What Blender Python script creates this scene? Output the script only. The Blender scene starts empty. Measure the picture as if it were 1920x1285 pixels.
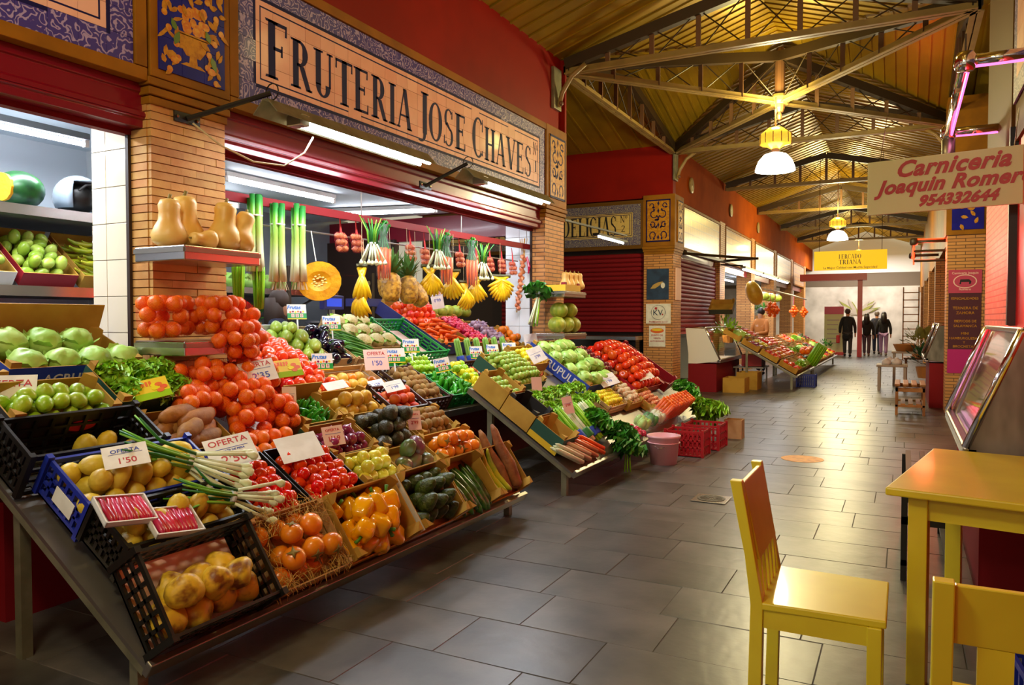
import bpy, math, random
from mathutils import Vector, Matrix, Euler, noise
random.seed(7)
SC = bpy.context.scene
COL = SC.collection
TMP = bpy.data.scenes.new('workbench')
PI = math.pi
# ------------------------------------------------------------------ camera
cam = bpy.data.cameras.new('camera'); cam.sensor_width = 36; cam.lens = 36*1430/1920
cam.clip_start = .05; cam.clip_end = 200
camo = bpy.data.objects.new('camera', cam); COL.objects.link(camo)
camo.location = (0, 0, 1.38)
camo.rotation_euler = (PI/2-math.atan(42.5/1430), 0, math.radians(27.2))
SC.camera = camo
# ------------------------------------------------------------------ world and exposure
wd = bpy.data.worlds.new('world'); SC.world = wd; wd.use_nodes = True
wd.node_tree.nodes['Background'].inputs[0].default_value = (1, .90, .66, 1)
wd.node_tree.nodes['Background'].inputs[1].default_value = .40
SC.view_settings.view_transform = 'Standard'; SC.view_settings.look = 'None'
SC.view_settings.gamma = 1; SC.view_settings.use_curve_mapping = False
SC.view_settings.exposure = .35
SC.cycles.max_bounces = 5; SC.cycles.diffuse_bounces = 3; SC.cycles.glossy_bounces = 3; SC.cycles.transparent_max_bounces = 8
SC.cycles.sample_clamp_indirect = 4

def light(name, kind, loc, col, power, size=.1, sizey=None, rot=(0, 0, 0)):
    l = bpy.data.lights.new(name, kind); l.color = col; l.energy = power
    if kind == 'AREA':
        l.size = size
        if sizey: l.shape = 'RECTANGLE'; l.size_y = sizey
    else: l.shadow_soft_size = size
    o = bpy.data.objects.new(name, l); COL.objects.link(o); o.location = loc; o.rotation_euler = rot
    return o

# ------------------------------------------------------------------ materials
def lin(h):
    h = h.lstrip('#')
    out = []
    for i in (0, 2, 4):
        c = int(h[i:i+2], 16)/255
        out.append(c/12.92 if c <= .04045 else ((c+.055)/1.055)**2.4)
    return (*out, 1)
MATS = {}
def M(name, col, rough=.5, metal=0., col2=None, ns=8., nlo=.4, nhi=.62, bump=0., bs=40., rnd=0., emit=0., coat=0., sss=0., alpha=None, trans=0., spec=.5, stretch=None, det=3.):
    m = bpy.data.materials.new(name); m.use_nodes = True
    nt = m.node_tree; N = nt.nodes; L = nt.links
    p = N['Principled BSDF']
    p.inputs['Roughness'].default_value = rough; p.inputs['Metallic'].default_value = metal
    p.inputs['Specular IOR Level'].default_value = spec
    p.inputs['Coat Weight'].default_value = coat; p.inputs['Coat Roughness'].default_value = .08
    if sss: p.inputs['Subsurface Weight'].default_value = sss; p.inputs['Subsurface Radius'].default_value = (.01, .006, .003)
    if trans: p.inputs['Transmission Weight'].default_value = trans; p.inputs['IOR'].default_value = 1.15
    c1 = lin(col); out = None
    tc = N.new('ShaderNodeTexCoord'); vec = tc.outputs['Object']
    if stretch:
        mp = N.new('ShaderNodeMapping'); mp.inputs['Scale'].default_value = stretch
        L.new(vec, mp.inputs[0]); vec = mp.outputs[0]
    if rnd or col2:
        oi = N.new('ShaderNodeObjectInfo')
    if col2:
        add = N.new('ShaderNodeVectorMath'); add.operation = 'ADD'
        sc = N.new('ShaderNodeVectorMath'); sc.operation = 'SCALE'; sc.inputs[0].default_value = (7, 3, 5)
        L.new(oi.outputs['Random'], sc.inputs['Scale']); L.new(vec, add.inputs[0]); L.new(sc.outputs[0], add.inputs[1])
        t = N.new('ShaderNodeTexNoise'); t.inputs['Scale'].default_value = ns; t.inputs['Detail'].default_value = det
        L.new(add.outputs[0], t.inputs['Vector'])
        r = N.new('ShaderNodeValToRGB'); r.color_ramp.elements[0].position = nlo; r.color_ramp.elements[1].position = nhi
        r.color_ramp.elements[0].color = c1; r.color_ramp.elements[1].color = lin(col2)
        L.new(t.outputs[0], r.inputs[0]); out = r.outputs[0]
    if rnd:
        h = N.new('ShaderNodeHueSaturation')
        mr = N.new('ShaderNodeMapRange'); mr.inputs[3].default_value = 1-rnd; mr.inputs[4].default_value = 1+rnd*.6
        L.new(oi.outputs['Random'], mr.inputs[0]); L.new(mr.outputs[0], h.inputs['Value'])
        mh = N.new('ShaderNodeMapRange'); mh.inputs[3].default_value = .5-rnd*.05; mh.inputs[4].default_value = .5+rnd*.05
        ml = N.new('ShaderNodeMath'); ml.operation = 'FRACT'; mm = N.new('ShaderNodeMath'); mm.operation = 'MULTIPLY'; mm.inputs[1].default_value = 13.7
        L.new(oi.outputs['Random'], mm.inputs[0]); L.new(mm.outputs[0], ml.inputs[0]); L.new(ml.outputs[0], mh.inputs[0]); L.new(mh.outputs[0], h.inputs['Hue'])
        if out: L.new(out, h.inputs['Color'])
        else: h.inputs['Color'].default_value = c1
        out = h.outputs[0]
    if out: L.new(out, p.inputs['Base Color'])
    else: p.inputs['Base Color'].default_value = c1
    if bump:
        t2 = N.new('ShaderNodeTexNoise'); t2.inputs['Scale'].default_value = bs; t2.inputs['Detail'].default_value = 4
        L.new(vec, t2.inputs['Vector'])
        b = N.new('ShaderNodeBump'); b.inputs['Strength'].default_value = bump; b.inputs['Distance'].default_value = .01
        L.new(t2.outputs[0], b.inputs['Height']); L.new(b.outputs[0], p.inputs['Normal'])
    if emit:
        p.inputs['Emission Color'].default_value = c1; p.inputs['Emission Strength'].default_value = emit
    if alpha is not None: p.inputs['Alpha'].default_value = alpha
    MATS[name] = m
    return m

def net_mat(name, col, scale, thick, rough=.4):
    """a knotted or perforated fabric: opaque strands on an open grid"""
    m = M(name, col, .9, spec=0.); nt = m.node_tree; N = nt.nodes; L = nt.links
    uv = N.new('ShaderNodeTexCoord'); sep = N.new('ShaderNodeSeparateXYZ'); L.new(uv.outputs['UV'], sep.inputs[0])
    vals = []
    for sgn in (1, -1):
        a = N.new('ShaderNodeMath'); a.operation = 'MULTIPLY_ADD'; a.inputs[1].default_value = sgn
        L.new(sep.outputs[1], a.inputs[0]); L.new(sep.outputs[0], a.inputs[2])
        s = N.new('ShaderNodeMath'); s.operation = 'MULTIPLY'; s.inputs[1].default_value = scale; L.new(a.outputs[0], s.inputs[0])
        fr = N.new('ShaderNodeMath'); fr.operation = 'FRACT'; L.new(s.outputs[0], fr.inputs[0])
        lt = N.new('ShaderNodeMath'); lt.operation = 'LESS_THAN'; lt.inputs[1].default_value = thick; L.new(fr.outputs[0], lt.inputs[0])
        vals.append(lt)
    mx = N.new('ShaderNodeMath'); mx.operation = 'MAXIMUM'; L.new(vals[0].outputs[0], mx.inputs[0]); L.new(vals[1].outputs[0], mx.inputs[1])
    L.new(mx.outputs[0], N['Principled BSDF'].inputs['Alpha'])
    return m

def brick_mat(name, c1, c2, mortar, bw, bh, msize=.06, rough=.6, axes='YZ', bump=.4, off=.5, spec=.5, coat=0.):
    m = M(name, c1, rough, spec=spec, coat=coat); nt = m.node_tree; N = nt.nodes; L = nt.links
    tc = N.new('ShaderNodeTexCoord'); sep = N.new('ShaderNodeSeparateXYZ'); L.new(tc.outputs['Object'], sep.inputs[0])
    cb = N.new('ShaderNodeCombineXYZ')
    idx = {'X': 0, 'Y': 1, 'Z': 2}
    if axes == 'XY+Z':
        ad = N.new('ShaderNodeMath'); L.new(sep.outputs[0], ad.inputs[0]); L.new(sep.outputs[1], ad.inputs[1])
        L.new(ad.outputs[0], cb.inputs[0]); L.new(sep.outputs[2], cb.inputs[1])
    else:
        L.new(sep.outputs[idx[axes[0]]], cb.inputs[0]); L.new(sep.outputs[idx[axes[1]]], cb.inputs[1])
    t = N.new('ShaderNodeTexBrick'); t.inputs['Color1'].default_value = lin(c1); t.inputs['Color2'].default_value = lin(c2)
    t.inputs['Mortar'].default_value = lin(mortar); t.inputs['Scale'].default_value = 1
    t.inputs['Brick Width'].default_value = bw; t.inputs['Row Height'].default_value = bh; t.inputs['Mortar Size'].default_value = msize*bh
    t.offset = off
    L.new(cb.outputs[0], t.inputs['Vector']); L.new(t.outputs[0], N['Principled BSDF'].inputs['Base Color'])
    b = N.new('ShaderNodeBump'); b.inputs['Strength'].default_value = bump; b.invert = True; b.inputs['Distance'].default_value = .01
    L.new(t.outputs['Fac'], b.inputs['Height']); L.new(b.outputs[0], N['Principled BSDF'].inputs['Normal'])
    return m

def arabesque_mat(name, dark, light_, scale=16., rough=.25):
    """painted scrollwork on glazed tile"""
    m = M(name, dark, rough, coat=.06, spec=.3); nt = m.node_tree; N = nt.nodes; L = nt.links
    tc = N.new('ShaderNodeTexCoord'); n = N.new('ShaderNodeTexNoise'); n.inputs['Scale'].default_value = scale*.7
    geo = N.new('ShaderNodeNewGeometry')
    L.new(geo.outputs['Position'], n.inputs['Vector'])
    mx = N.new('ShaderNodeMixRGB'); mx.inputs[0].default_value = .12; L.new(geo.outputs['Position'], mx.inputs[1]); L.new(n.outputs['Color'], mx.inputs[2])
    v = N.new('ShaderNodeTexVoronoi'); v.feature = 'F1'; v.inputs['Scale'].default_value = scale; L.new(mx.outputs[0], v.inputs['Vector'])
    s = N.new('ShaderNodeMath'); s.operation = 'MULTIPLY'; s.inputs[1].default_value = 22; L.new(v.outputs['Distance'], s.inputs[0])
    si = N.new('ShaderNodeMath'); si.operation = 'SINE'; L.new(s.outputs[0], si.inputs[0])
    r = N.new('ShaderNodeValToRGB'); r.color_ramp.elements[0].position = .35; r.color_ramp.elements[1].position = .75
    r.color_ramp.elements[0].color = lin(dark); r.color_ramp.elements[1].color = lin(light_)
    L.new(si.outputs[0], r.inputs[0]); L.new(r.outputs[0], N['Principled BSDF'].inputs['Base Color'])
    return m

# ------------------------------------------------------------------ mesh helpers
class B:
    def __init__(s): s.v = []; s.f = []; s.m = []; s.uv = None
    def add(s, vs, fs, mi=0):
        o = len(s.v); s.v += [tuple(x) for x in vs]; s.f += [tuple(i+o for i in f) for f in fs]; s.m += [mi]*len(fs); return s
    def box(s, lo, hi, mi=0):
        (a, b, c), (d, e, f) = lo, hi
        vs = [(a,b,c),(d,b,c),(d,e,c),(a,e,c),(a,b,f),(d,b,f),(d,e,f),(a,e,f)]
        return s.add(vs, [(0,3,2,1),(4,5,6,7),(0,1,5,4),(1,2,6,5),(2,3,7,6),(3,0,4,7)], mi)
    def bar(s, p, q, w, h=None, mi=0, up=(0,0,1), w2=None):
        p, q = Vector(p), Vector(q); h = h or w; d = (q-p).normalized(); u = Vector(up)
        if abs(d.dot(u)) > .98: u = Vector((0,1,0))
        x = d.cross(u).normalized(); y = x.cross(d)
        vs = []
        for c, k in ((p, 1), (q, (w2/w if w2 else 1))):
            for sx, sy in ((-1,-1),(1,-1),(1,1),(-1,1)): vs.append(c+x*(sx*w/2*k)+y*(sy*h/2*k))
        return s.add(vs, [(3,2,1,0),(4,5,6,7),(0,1,5,4),(1,2,6,5),(2,3,7,6),(3,0,4,7)], mi)
    def tube(s, pts, r, n=8, mi=0, cap=True, flat=1.):
        pts = [Vector(p) for p in pts]; rs = r if isinstance(r, (list, tuple)) else [r]*len(pts)
        vs = []; fs = []; prev = None
        for i, p in enumerate(pts):
            d = (pts[min(i+1, len(pts)-1)]-pts[max(i-1, 0)]).normalized()
            if prev is None:
                u = Vector((0,0,1)) if abs(d.z) < .9 else Vector((1,0,0))
                x = d.cross(u).normalized()
            else:
                x = (prev-d*prev.dot(d)).normalized()
            prev = x; y = d.cross(x)
            for k in range(n):
                a = 2*PI*k/n; vs.append(p+x*(math.cos(a)*rs[i])+y*(math.sin(a)*rs[i]*flat))
        for i in range(len(pts)-1):
            for k in range(n):
                fs.append((i*n+k, i*n+(k+1)%n, (i+1)*n+(k+1)%n, (i+1)*n+k))
        if cap: fs += [tuple(range(n-1, -1, -1)), tuple(range((len(pts)-1)*n, len(pts)*n))]
        return s.add(vs, fs, mi)
    def lathe(s, prof, n=12, mi=0, c=(0,0,0), fn=None):
        vs = []; fs = []
        for i, (r, z) in enumerate(prof):
            for k in range(n):
                a = 2*PI*k/n; rr = r*(fn(a, z) if fn else 1)
                vs.append((c[0]+rr*math.cos(a), c[1]+rr*math.sin(a), c[2]+z))
        for i in range(len(prof)-1):
            for k in range(n): fs.append((i*n+k, i*n+(k+1)%n, (i+1)*n+(k+1)%n, (i+1)*n+k))
        if prof[0][0] > 1e-4: fs.append(tuple(range(n-1, -1, -1)))
        if prof[-1][0] > 1e-4: fs.append(tuple(range((len(prof)-1)*n, len(prof)*n)))
        return s.add(vs, fs, mi)
    def ball(s, c, r, n=8, mi=0):
        rx, ry, rz = r if isinstance(r, (list, tuple)) else (r, r, r); m = max(4, n//2+1)
        o = len(s.v)
        s.lathe([(math.sin(PI*i/m), -math.cos(PI*i/m)) for i in range(m+1)], n, mi)
        for i in range(o, len(s.v)): x, y, z = s.v[i]; s.v[i] = (c[0]+x*rx, c[1]+y*ry, c[2]+z*rz)
        return s
    def poly(s, pts, t0, t1, ax='X', mi=0):
        """flat outline pts (a,b) extruded along ax between t0 and t1; ax X: (a,b)=(y,z), Y: (x,z), Z: (x,y)"""
        n = len(pts)
        def mk(a, b, t): return {'X': (t, a, b), 'Y': (a, t, b), 'Z': (a, b, t)}[ax]
        vs = [mk(a, b, t0) for a, b in pts]+[mk(a, b, t1) for a, b in pts]
        fs = [tuple(range(n-1, -1, -1)), tuple(range(n, 2*n))]+[(i, (i+1) % n, n+(i+1) % n, n+i) for i in range(n)]
        return s.add(vs, fs, mi)
    def xf(s, mat, start=0):
        for i in range(start, len(s.v)): s.v[i] = tuple(mat @ Vector(s.v[i]))
        return s
    def mesh(s, name, mats, smooth=False):
        me = bpy.data.meshes.new(name); me.from_pydata(s.v, [], s.f)
        for m in (mats if isinstance(mats, (list, tuple)) else [mats]): me.materials.append(MATS[m] if isinstance(m, str) else m)
        if any(s.m): me.polygons.foreach_set('material_index', s.m)
        if smooth: me.polygons.foreach_set('use_smooth', [True]*len(me.polygons))
        if s.uv:
            ul = me.uv_layers.new()
            for lp in me.loops: ul.data[lp.index].uv = s.uv[lp.vertex_index]
        me.validate(); me.update(); return me
    def build(s, name, mats, parent=None, smooth=False, bevel=0, sub=0, loc=None):
        return inst(name, s.mesh(name, mats, smooth), parent, loc=loc, bevel=bevel, sub=sub)
def inst(name, me, parent=None, loc=None, rot=None, sc=None, mw=None, bevel=0, sub=0):
    o = bpy.data.objects.new(name, me); COL.objects.link(o)
    if parent: o.parent = parent
    if mw is not None: o.matrix_world = mw
    if loc is not None: o.location = loc
    if rot is not None: o.rotation_euler = rot
    if sc is not None: o.scale = sc if isinstance(sc, (tuple, list)) else (sc, sc, sc)
    if bevel: b = o.modifiers.new('bevel', 'BEVEL'); b.width = bevel; b.segments = 2; b.limit_method = 'ANGLE'
    if sub: b = o.modifiers.new('sub', 'SUBSURF'); b.levels = sub; b.render_levels = sub
    return o
def empty(name, loc=(0,0,0), mw=None, rot=None):
    o = bpy.data.objects.new(name, None); COL.objects.link(o); o.location = loc; o.empty_display_size = .05
    if rot: o.rotation_euler = rot
    if mw is not None: o.matrix_world = mw
    return o
def tag(o, label=None, cat=None, group=None, kind=None):
    if label: o['label'] = label
    if cat: o['category'] = cat
    if group: o['group'] = group
    if kind: o['kind'] = kind
    return o
def struct(o): o['kind'] = 'structure'; return o
def thing(name, label, cat, loc=(0,0,0), group=None, mw=None, rot=None):
    return tag(empty(name, loc, mw, rot), label, cat, group)
def dup(root, mw=None, label=None, group=None, loc=None, rot=None, sc=None):
    r = root.copy(); COL.objects.link(r); r.parent = None
    if mw is not None: r.matrix_world = mw
    if loc is not None: r.location = loc
    if rot is not None: r.rotation_euler = rot
    if sc is not None: r.scale = (sc, sc, sc)
    if label: r['label'] = label
    if group: r['group'] = group
    for ch in root.children:
        c = ch.copy(); COL.objects.link(c); c.parent = r
        for g in ch.children:
            d = g.copy(); COL.objects.link(d); d.parent = c
    return r
def text_mesh(name, body, size, mat, bold=0., shear=0., align='CENTER', space=1., extrude=.0006):
    cu = bpy.data.curves.new(name, 'FONT'); cu.body = body; cu.size = size; cu.offset = bold; cu.shear = shear
    cu.align_x = align; cu.align_y = 'CENTER'; cu.space_character = space; cu.extrude = extrude; cu.resolution_u = 3
    o = bpy.data.objects.new(name, cu); TMP.collection.objects.link(o)
    with bpy.context.temp_override(scene=TMP, view_layer=TMP.view_layers[0]): dg = bpy.context.evaluated_depsgraph_get()
    dg.update()
    me = bpy.data.meshes.new_from_object(o.evaluated_get(dg))
    bpy.data.objects.remove(o); bpy.data.curves.remove(cu)
    me.name = name; me.materials.clear(); me.materials.append(MATS[mat]); return me
# text laid in the local XY plane, facing +Z; these matrices turn it onto walls
FACE_PX = Matrix(((0,0,1,0),(1,0,0,0),(0,1,0,0),(0,0,0,1)))     # reads along +Y, faces +X
FACE_NY = Matrix(((1,0,0,0),(0,0,-1,0),(0,1,0,0),(0,0,0,1)))    # reads along +X, faces -Y
FACE_NX = Matrix(((0,0,-1,0),(-1,0,0,0),(0,1,0,0),(0,0,0,1)))   # reads along -Y, faces -X
def rnd(a, b): return random.uniform(a, b)
def T(*v): return Matrix.Translation(Vector(v))
def RX(a): return Matrix.Rotation(a, 4, 'X')
def RY(a): return Matrix.Rotation(a, 4, 'Y')
def RZ(a): return Matrix.Rotation(a, 4, 'Z')
def SCL(x, y, z): return Matrix.Diagonal((x, y, z, 1))
def rrot(): return Euler((rnd(0, 6.3), rnd(0, 6.3), rnd(0, 6.3))).to_matrix().to_4x4()
# ------------------------------------------------------------------ material library
M('brick', 'CE9C5A', .6, col2='C0884A', ns=6, spec=.2, bump=.15, bs=60, rnd=.16)
M('mortar', '946638', .9)
M('ochre', '96600F', .6, spec=.2, col2='80500C', ns=3, bump=.1, bs=30)
M('ochre_dark', '64420E', .6, spec=.2)
M('red_wall', '8A1204', .6, col2='7C0E03', ns=1.2, spec=.15); M('red_wall_lit', 'A04A10', .85, col2='90400C', ns=1.5, spec=.04)  # second one: the red wall with orange lamp light put into its colour
M('red_paint', '7C0820', .3, coat=.2)
M('red_slat', '7C1018', .6, spec=.2)
M('cream_tile', 'E3D6BC', .18, coat=.5, rnd=.05)
M('grout', '8B7D68', .9)
M('white_tile', 'E6EAEE', .18, coat=.5, rnd=.04)
M('white_paint', 'E8ECF0', .5)
M('ceil_white', 'DCE6EE', .55)
M('grey_wall', '7C858C', .6, col2='6E777E', ns=2)
M('sign_tile', 'EEB8A6', .45, coat=.05, spec=.3, rnd=.05, col2='E4A894', ns=3)
M('sign_tile_y', 'D8B86A', .25, coat=.4, rnd=.04)
arabesque_mat('tile_lilac', '463A8C', 'A896C4', 15, .4)
arabesque_mat('tile_grey', '5D5570', '9C917F', 17)
arabesque_mat('tile_yb', '2C246A', 'C9962A', 9)
M('navy', '15114E', .6, spec=.2)
M('tile_blue', '12107A', .4, spec=.2, col2='181692', ns=5)
M('gold_glaze', 'C58A1E', .45, spec=.3, col2='A96A14', ns=25)
M('orange_glaze', 'C86A14', .3, coat=.4, col2='D89A2A', ns=30)
M('green_glaze', '56762A', .3, coat=.4)
M('steel', 'B9B4B0', .25, metal=1)
M('steel_dull', '9C968E', .4, metal=.9, bump=.05)
M('chrome', 'E4DFDC', .08, metal=1)
M('galv', '8E8A70', .38, metal=.5, col2='7A775F', ns=9)
M('iron_dark', '3A2A18', .5)
M('iron_brown', '6A4830', .5)
M('truss_paint', '9A8048', .42, col2='8A7040', ns=4)
M('roof_metal', 'A5841C', .36, metal=.4, col2='8E7018', ns=1.2, bump=.06, bs=6)
M('black', '14120F', .45)
M('black_gloss', '0E0D10', .15)
M('dark_brown', '2E1A0E', .6)
M('slab', '4C463D', .7)
M('floor_tile', '625D56', .34, col2='3A3935', ns=3.2, nlo=.3, nhi=.68, bump=.14, bs=14, rnd=.24, det=6)
M('yellow_paint', 'E0CE2E', .32, coat=.2, col2='D6C026', ns=3)
M('tube_light', 'F0F5FF', .4, emit=20)
M('lamp_glass', 'FFF3DA', .4, emit=7)
M('amber_glass', 'E8B83A', .2, emit=.7, alpha=.75)
M('red_neon', 'FF2A10', .4, emit=6)
M('pink_tube', 'FF7AC8', .4, emit=1.4)
M('cable', 'C9B48A', .6)
M('white_plastic', 'E6E4DE', .4)
M('paper', 'E9E6DC', .7, col2='DDD8CC', ns=12)
M('paper_pink', 'E8C4B4', .7)
M('ink_blue', '2440A0', .6)
M('ink_red', 'B8242A', .6)
M('ink_green', '2C7A3A', .6)
M('ink_black', '1A1416', .6)
M('fruta_blue', '1C74C8', .5)
M('fruta_green', '17923A', .45)
M('fruta_yellow', 'E8C81E', .45)
M('fruta_orange', 'E06A1E', .45)
M('glass', 'FFFFFF', .03, trans=1.)
M('wood', 'A8692E', .45, col2='8A5220', ns=4, stretch=(1, 12, 1), rnd=.1)
M('pale_wood', 'C9A26A', .6, col2='B88E56', ns=5, stretch=(1, 10, 1), rnd=.08)
M('card', 'B8903C', .8, col2='A87E30', ns=5, rnd=.08, spec=.2)
M('card_blue', '1C3C9C', .6); M('card_white', 'DCD8CE', .6); M('card_green', '1F4A3A', .6)
M('card_black', '1E1A18', .55); M('card_yellow', 'D6B01E', .6); M('card_red', '8E1420', .55); M('card_navy', '2A2A6A', .55)
M('crate_black', '15140F', .4, bump=.05); M('crate_blue', '1A2C9A', .4); M('crate_green', '0F8A34', .4); M('crate_red', 'A80E18', .4)
M('crate_brown', '3A1E14', .45)
# ------------------------------------------------------------------ floor
fl = B().box((-12, -5, -.06), (5, 46, -.003)).build('floor', 'slab'); struct(fl)
TX, TY = .62, .41
tile_me = {}
def tile_mesh(w):
    k = round(w, 2)
    if k not in tile_me:
        b = B(); h = .0025
        x0, x1, y0, y1 = .001, w-.001, .001, TY-.001
        b.add([(x0,y0,-.004),(x1,y0,-.004),(x1,y1,-.004),(x0,y1,-.004),(x0+h,y0+h,0),(x1-h,y0+h,0),(x1-h,y1-h,0),(x0+h,y1-h,0)],
              [(4,5,6,7),(0,1,5,4),(1,2,6,5),(2,3,7,6),(3,0,4,7)])
        tile_me[k] = b.mesh('floor_tile', 'floor_tile')
    return tile_me[k]
far = B(); far_n = 0
row = 0; y = 1.0
while y < 40:
    x = -4.1 - (row % 2)*.31 - (row % 3)*.11
    while x < 1.5:
        if y < 9.1:
            inst('tile', tile_mesh(TX), fl, loc=(x, y, rnd(-.0012, .0012)), rot=(rnd(-.002,.002), rnd(-.002,.002), 0))
        else:
            h = .004; x0, x1, y0, y1 = x+.0015, x+TX-.0015, y+.0015, y+TY-.0015; z = rnd(-.001, .001)
            far.add([(x0,y0,-.006),(x1,y0,-.006),(x1,y1,-.006),(x0,y1,-.006),(x0+h,y0+h,z),(x1-h,y0+h,z),(x1-h,y1-h,z),(x0+h,y1-h,z)],
                    [(4,5,6,7),(0,1,5,4),(1,2,6,5),(2,3,7,6),(3,0,4,7)])
        x += TX
    y += TY; row += 1
fo = far.build('floor_tiling', 'floor_tile', fl); fo['kind'] = 'stuff'
# drain and floor sticker
dr = thing('floor_drain', 'small square steel floor drain with a round slotted grate in the aisle', 'drain', (-1.30, 5.88, .002))
B().box((-.13,-.13,0),(.13,.13,.006)).build('plate', 'steel', dr, bevel=.002)
g = B().lathe([(.105,.006),(.105,.009),(.085,.009),(.085,.007)], 24)
for k in range(12):
    a = k*PI/6; g.bar((.02*math.cos(a), .02*math.sin(a), .008), (.085*math.cos(a), .085*math.sin(a), .008), .012, .004)
g.build('grate', 'iron_dark', dr)
M('sticker', 'E09A1E', .5, col2='C8841A', ns=20)
tag(B().lathe([(.0,.003),(.2,.003),(.2,.001)], 28).xf(T(-0.88,8.01,0)).build('floor_sticker', 'sticker'), 'worn round yellow distancing sticker on the aisle floor', 'sticker')

# ------------------------------------------------------------------ brick pillars, courses of long thin bricks
BH, BG = .0475, .006
brick_me = {}
def brick_mesh(w, d):
    k = (round(w, 3), round(d, 3))
    if k not in brick_me:
        b = B(); e = .002; z0, z1 = 0, BH-BG
        b.box((0, 0, z0), (d, w-.002, z1)); brick_me[k] = b.mesh('brick', 'brick')
    return brick_me[k]
FX = -3.8
def brick_pillar(name, y0, y1, x1, z0, z1, individually=True):
    """pillar with its front at X=FX from y0 to y1, running back to x1"""
    core = struct(B().box((x1, y0+.006, z0), (FX-.006, y1-.006, z1)).build(name, 'mortar'))
    if individually:
        z = z0; c = 0
        while z < z1-.02:
            w = y1-y0; cuts = [0, .13+.09*(c % 3), .13+.09*(c % 3)+.24, w]
            cuts = [q for q in cuts if q < w-.05]+[w]
            for a, b_ in zip(cuts, cuts[1:]):
                inst('brick', brick_mesh(b_-a, .03), core, loc=(FX-.03+rnd(-.0015,.0015), y0+a, z))
            if z > .5: inst('brick', brick_mesh(.012+BG, FX-x1-.03), core, loc=(x1, y0-.006, z))
            z += BH; c += 1
    return core
brick_mat('brick_courses', 'CC9050', 'BC7E42', '6E4A2C', .24, .0475, .12, axes='XY+Z')
brick_mat('brick_pink_lit', 'EE8A74', 'E27C68', 'B0564C', .24, .0475, .12, axes='XY+Z')  # pink glow of the butcher's lights put into the brick colour
p1 = brick_pillar('pillar', 2.93, 3.46, -3.97, 0, 2.6)
pillar2 = struct(B().box((-3.97, 8.25, 0), (FX, 8.81, 2.6)).build('pillar', 'brick_courses'))
def capital(name, y0, y1, zb=2.6, zt=3.7, x1=-4.0):
    c = empty(name); struct(c)
    for i in range(3):
        e = .012*(i+1)
        B().box((x1, y0-e, zb+i*.05), (FX+e, y1+e, zb+i*.05+.045)).build('course', 'ochre', c, bevel=.006)
    e = .045
    B().box((x1, y0-e*.4, zb+.15), (FX+.03, y1+e*.4, zt)).build('block', 'ochre', c, bevel=.006)
    return c
capital('pillar_capital', 2.93, 3.46, zt=4.2); capital('pillar_capital', 8.25, 8.81)
# dark jamb strips beside the pillars
for (y, n) in ((2.905, 1), (8.225, 2)):
    struct(B().box((-3.99, y, 0), (-3.965, y+.03, 2.55)).build('trim_%d' % n, 'dark_brown'))
# tiled reveals facing the camera inside the openings
def tiled_reveal(name, y, xa, xb, z0, z1, m, cols):
    core = struct(B().box((xb, y+.004, z0), (xa, y+.5, z1)).build(name, 'grout'))
    xs = [xa]+[xa-(xa-xb)*k for k in cols]
    th = .214; z = z0
    while z < z1-.01:
        zt = min(z+th, z1)
        for a, b_ in zip(xs, xs[1:]):
            B().box((b_+.002, y-.006, z+.002), (a-.002, y+.004, zt-.002)).build('tile', m, core, bevel=.0015)
        z += th
tiled_reveal('wall_reveal_1', 2.935, -3.99, -4.33, .02, 2.75, 'cream_tile', (.62, 1))
tiled_reveal('wall_reveal_2', 8.26, -3.99, -4.33, .02, 2.75, 'white_tile', (.45, 1))

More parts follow.
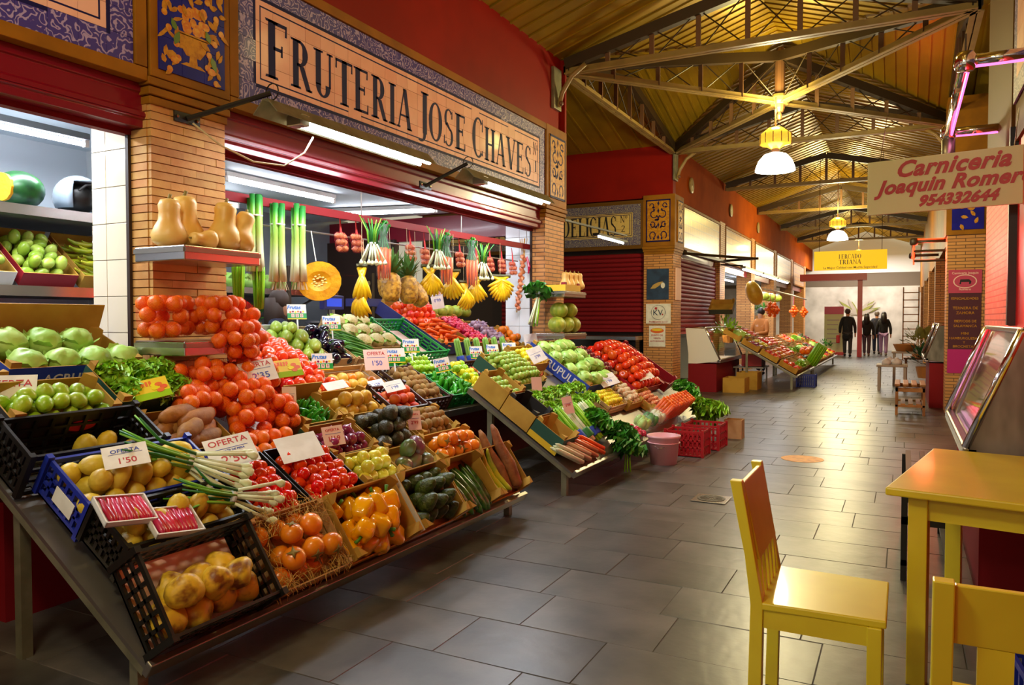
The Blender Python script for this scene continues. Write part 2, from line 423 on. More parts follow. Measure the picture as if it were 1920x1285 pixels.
# ------------------------------------------------------------------ left block: upper wall, roof zone
struct(B().box((-7.4, -5, 3.7), (-3.84, 8.79, 4.62)).build('wall_left_upper', 'red_wall'))
struct(B().box((-3.87, 8.79, 2.9), (-3.78, 8.84, 4.6)).build('trim_3', 'red_wall'))
def frame_sign(name, label, y0, y1, z0, z1, tw, th, bd, inner, border, frame_m='ochre', yskip=None):
    """framed tile sign on the facade facing +X: outer frame bars, border tiles, field tiles"""
    s = thing(name, label, 'sign', (FX, (y0+y1)/2, z0))
    o = s.location
    def P(b, nm, m, **k):
        b.xf(T(-o.x, -o.y, -o.z)); return b.build(nm, m, s, **k)
    fw = .075
    P(B().box((FX-.08, y0-fw, z0-fw), (FX+.025, y1+fw, z0-.004)), 'frame', frame_m, bevel=.004)
    P(B().box((FX-.08, y0-fw, z1+.004), (FX+.025, y1+fw, z1+fw)), 'frame', frame_m, bevel=.004)
    for a, b_ in ((y0-fw, y0-.004), (y1+.004, y1+fw)): P(B().box((FX-.08, a, z0), (FX+.025, b_, z1)), 'frame', frame_m, bevel=.004)
    P(B().box((FX-.06, y0, z0), (FX-.002, y1, z1)), 'backing', 'grout')
    ny, nz = round((y1-y0)/tw), round((z1-z0)/th); sy, sz = (y1-y0)/ny, (z1-z0)/nz
    me_i = B().box((0, .0012, .0012), (.012, sy-.0012, sz-.0012)).mesh('tile', inner)
    me_b = B().box((0, .0012, .0012), (.012, sy-.0012, sz-.0012)).mesh('tile', border)
    nb = 1
    for i in range(ny):
        for j in range(nz):
            edge = i < nb or j < nb or i >= ny-nb or j >= nz-nb
            yy = y0+i*sy
            if yskip and yy < yskip: continue
            inst('tile', me_b if edge else me_i, s, loc=(FX-.004+rnd(-.0006,.0006)-o.x, yy-o.y, z0+j*sz-o.z))
    # painted double line inside the border
    a, b_, c, d = y0+sy, y1-sy, z0+sz, z1-sz
    xx = FX+.0085
    for k, w in ((0, .022), (.045, .01)):
        q = B()
        q.box((xx-.001, a+k-w, c+k-w), (xx, b_-k+w, c+k)); q.box((xx-.001, a+k-w, d-k), (xx, b_-k+w, d-k+w))
        q.box((xx-.001, a+k-w, c+k), (xx, a+k, d-k)); q.box((xx-.001, b_-k, c+k), (xx, b_-k+w, d-k))
        P(q, 'painted_line', 'navy')
    return s
sign1 = frame_sign('tile_sign', 'long glazed tile sign reading FRUTERIA JOSE CHAVES above the fruit stall', 3.56, 8.22, 2.79, 3.62, .155, .138, .14, 'sign_tile', 'tile_lilac')
sign0 = frame_sign('tile_sign', 'lilac bordered tile sign cut off at the top left corner', .3, 2.82, 2.79, 3.62, .155, .138, .14, 'sign_tile', 'tile_lilac')

# serif capitals drawn as flat strokes
def serif_glyph(ch):
    """list of outlines in a unit-high box, and the advance width"""
    P = []; TK, TN, SF = .155, .062, .045
    def rect(a, b, c, d): P.append([(a, b), (c, b), (c, d), (a, d)])
    def stem(x, y0=0., y1=1., w=TK, s0=True, s1=True):
        rect(x, y0, x+w, y1)
        if s0: P.append([(x-.07, y0), (x+w+.07, y0), (x+w+.05, y0+SF), (x-.05, y0+SF)])
        if s1: P.append([(x-.05, y1-SF), (x+w+.05, y1-SF), (x+w+.07, y1), (x-.07, y1)])
    def diag(x0, y0, x1, y1, w): P.append([(x0, y0), (x0+w, y0), (x1+w, y1), (x1, y1)])
    def arc(cx, cy, rx, ry, a0, a1, wt=TK, wn=TN, n=14):
        out = []; inn = []
        for i in range(n+1):
            a = math.radians(a0+(a1-a0)*i/n); k = abs(math.cos(a)); w = wn+(wt-wn)*k**1.5
            out.append((cx+rx*math.cos(a), cy+ry*math.sin(a))); inn.append((cx+(rx-w)*math.cos(a), cy+(ry-w*.8)*math.sin(a)))
        for i in range(n): P.append([out[i], out[i+1], inn[i+1], inn[i]])
    def foot(x, w=.2): rect(x-w/2, 0, x+w/2, SF)
    def tick(x, y0, y1): P.append([(x-.03, y0), (x+.015, y0), (x+.015, y1), (x-.015, y1)])
    adv = .6
    if ch in 'FE':
        stem(.09); rect(.2, 1-TN, .5, 1); tick(.5, .8, 1); rect(.2, .5, .4, .5+TN); tick(.4, .42, .62); adv = .58
        if ch == 'E': rect(.2, 0, .52, TN); tick(.52, 0, .22); adv = .62
    elif ch in 'RP':
        stem(.09); arc(.26, .73, .25, .27, -90, 90); rect(.2, 1-TN, .28, 1); rect(.2, .46, .28, .46+TN)
        if ch == 'R': diag(.46, 0, .26, .48, .14); foot(.56, .14); adv = .64
        else: adv = .56
    elif ch == 'U':
        stem(.1, .25, 1, s0=False); rect(.5, .25, .5+TN, 1); rect(.44, 1-SF, .62, 1); arc(.325, .28, .225, .28, 180, 360, TK, TN); adv = .68
    elif ch == 'T':
        stem(.24, s1=False); rect(.03, 1-TN, .58, 1); tick(.06, .78, 1); tick(.57, .78, 1); adv = .6
    elif ch == 'I': stem(.1); adv = .34
    elif ch == 'A':
        diag(.46, 0, .27, 1, .14); diag(.06, 0, .3, 1, .045); rect(.15, .3, .5, .3+TN*.8); foot(.08, .16); foot(.54, .2); adv = .66
    elif ch == 'V':
        diag(.28, 0, .07, 1, .14); diag(.32, 0, .56, 1, .045); rect(.0, 1-SF, .26, 1); rect(.49, 1-SF, .67, 1); adv = .66
    elif ch == 'J':
        stem(.14, .06, 1, s0=False); arc(.07, .06, .195, .2, -120, 0, .11, .05, 8); adv = .36
    elif ch == 'O': arc(.31, .5, .3, .52, 0, 360, TK, TN, 28); adv = .66
    elif ch == 'C': arc(.31, .5, .3, .52, 50, 310, TK, TN, 22); tick(.52, .68, 1.); tick(.52, .06, .2); adv = .6
    elif ch == 'D': stem(.09); arc(.24, .5, .38, .5, -90, 90, TK, TN, 18); adv = .68
    elif ch == 'S':
        arc(.26, .74, .2, .27, 40, 230, .1, .05, 14); arc(.25, .25, .22, .27, -140, 60, .11, .05, 14)
        P.append([(.09, .66), (.2, .56), (.42, .38), (.3, .5)]); P.append([(.1, .58), (.3, .42), (.44, .36), (.2, .64)]); tick(.42, .76, .98); tick(.06, .03, .26); adv = .54
    elif ch == 'H':
        stem(.09); stem(.46); rect(.2, .48, .48, .48+TN); adv = .7
    elif ch == 'N':
        stem(.08, w=.05); stem(.5, w=.05, s0=False); P.append([(.05, 1), (.18, 1), (.56, 0), (.5, 0)]); adv = .64
    elif ch == 'L': stem(.09); rect(.2, 0, .5, TN); tick(.5, 0, .25); adv = .56
    elif ch == '1': stem(.12, s1=False); diag(.05, .82, .2, 1, .04); adv = .36
    elif ch == '2': arc(.22, .76, .18, .24, -20, 170, .1, .05, 12); diag(.04, .05, .33, .68, .07); rect(.03, 0, .42, .08); adv = .5
    elif ch == 'o': arc(.2, .8, .16, .2, 0, 360, .07, .05, 16); rect(.06, .5, .34, .53); adv = .42
    elif ch == ' ': adv = .3
    elif ch in 'BGMQZKWXY':
        stem(.09); adv = .5
    return P, adv
def serif_text(b, words, u0, u1, v0, h, dx=0., small=.82, t0=0., t1=.001, ax='X'):
    """capitals laid from u0 to u1 on the plane across ax; first letter of each word taller"""
    segs = []
    for w in words:
        for i, ch in enumerate(w): segs.append((ch, 1. if i == 0 else small))
        segs.append((' ', 1.))
    segs.pop()
    tot = sum(serif_glyph(c)[1]*k for c, k in segs); sx = (u1-u0)/tot; u = u0
    for c, k in segs:
        P, adv = serif_glyph(c)
        for poly in P:
            ar = sum(poly[i][0]*poly[(i+1) % len(poly)][1]-poly[(i+1) % len(poly)][0]*poly[i][1] for i in range(len(poly)))
            if ar < 0: poly = poly[::-1]
            b.poly([(u+x*k*sx, v0+y*k*h) for x, y in poly], t0, t1, ax)
        u += adv*k*sx
    return b
xx = FX+.0095
o = sign1.location
for wd_, u0, u1, v0, hh in (('FRUTERIA', 3.79, 5.50, 3.0, .385), ('JOSE', 5.60, 6.42, 3.0, .385), ('CHAVES', 6.52, 7.87, 3.0, .385), ('No', 7.9, 8.03, 3.27, .14), ('1', 7.94, 8.0, 3.08, .13)):
    serif_text(B(), [wd_], u0, u1, v0, hh, t0=xx-.0008, t1=xx, small=.87).xf(T(-o.x, -o.y, -o.z)).build('lettering', 'navy', sign1)

# painted tile panels on the pillar heads
def ellipse(cx, cy, rx, ry, n=14): return [(cx+rx*math.cos(2*PI*i/n), cy+ry*math.sin(2*PI*i/n)) for i in range(n)]
def leafp(x, y, l, w, a):
    pts = [(0,0),(l*.3,w*.5),(l*.65,w*.42),(l,0),(l*.65,-w*.42),(l*.3,-w*.5)]
    return [(x+p*math.cos(a)-q*math.sin(a), y+p*math.sin(a)+q*math.cos(a)) for p, q in pts]
def vase_panel(y0, y1, z0, z1):
    s = thing('tile_picture', 'dark blue tile panel with a golden vase of fruit on the first pillar', 'tile panel', (FX+.03, (y0+y1)/2, z0))
    w = y1-y0; h = z1-z0; t = .0
    for i in range(3):
        for j in range(6):
            B().box((0, -w/2+i*w/3+.001, j*h/6+.001), (.008, -w/2+(i+1)*w/3-.001, (j+1)*h/6-.001)).build('tile', 'tile_blue', s)
    X0, X1 = .008, .0092; cnt = [0]
    def paint(poly, nm, m):
        cnt[0] += 1; B().poly(poly, .0079, .0085+.00004*cnt[0]).build(nm, m, s)
    b = B(); zc = .12
    b.poly([(-.09,zc-.05),(.09,zc-.05),(.05,zc-.03),(-.05,zc-.03)], X0, X1); b.poly([(-.03,zc-.03),(.03,zc-.03),(.025,zc+.01),(-.025,zc+.01)], X0, X1)
    b.poly([(-.05,zc+.01),(.05,zc+.01),(.09,zc+.06),(.105,zc+.13),(-.105,zc+.13),(-.09,zc+.06)], X0, X1); b.box((X0, -.12, zc+.125), (X1, .12, zc+.14))
    b.build('vase', 'gold_glaze', s)
    r = random.Random(3)
    for k in range(22):
        paint(ellipse(r.uniform(-.1,.1), zc+.16+r.uniform(0,.13), r.uniform(.02,.034), r.uniform(.02,.034), 10), 'painted_fruit', 'orange_glaze')
    for sgn in (-1, 1):
        for k in range(44):
            y = sgn*(.15+.045*math.sin(k*1.7)); z = .02+k*.026
            if z > h-.04: break
            paint(leafp(y, z, r.uniform(.05,.09), r.uniform(.022,.036), r.uniform(0, 6.3)), 'painted_leaf', 'gold_glaze')
            if k % 3 == 0: paint(ellipse(y+r.uniform(-.02,.02), z, .02, .02, 9), 'painted_fruit', 'orange_glaze')
        for k in range(9): paint(leafp(sgn*.05+r.uniform(-.03,.03), zc+.3+k*.06, .07, .03, r.uniform(0,6.3)), 'painted_leaf', 'gold_glaze')
        paint(ellipse(sgn*.13, zc-.04, .03, .022, 10), 'painted_fruit', 'orange_glaze'); paint(leafp(sgn*.13, .17, .09, .04, -1.2*sgn), 'painted_leaf', 'green_glaze')
        paint(leafp(sgn*.12, .25, .07, .035, 2.), 'painted_leaf', 'green_glaze')
vase_panel(2.96, 3.43, 2.80, 3.95)
def scroll_panel(label, origin, along, nrm, w, h, name='tile_picture'):
    """yellow tile panel with mirrored blue scrolls; along = 'Y' faces +X, 'X' faces -Y"""
    mw = (FACE_PX if along == 'Y' else FACE_NY).copy(); mw.translation = Vector(origin)
    s = thing(name, label, 'tile panel', mw=mw)
    for i in range(2):
        for j in range(4): B().box((-w/2+i*w/2+.001, j*h/4+.001, 0), (-w/2+(i+1)*w/2-.001, (j+1)*h/4-.001, .01)).build('tile', 'gold_glaze', s)
    b = B(); T0, T1 = .01, .0115
    for a, c in (((-w/2, 0), (w/2, .025)), ((-w/2, h-.025), (w/2, h)), ((-w/2, 0), (-w/2+.02, h)), ((w/2-.02, 0), (w/2, h))): b.box((*a, T0), (*c, T1))
    for sg in (-1, 1):
        for (cx, cy, r, a0, a1) in ((.1, .12, .075, -60, 230), (.11, .3, .06, 60, 330), (.09, .5, .08, -150, 110), (.12, .64, .05, 0, 270), (.05, .4, .07, 100, 200), (.07, .22, .06, 40, 140)):
            pts = []
            for i in range(12):
                a = math.radians(a0+(a1-a0)*i/11); rr = r*(1-.04*i)
                pts.append((sg*(cx*w/.47+rr*math.cos(a)*w/.5), (cy+rr*math.sin(a))*h/.75))
            for p, q in zip(pts, pts[1:]): b.bar((*p, .0105), (*q, .0105), .018, .002)
            b.poly(leafp(pts[-1][0], pts[-1][1], .06, .035, a0*.03), T0, T1, 'Z')
    for cy in (.08, .3, .55, .68): b.poly([(-.02, cy*h/.75), (0, cy*h/.75-.05), (.02, cy*h/.75), (0, cy*h/.75+.05)], T0, T1, 'Z')
    b.build('painted_scroll', 'navy', s)
scroll_panel('yellow tile panel with blue scrolls at the right end of the fruit stall sign', (FX+.03, 8.53, 2.84), 'Y', 1, .46, .75)

# ------------------------------------------------------------------ red shutter housings over the openings
def housing(y0, y1, label):
    h = thing('shutter_housing', label, 'shutter housing', (-3.9, (y0+y1)/2, 2.47))
    L = (y1-y0)/2
    prof = [(.05,.245),(.05,.2),(.035,.19),(.035,.1),(.06,.085),(.06,.05),(.04,.04),(.04,0),(-.06,0),(-.06,.245)]
    B().poly([(a, b_) for a, b_ in prof], -L, L, 'Y').build('shell', 'red_paint', h, bevel=.004)
    B().box((.062, -L, .058), (.066, L, .076)).build('guide_rail', 'red_paint', h)
    B().box((-.12, -L, -.03), (-.06, L, .245)).build('shutter_roll', 'red_slat', h)
    return h
housing(3.46, 8.25, 'dark red roller shutter housing over the fruit stall opening')
housing(-1, 2.93, 'dark red roller shutter housing over the left stall opening')

# ------------------------------------------------------------------ stall interiors
struct(B().box((-7.2, 2.6, 2.74), (-3.98, 8.3, 2.80)).build('ceiling_stall_1', 'ceil_white'))
struct(B().box((-7.3, 3.9, 0), (-7.2, 8.8, 2.8)).build('wall_back', 'grey_wall'))
struct(B().box((-7.2, 3.95, 0), (-4.65, 4.02, 2.74)).build('wall_stall', 'white_paint'))
struct(B().box((-6.0, -3, 2.74), (-3.98, 2.59, 2.80)).build('ceiling_stall_2', 'ceil_white'))
struct(B().box((-6.0, -3, 0), (-5.9, 3.95, 2.8)).build('wall_back_left', 'ceil_white'))
# beam over the stall's far side opening
struct(B().box((-7.2, 8.4, 2.42), (-4.33, 8.5, 2.72)).build('trim_5', 'red_paint'))
struct(B().box((-7.2, 8.35, 0), (-6.05, 8.45, 2.45)).build('wall_far_side', 'dark_brown'))
# dark counter front below the display
struct(B().box((-3.72, 2.0, 0), (-3.62, 8.2, .55)).build('wall_counter', 'red_slat'))
struct(B().box((-3.95, -3, 0), (-3.85, 2.93, .9)).build('wall_counter_left', 'red_slat'))
# ------------------------------------------------------------------ roof over the aisle and the crossing
RXC, RA = -1.6, 2.2            # ridge line and half width of the main aisle
RYC, RB = 11.35, 2.55          # ridge line and half width of the crossing
ZE, ZR = 4.62, 5.35
ceil = empty('ceiling'); struct(ceil)
def zA(x): return ZR-(ZR-ZE)*abs(x-RXC)/RA
def zB(y): return ZR-(ZR-ZE)*abs(y-RYC)/RB
panel_cache = {}
def sheet(quads, ribs):
    b = B()
    for q in quads:
        top = [(x, y, z+.03) for x, y, z in q]; n = len(q)
        b.add(list(q)+top, [tuple(range(n-1, -1, -1)), tuple(range(n, 2*n))]+[(i, (i+1) % n, n+(i+1) % n, n+i) for i in range(n)])
    for p, q in ribs: b.bar((p[0], p[1], p[2]-.006), (q[0], q[1], q[2]-.006), .03, .022)
    return b
def aisle_panel(y0, w, side):
    key = (round(w, 2), side)
    if key not in panel_cache:
        xe = RXC+side*(RA+.05); e = (xe, ZE-.016)
        q = [(RXC, .006, ZR), (xe, .006, e[1]), (xe, w-.006, e[1]), (RXC, w-.006, ZR)]
        if side < 0: q = q[::-1]
        ribs = [((RXC, k*w/4+.02, ZR), (xe, k*w/4+.02, e[1])) for k in range(4)]
        panel_cache[key] = sheet([q], ribs).mesh('roof_panel', 'roof_metal')
    inst('roof_panel', panel_cache[key], ceil, loc=(0, y0, 0))
y = -5.
while y < 8.79: aisle_panel(y, .92, -1); aisle_panel(y, .92, 1); y += .92
y = 13.9
while y < 37: aisle_panel(y, .92, -1); aisle_panel(y, .92, 1); y += .92
n = 5
for sy in (-1, 1):
    for k in range(n):
        t0, t1 = 1-k/n, 1-(k+1)/n
        for sx in (-1, 1):
            ya, yb = RYC+sy*RB*t0, RYC+sy*RB*t1
            q = [(RXC, ya, ZR), (RXC+sx*RA*t0, ya, zA(RXC+sx*RA*t0)), (RXC+sx*RA*t1, yb, zA(RXC+sx*RA*t1)), (RXC, yb, ZR)]
            ribs = []
            for m_ in range(3):
                tt = t0+(t1-t0)*(m_+.3)/3; yy = RYC+sy*RB*tt; ribs.append(((RXC, yy, ZR), (RXC+sx*RA*tt, yy, zA(RXC+sx*RA*tt))))
            sheet([q], ribs).build('roof_panel', 'roof_metal', ceil)
for sx in (-1, 1):
    for k in range(n+5):
        if k < n:
            t0, t1 = 1-k/n, 1-(k+1)/n
            for sy in (-1, 1):
                xa, xb = RXC+sx*RA*t0, RXC+sx*RA*t1
                q = [(xa, RYC, ZR), (xa, RYC+sy*RB*t0, zB(RYC+sy*RB*t0)), (xb, RYC+sy*RB*t1, zB(RYC+sy*RB*t1)), (xb, RYC, ZR)]
                ribs = []
                for m_ in range(3):
                    tt = t0+(t1-t0)*(m_+.3)/3; x_ = RXC+sx*RA*tt; ribs.append(((x_, RYC, ZR), (x_, RYC+sy*RB*tt, zB(RYC+sy*RB*tt))))
                sheet([q], ribs).build('roof_panel', 'roof_metal', ceil)
    for k in range(6):
        for sy in (-1, 1):
            xa = RXC+sx*(RA+k*.9); xb = RXC+sx*(RA+(k+1)*.9)
            q = [(xa, RYC, ZR), (xa, RYC+sy*(RB+.03), ZE-.01), (xb, RYC+sy*(RB+.03), ZE-.01), (xb, RYC, ZR)]
            sheet([q], [((xa+sx*m_*.3, RYC, ZR), (xa+sx*m_*.3, RYC+sy*RB, ZE)) for m_ in range(3)]).build('roof_panel', 'roof_metal', ceil)
# outer roof over the stalls keeps the sky out
struct(B().box((-12, -5, 4.62), (-3.84, 8.8, 4.7)).build('ceiling_left', 'dark_brown'))
struct(B().box((-12, 13.95, 4.62), (-3.84, 38, 4.7)).build('ceiling_far_left', 'dark_brown'))
struct(B().box((.66, -5, 4.62), (5, 8.8, 4.7)).build('ceiling_right', 'dark_brown'))
struct(B().box((.66, 13.95, 4.62), (5, 38, 4.7)).build('ceiling_far_right', 'dark_brown'))

# ------------------------------------------------------------------ trusses
def truss(p, q, label, rise=(.12, .62), zb=4.42, n=6, group=None, apex=.5, cm='truss_paint', tm='iron_dark', bw=.1):
    """bottom chord level at zb from p to q (plan points); top chord rises from both ends (or one end) to the apex"""
    p, q = Vector((*p, zb)), Vector((*q, zb)); t = thing('roof_truss', label, 'truss', p, group)
    O = -p
    def loc(v): return v-p
    b = B(); d = (q-p).normalized(); s = d.cross(Vector((0,0,1)))*.035
    for sg in (-1, 1):
        b.bar(loc(p)+s*sg, loc(q)+s*sg, .05, .012); b.bar(loc(p)+s*sg*.35+Vector((0,0,.035)), loc(q)+s*sg*.35+Vector((0,0,.035)), .012, .08)
    b.build('bottom_chord', cm, t)
    def top(f):
        k = f/apex if f <= apex else (1-f)/(1-apex) if apex < 1 else 1
        return zb+rise[0]+(rise[1]-rise[0])*min(1, k)
    ends = [0, apex, 1] if 0 < apex < 1 else [0, 1]
    b = B()
    for a, c in zip(ends, ends[1:]):
        A, C_ = p.lerp(q, a), p.lerp(q, c); A.z = top(a); C_.z = top(c); b.bar(loc(A), loc(C_), .1, .13)
    b.build('top_chord', tm, t)
    prev = None
    for i in range(n+1):
        f = i/n; P0 = p.lerp(q, f); P1 = P0.copy(); P1.z = top(f)
        if 0 < i < n or rise[0] > .05: B().bar(loc(P0), loc(P1), .055, .03).build('post', 'iron_brown', t)
        if prev:
            r = B(); r.tube([loc(prev[0]), loc(P1)], .008, 5); r.tube([loc(prev[1]), loc(P0)], .008, 5); r.build('brace_rod', 'iron_dark', t)
        prev = (P0, P1)
    return t
XR_ = RXC+RA; XL = RXC-RA; Y0, Y1 = RYC-RB, RYC+RB; CN = (RXC, RYC)
truss((XL+.03, Y0), CN, 'diagonal roof truss from the fruit stall corner to the middle of the crossing', apex=1, n=5, rise=(.1, .66))
truss((XR_, Y0), CN, 'diagonal roof truss from the butcher corner up to the middle of the crossing', apex=1, n=5, rise=(.1, .66))
truss((XL+.03, Y1), CN, 'diagonal roof truss from the shuttered corner stall to the crossing middle', apex=1, n=5, rise=(.1, .66))
truss((XR_, Y1), CN, 'diagonal roof truss from the far right poster pillar to the crossing middle', apex=1, n=5, rise=(.1, .66))
truss((XL+.03, Y0), (XR_, Y0), 'roof truss spanning the aisle above the end of the fruit stall', n=8)
truss((XL+.03, Y1), (XR_, Y1), 'roof truss spanning the aisle right behind the first hanging lamp', n=8)
truss((XL, Y0+.05), (XL, Y1-.05), 'roof truss running between fruit stall corner and shuttered corner stall', n=8)
truss((XR_, Y0+.05), (XR_, Y1-.05), 'roof truss along the right edge of the crossing', n=8)
for k, yy in enumerate((18.4, 22.9, 27.4, 31.9)):
    truss((XL+.03, yy), (XR_, yy), 'roof truss over the far aisle, %s beyond the crossing' % ('first', 'second', 'third', 'fourth')[k], n=8, cm='truss_paint')
# king post hub at the crossing
hb = thing('truss_hub', 'iron hub where the diagonal trusses meet above the first lamp', 'truss hub', (RXC, RYC, 4.3))
B().lathe([(.05,.0),(.07,.06),(.07,.8),(.05,.9)], 10).build('post', 'iron_brown', hb); B().lathe([(.12,.1),(.14,.14),(.14,.2),(.12,.24)], 12).build('collar', 'truss_paint', hb)
B().lathe([(.0,-.12),(.03,-.1),(.035,-.04),(.02,0)], 10).build('finial', 'iron_brown', hb)
# corner brackets that carry the trusses
def bracket(x, y, label, sx=1):
    t = thing('truss_bracket', label, 'bracket', (x, y, 3.95))
    B().box((-.02, -.11, 0), (.02, .11, .5)).build('plate', 'galv', t, bevel=.004)
    b = B(); b.tube([(.03*sx, 0, .03), (.08*sx, 0, .2), (.2*sx, 0, .38), (.38*sx, 0, .5)], .03, 8); b.build('strut', 'truss_paint', t, smooth=True)
    B().ball((.06*sx, 0, .07), .035, 8).build('knob', 'iron_brown', t, smooth=True)
bracket(-3.82, 8.62, 'grey green bracket holding the truss at the end of the fruit stall')
bracket(-3.79, 13.98, 'green bracket holding the trusses on the shuttered corner stall')
bracket(.62, 13.98, 'green bracket under the truss on the right poster pillar', -1)

# ------------------------------------------------------------------ hanging lamps
def pendant(loc, label, power, rod=1.0):
    t = thing('pendant_lamp', label, 'lamp', loc, 'hanging dome lamps over the aisle')
    B().tube([(0,0,.6),(0,0,rod)], .012, 6).build('rod', 'iron_brown', t)
    rfl = B().lathe([(.03,.6),(.1,.58),(.2,.5),(.21,.42),(.2,.36),(.12,.34),(.06,.3)], 18).build('reflector', 'amber_glass', t, smooth=True)
    c = B()
    for k in range(12):
        a = k*PI/6; c.tube([(.21*math.cos(a), .21*math.sin(a), .36), (.205*math.cos(a), .205*math.sin(a), .5)], .006, 4)
    c.build('cage', 'truss_paint', rfl)
    B().lathe([(.05,.3),(.05,.24),(.08,.22)], 12).build('socket', 'iron_brown', t)
    dm = B().lathe([(.06,.25),(.15,.22),(.22,.14),(.255,.05),(.265,0),(.255,0),(.2,.1),(.12,.19)], 24).build('dome', 'lamp_glass', t, smooth=True)
    B().ball((0,0,.06), (.06,.06,.08), 10).build('bulb', 'lamp_glass', dm, smooth=True)
    l = light('lamp_light', 'POINT', (loc[0], loc[1], loc[2]-.12), (1, .88, .52), power, .2)
    u = light('lamp_uplight', 'POINT', (loc[0], loc[1], loc[2]+.85), (1, .82, .28), power*.55, .12)
pendant((RXC, 11.0, 3.42), 'white dome pendant lamp under the truss hub, nearest in view', 190)
pendant((RXC, 22.0, 3.5), 'white dome pendant lamp above the yellow market sign', 220, 1.83)
pendant((RXC, 32.5, 3.5), 'small grey dome lamp hanging far down the aisle', 170, 1.83)
light('aisle_fill', 'POINT', (RXC, .2, 3.5), (1, .9, .62), 110, .25)  # fill lights added near and behind the camera, no lamp body
light('aisle_fill_up', 'POINT', (RXC, .6, 4.1), (1, .82, .3), 40, .2)  # uplights added without fixtures to warm the ceiling
light('aisle_fill_up', 'POINT', (RXC, 6.0, 4.2), (1, .82, .3), 40, .2)
light('aisle_fill', 'POINT', (RXC, -4.5, 3.6), (1, .9, .62), 110, .25)

# ------------------------------------------------------------------ fluorescent fittings
TUBEC = (.86, .92, 1)
def tube_fitting(p, q, label, power, up=.05, w=.06, cat='light fitting', housing_m='white_plastic', area=True):
    p, q = Vector(p), Vector(q); t = thing('tube_light', label, cat, p)
    d = q-p; dn = d.normalized()
    B().bar((0,0,up), d+Vector((0,0,up)), w, .045).build('housing', housing_m, t, bevel=.006)
    B().tube([dn*.03, d-dn*.03], .016, 10).build('tube', 'tube_light', t, smooth=True)
    for e in (dn*.015, d-dn*.015): B().bar(e+Vector((0,0,-.02)), e+Vector((0,0,up)), .03, .03).build('end_cap', 'white_plastic', t)
    if area:
        c = (p+q)/2; ang = math.atan2(d.y, d.x)
        light('tube_glow', 'AREA', (c.x, c.y, c.z-.03), TUBEC, power, d.length, .08, (0, 0, ang))
    return t
tube_fitting((-4.6, 4.28, 2.66), (-4.6, 5.78, 2.66), 'ceiling tube light nearest the opening inside the fruit stall', 6)
tube_fitting((-5.5, 5.0, 2.66), (-5.5, 6.5, 2.66), 'second row ceiling tube light inside the fruit stall', 6)
tube_fitting((-4.6, 6.5, 2.66), (-4.6, 7.97, 2.66), 'tube light above the pineapples inside the fruit stall', 6)
tube_fitting((-6.2, 7.3, 2.66), (-4.9, 7.6, 2.66), 'tube light turned crosswise at the far end of the stall', 6)
tube_fitting((-6.4, 4.6, 2.6), (-6.4, 6.0, 2.6), 'tube light by the back wall behind the leeks', 6)
tube_fitting((-5.0, 2.0, 2.58), (-5.0, 3.36, 2.58), 'long bare tube light in the left stall', 22, housing_m='grey_wall')
tube_fitting((-4.5, 1.5, 2.66), (-4.5, 2.72, 2.66), 'boxed tube light on the ceiling of the left stall', 22)
light('stall_glow', 'AREA', (-4.6, .4, 2.65), TUBEC, 24, 1.5, .1)
# shaded twin tubes on iron arms in front of the sign
def arm_light(y0, y1, ya, label, power):
    X = -3.42; Z = 2.62
    t = thing('arm_light', label, 'light fitting', (FX, ya, 2.57))
    o = Vector((FX, ya, 2.57))
    B().box((0, -.09, -.03), (.012, .09, .03)).build('wall_plate', 'black', t)
    for s in (-.07, .07): B().ball((.014, s, 0), .012, 6).build('bolt', 'steel', t)
    B().tube([(.01, 0, 0), Vector((X, y0+.05, Z+.13))-o], .016, 8).build('arm', 'black', t)
    b = B()
    b.poly([(-.1, .0), (-.02, .085), (.02, .085), (.1, .0), (.094, -.004), (.018, .077), (-.018, .077), (-.094, -.004)], y0, y1, 'Y')
    b.xf(T(X-o.x, -o.y, Z-o.z)); b.build('hood', 'galv', t)
    for s in (-.045, .045):
        B().tube([Vector((X+s, y0+.3, Z+.005))-o, Vector((X+s, y1-.02, Z+.005))-o], .014, 8).build('tube', 'tube_light', t, smooth=True)
    B().box(Vector((X-.06, y0+.24, Z-.02))-o, Vector((X+.06, y0+.32, Z+.05))-o).build('end_cap', 'steel', t, bevel=.004)
    r = B(); r.tube([Vector((X+.05*math.cos(a*.5), y0+.06+.0, Z+.14+.05*math.sin(a*.5)))-o for a in range(13)], .004, 5); r.build('hook', 'black', t)
    light('arm_glow', 'AREA', (X, (y0+y1)/2+.1, Z-.02), TUBEC, power, .14, y1-y0-.3)
arm_light(3.42, 5.15, 3.17, 'hooded twin tube light on an iron arm under the letters FRUTERIA', 30)
arm_light(5.75, 7.45, 5.7, 'hooded twin tube light under the letters CHAVES', 30)
cb = B().tube([(FX+.02, 3.2, 2.55), (-3.7, 3.33, 2.44), (-3.6, 3.5, 2.36), (-3.52, 3.68, 2.36), (-3.46, 3.8, 2.46), (-3.44, 3.86, 2.57)], .006, 6)
tag(cb.build('lamp_cable', 'cable', smooth=True), 'loose cream cable sagging from the first pillar to the hooded light', 'cable')
# light over the dark corner stall
t = thing('arm_light', 'thin blue white tube light on a black arm before the DELICIAS sign', 'light fitting', (-3.8, 8.83, 2.55))
B().bar((0, 0, .08), (.0, 2.4, .12), .025, .025).build('arm', 'black', t)
B().box((-.05, 1.1, .0), (.05, 2.3, .03)).build('hood', 'black', t); B().tube([(0, 1.2, -.012), (0, 2.25, -.012)], .012, 6).build('tube', 'tube_light', t)

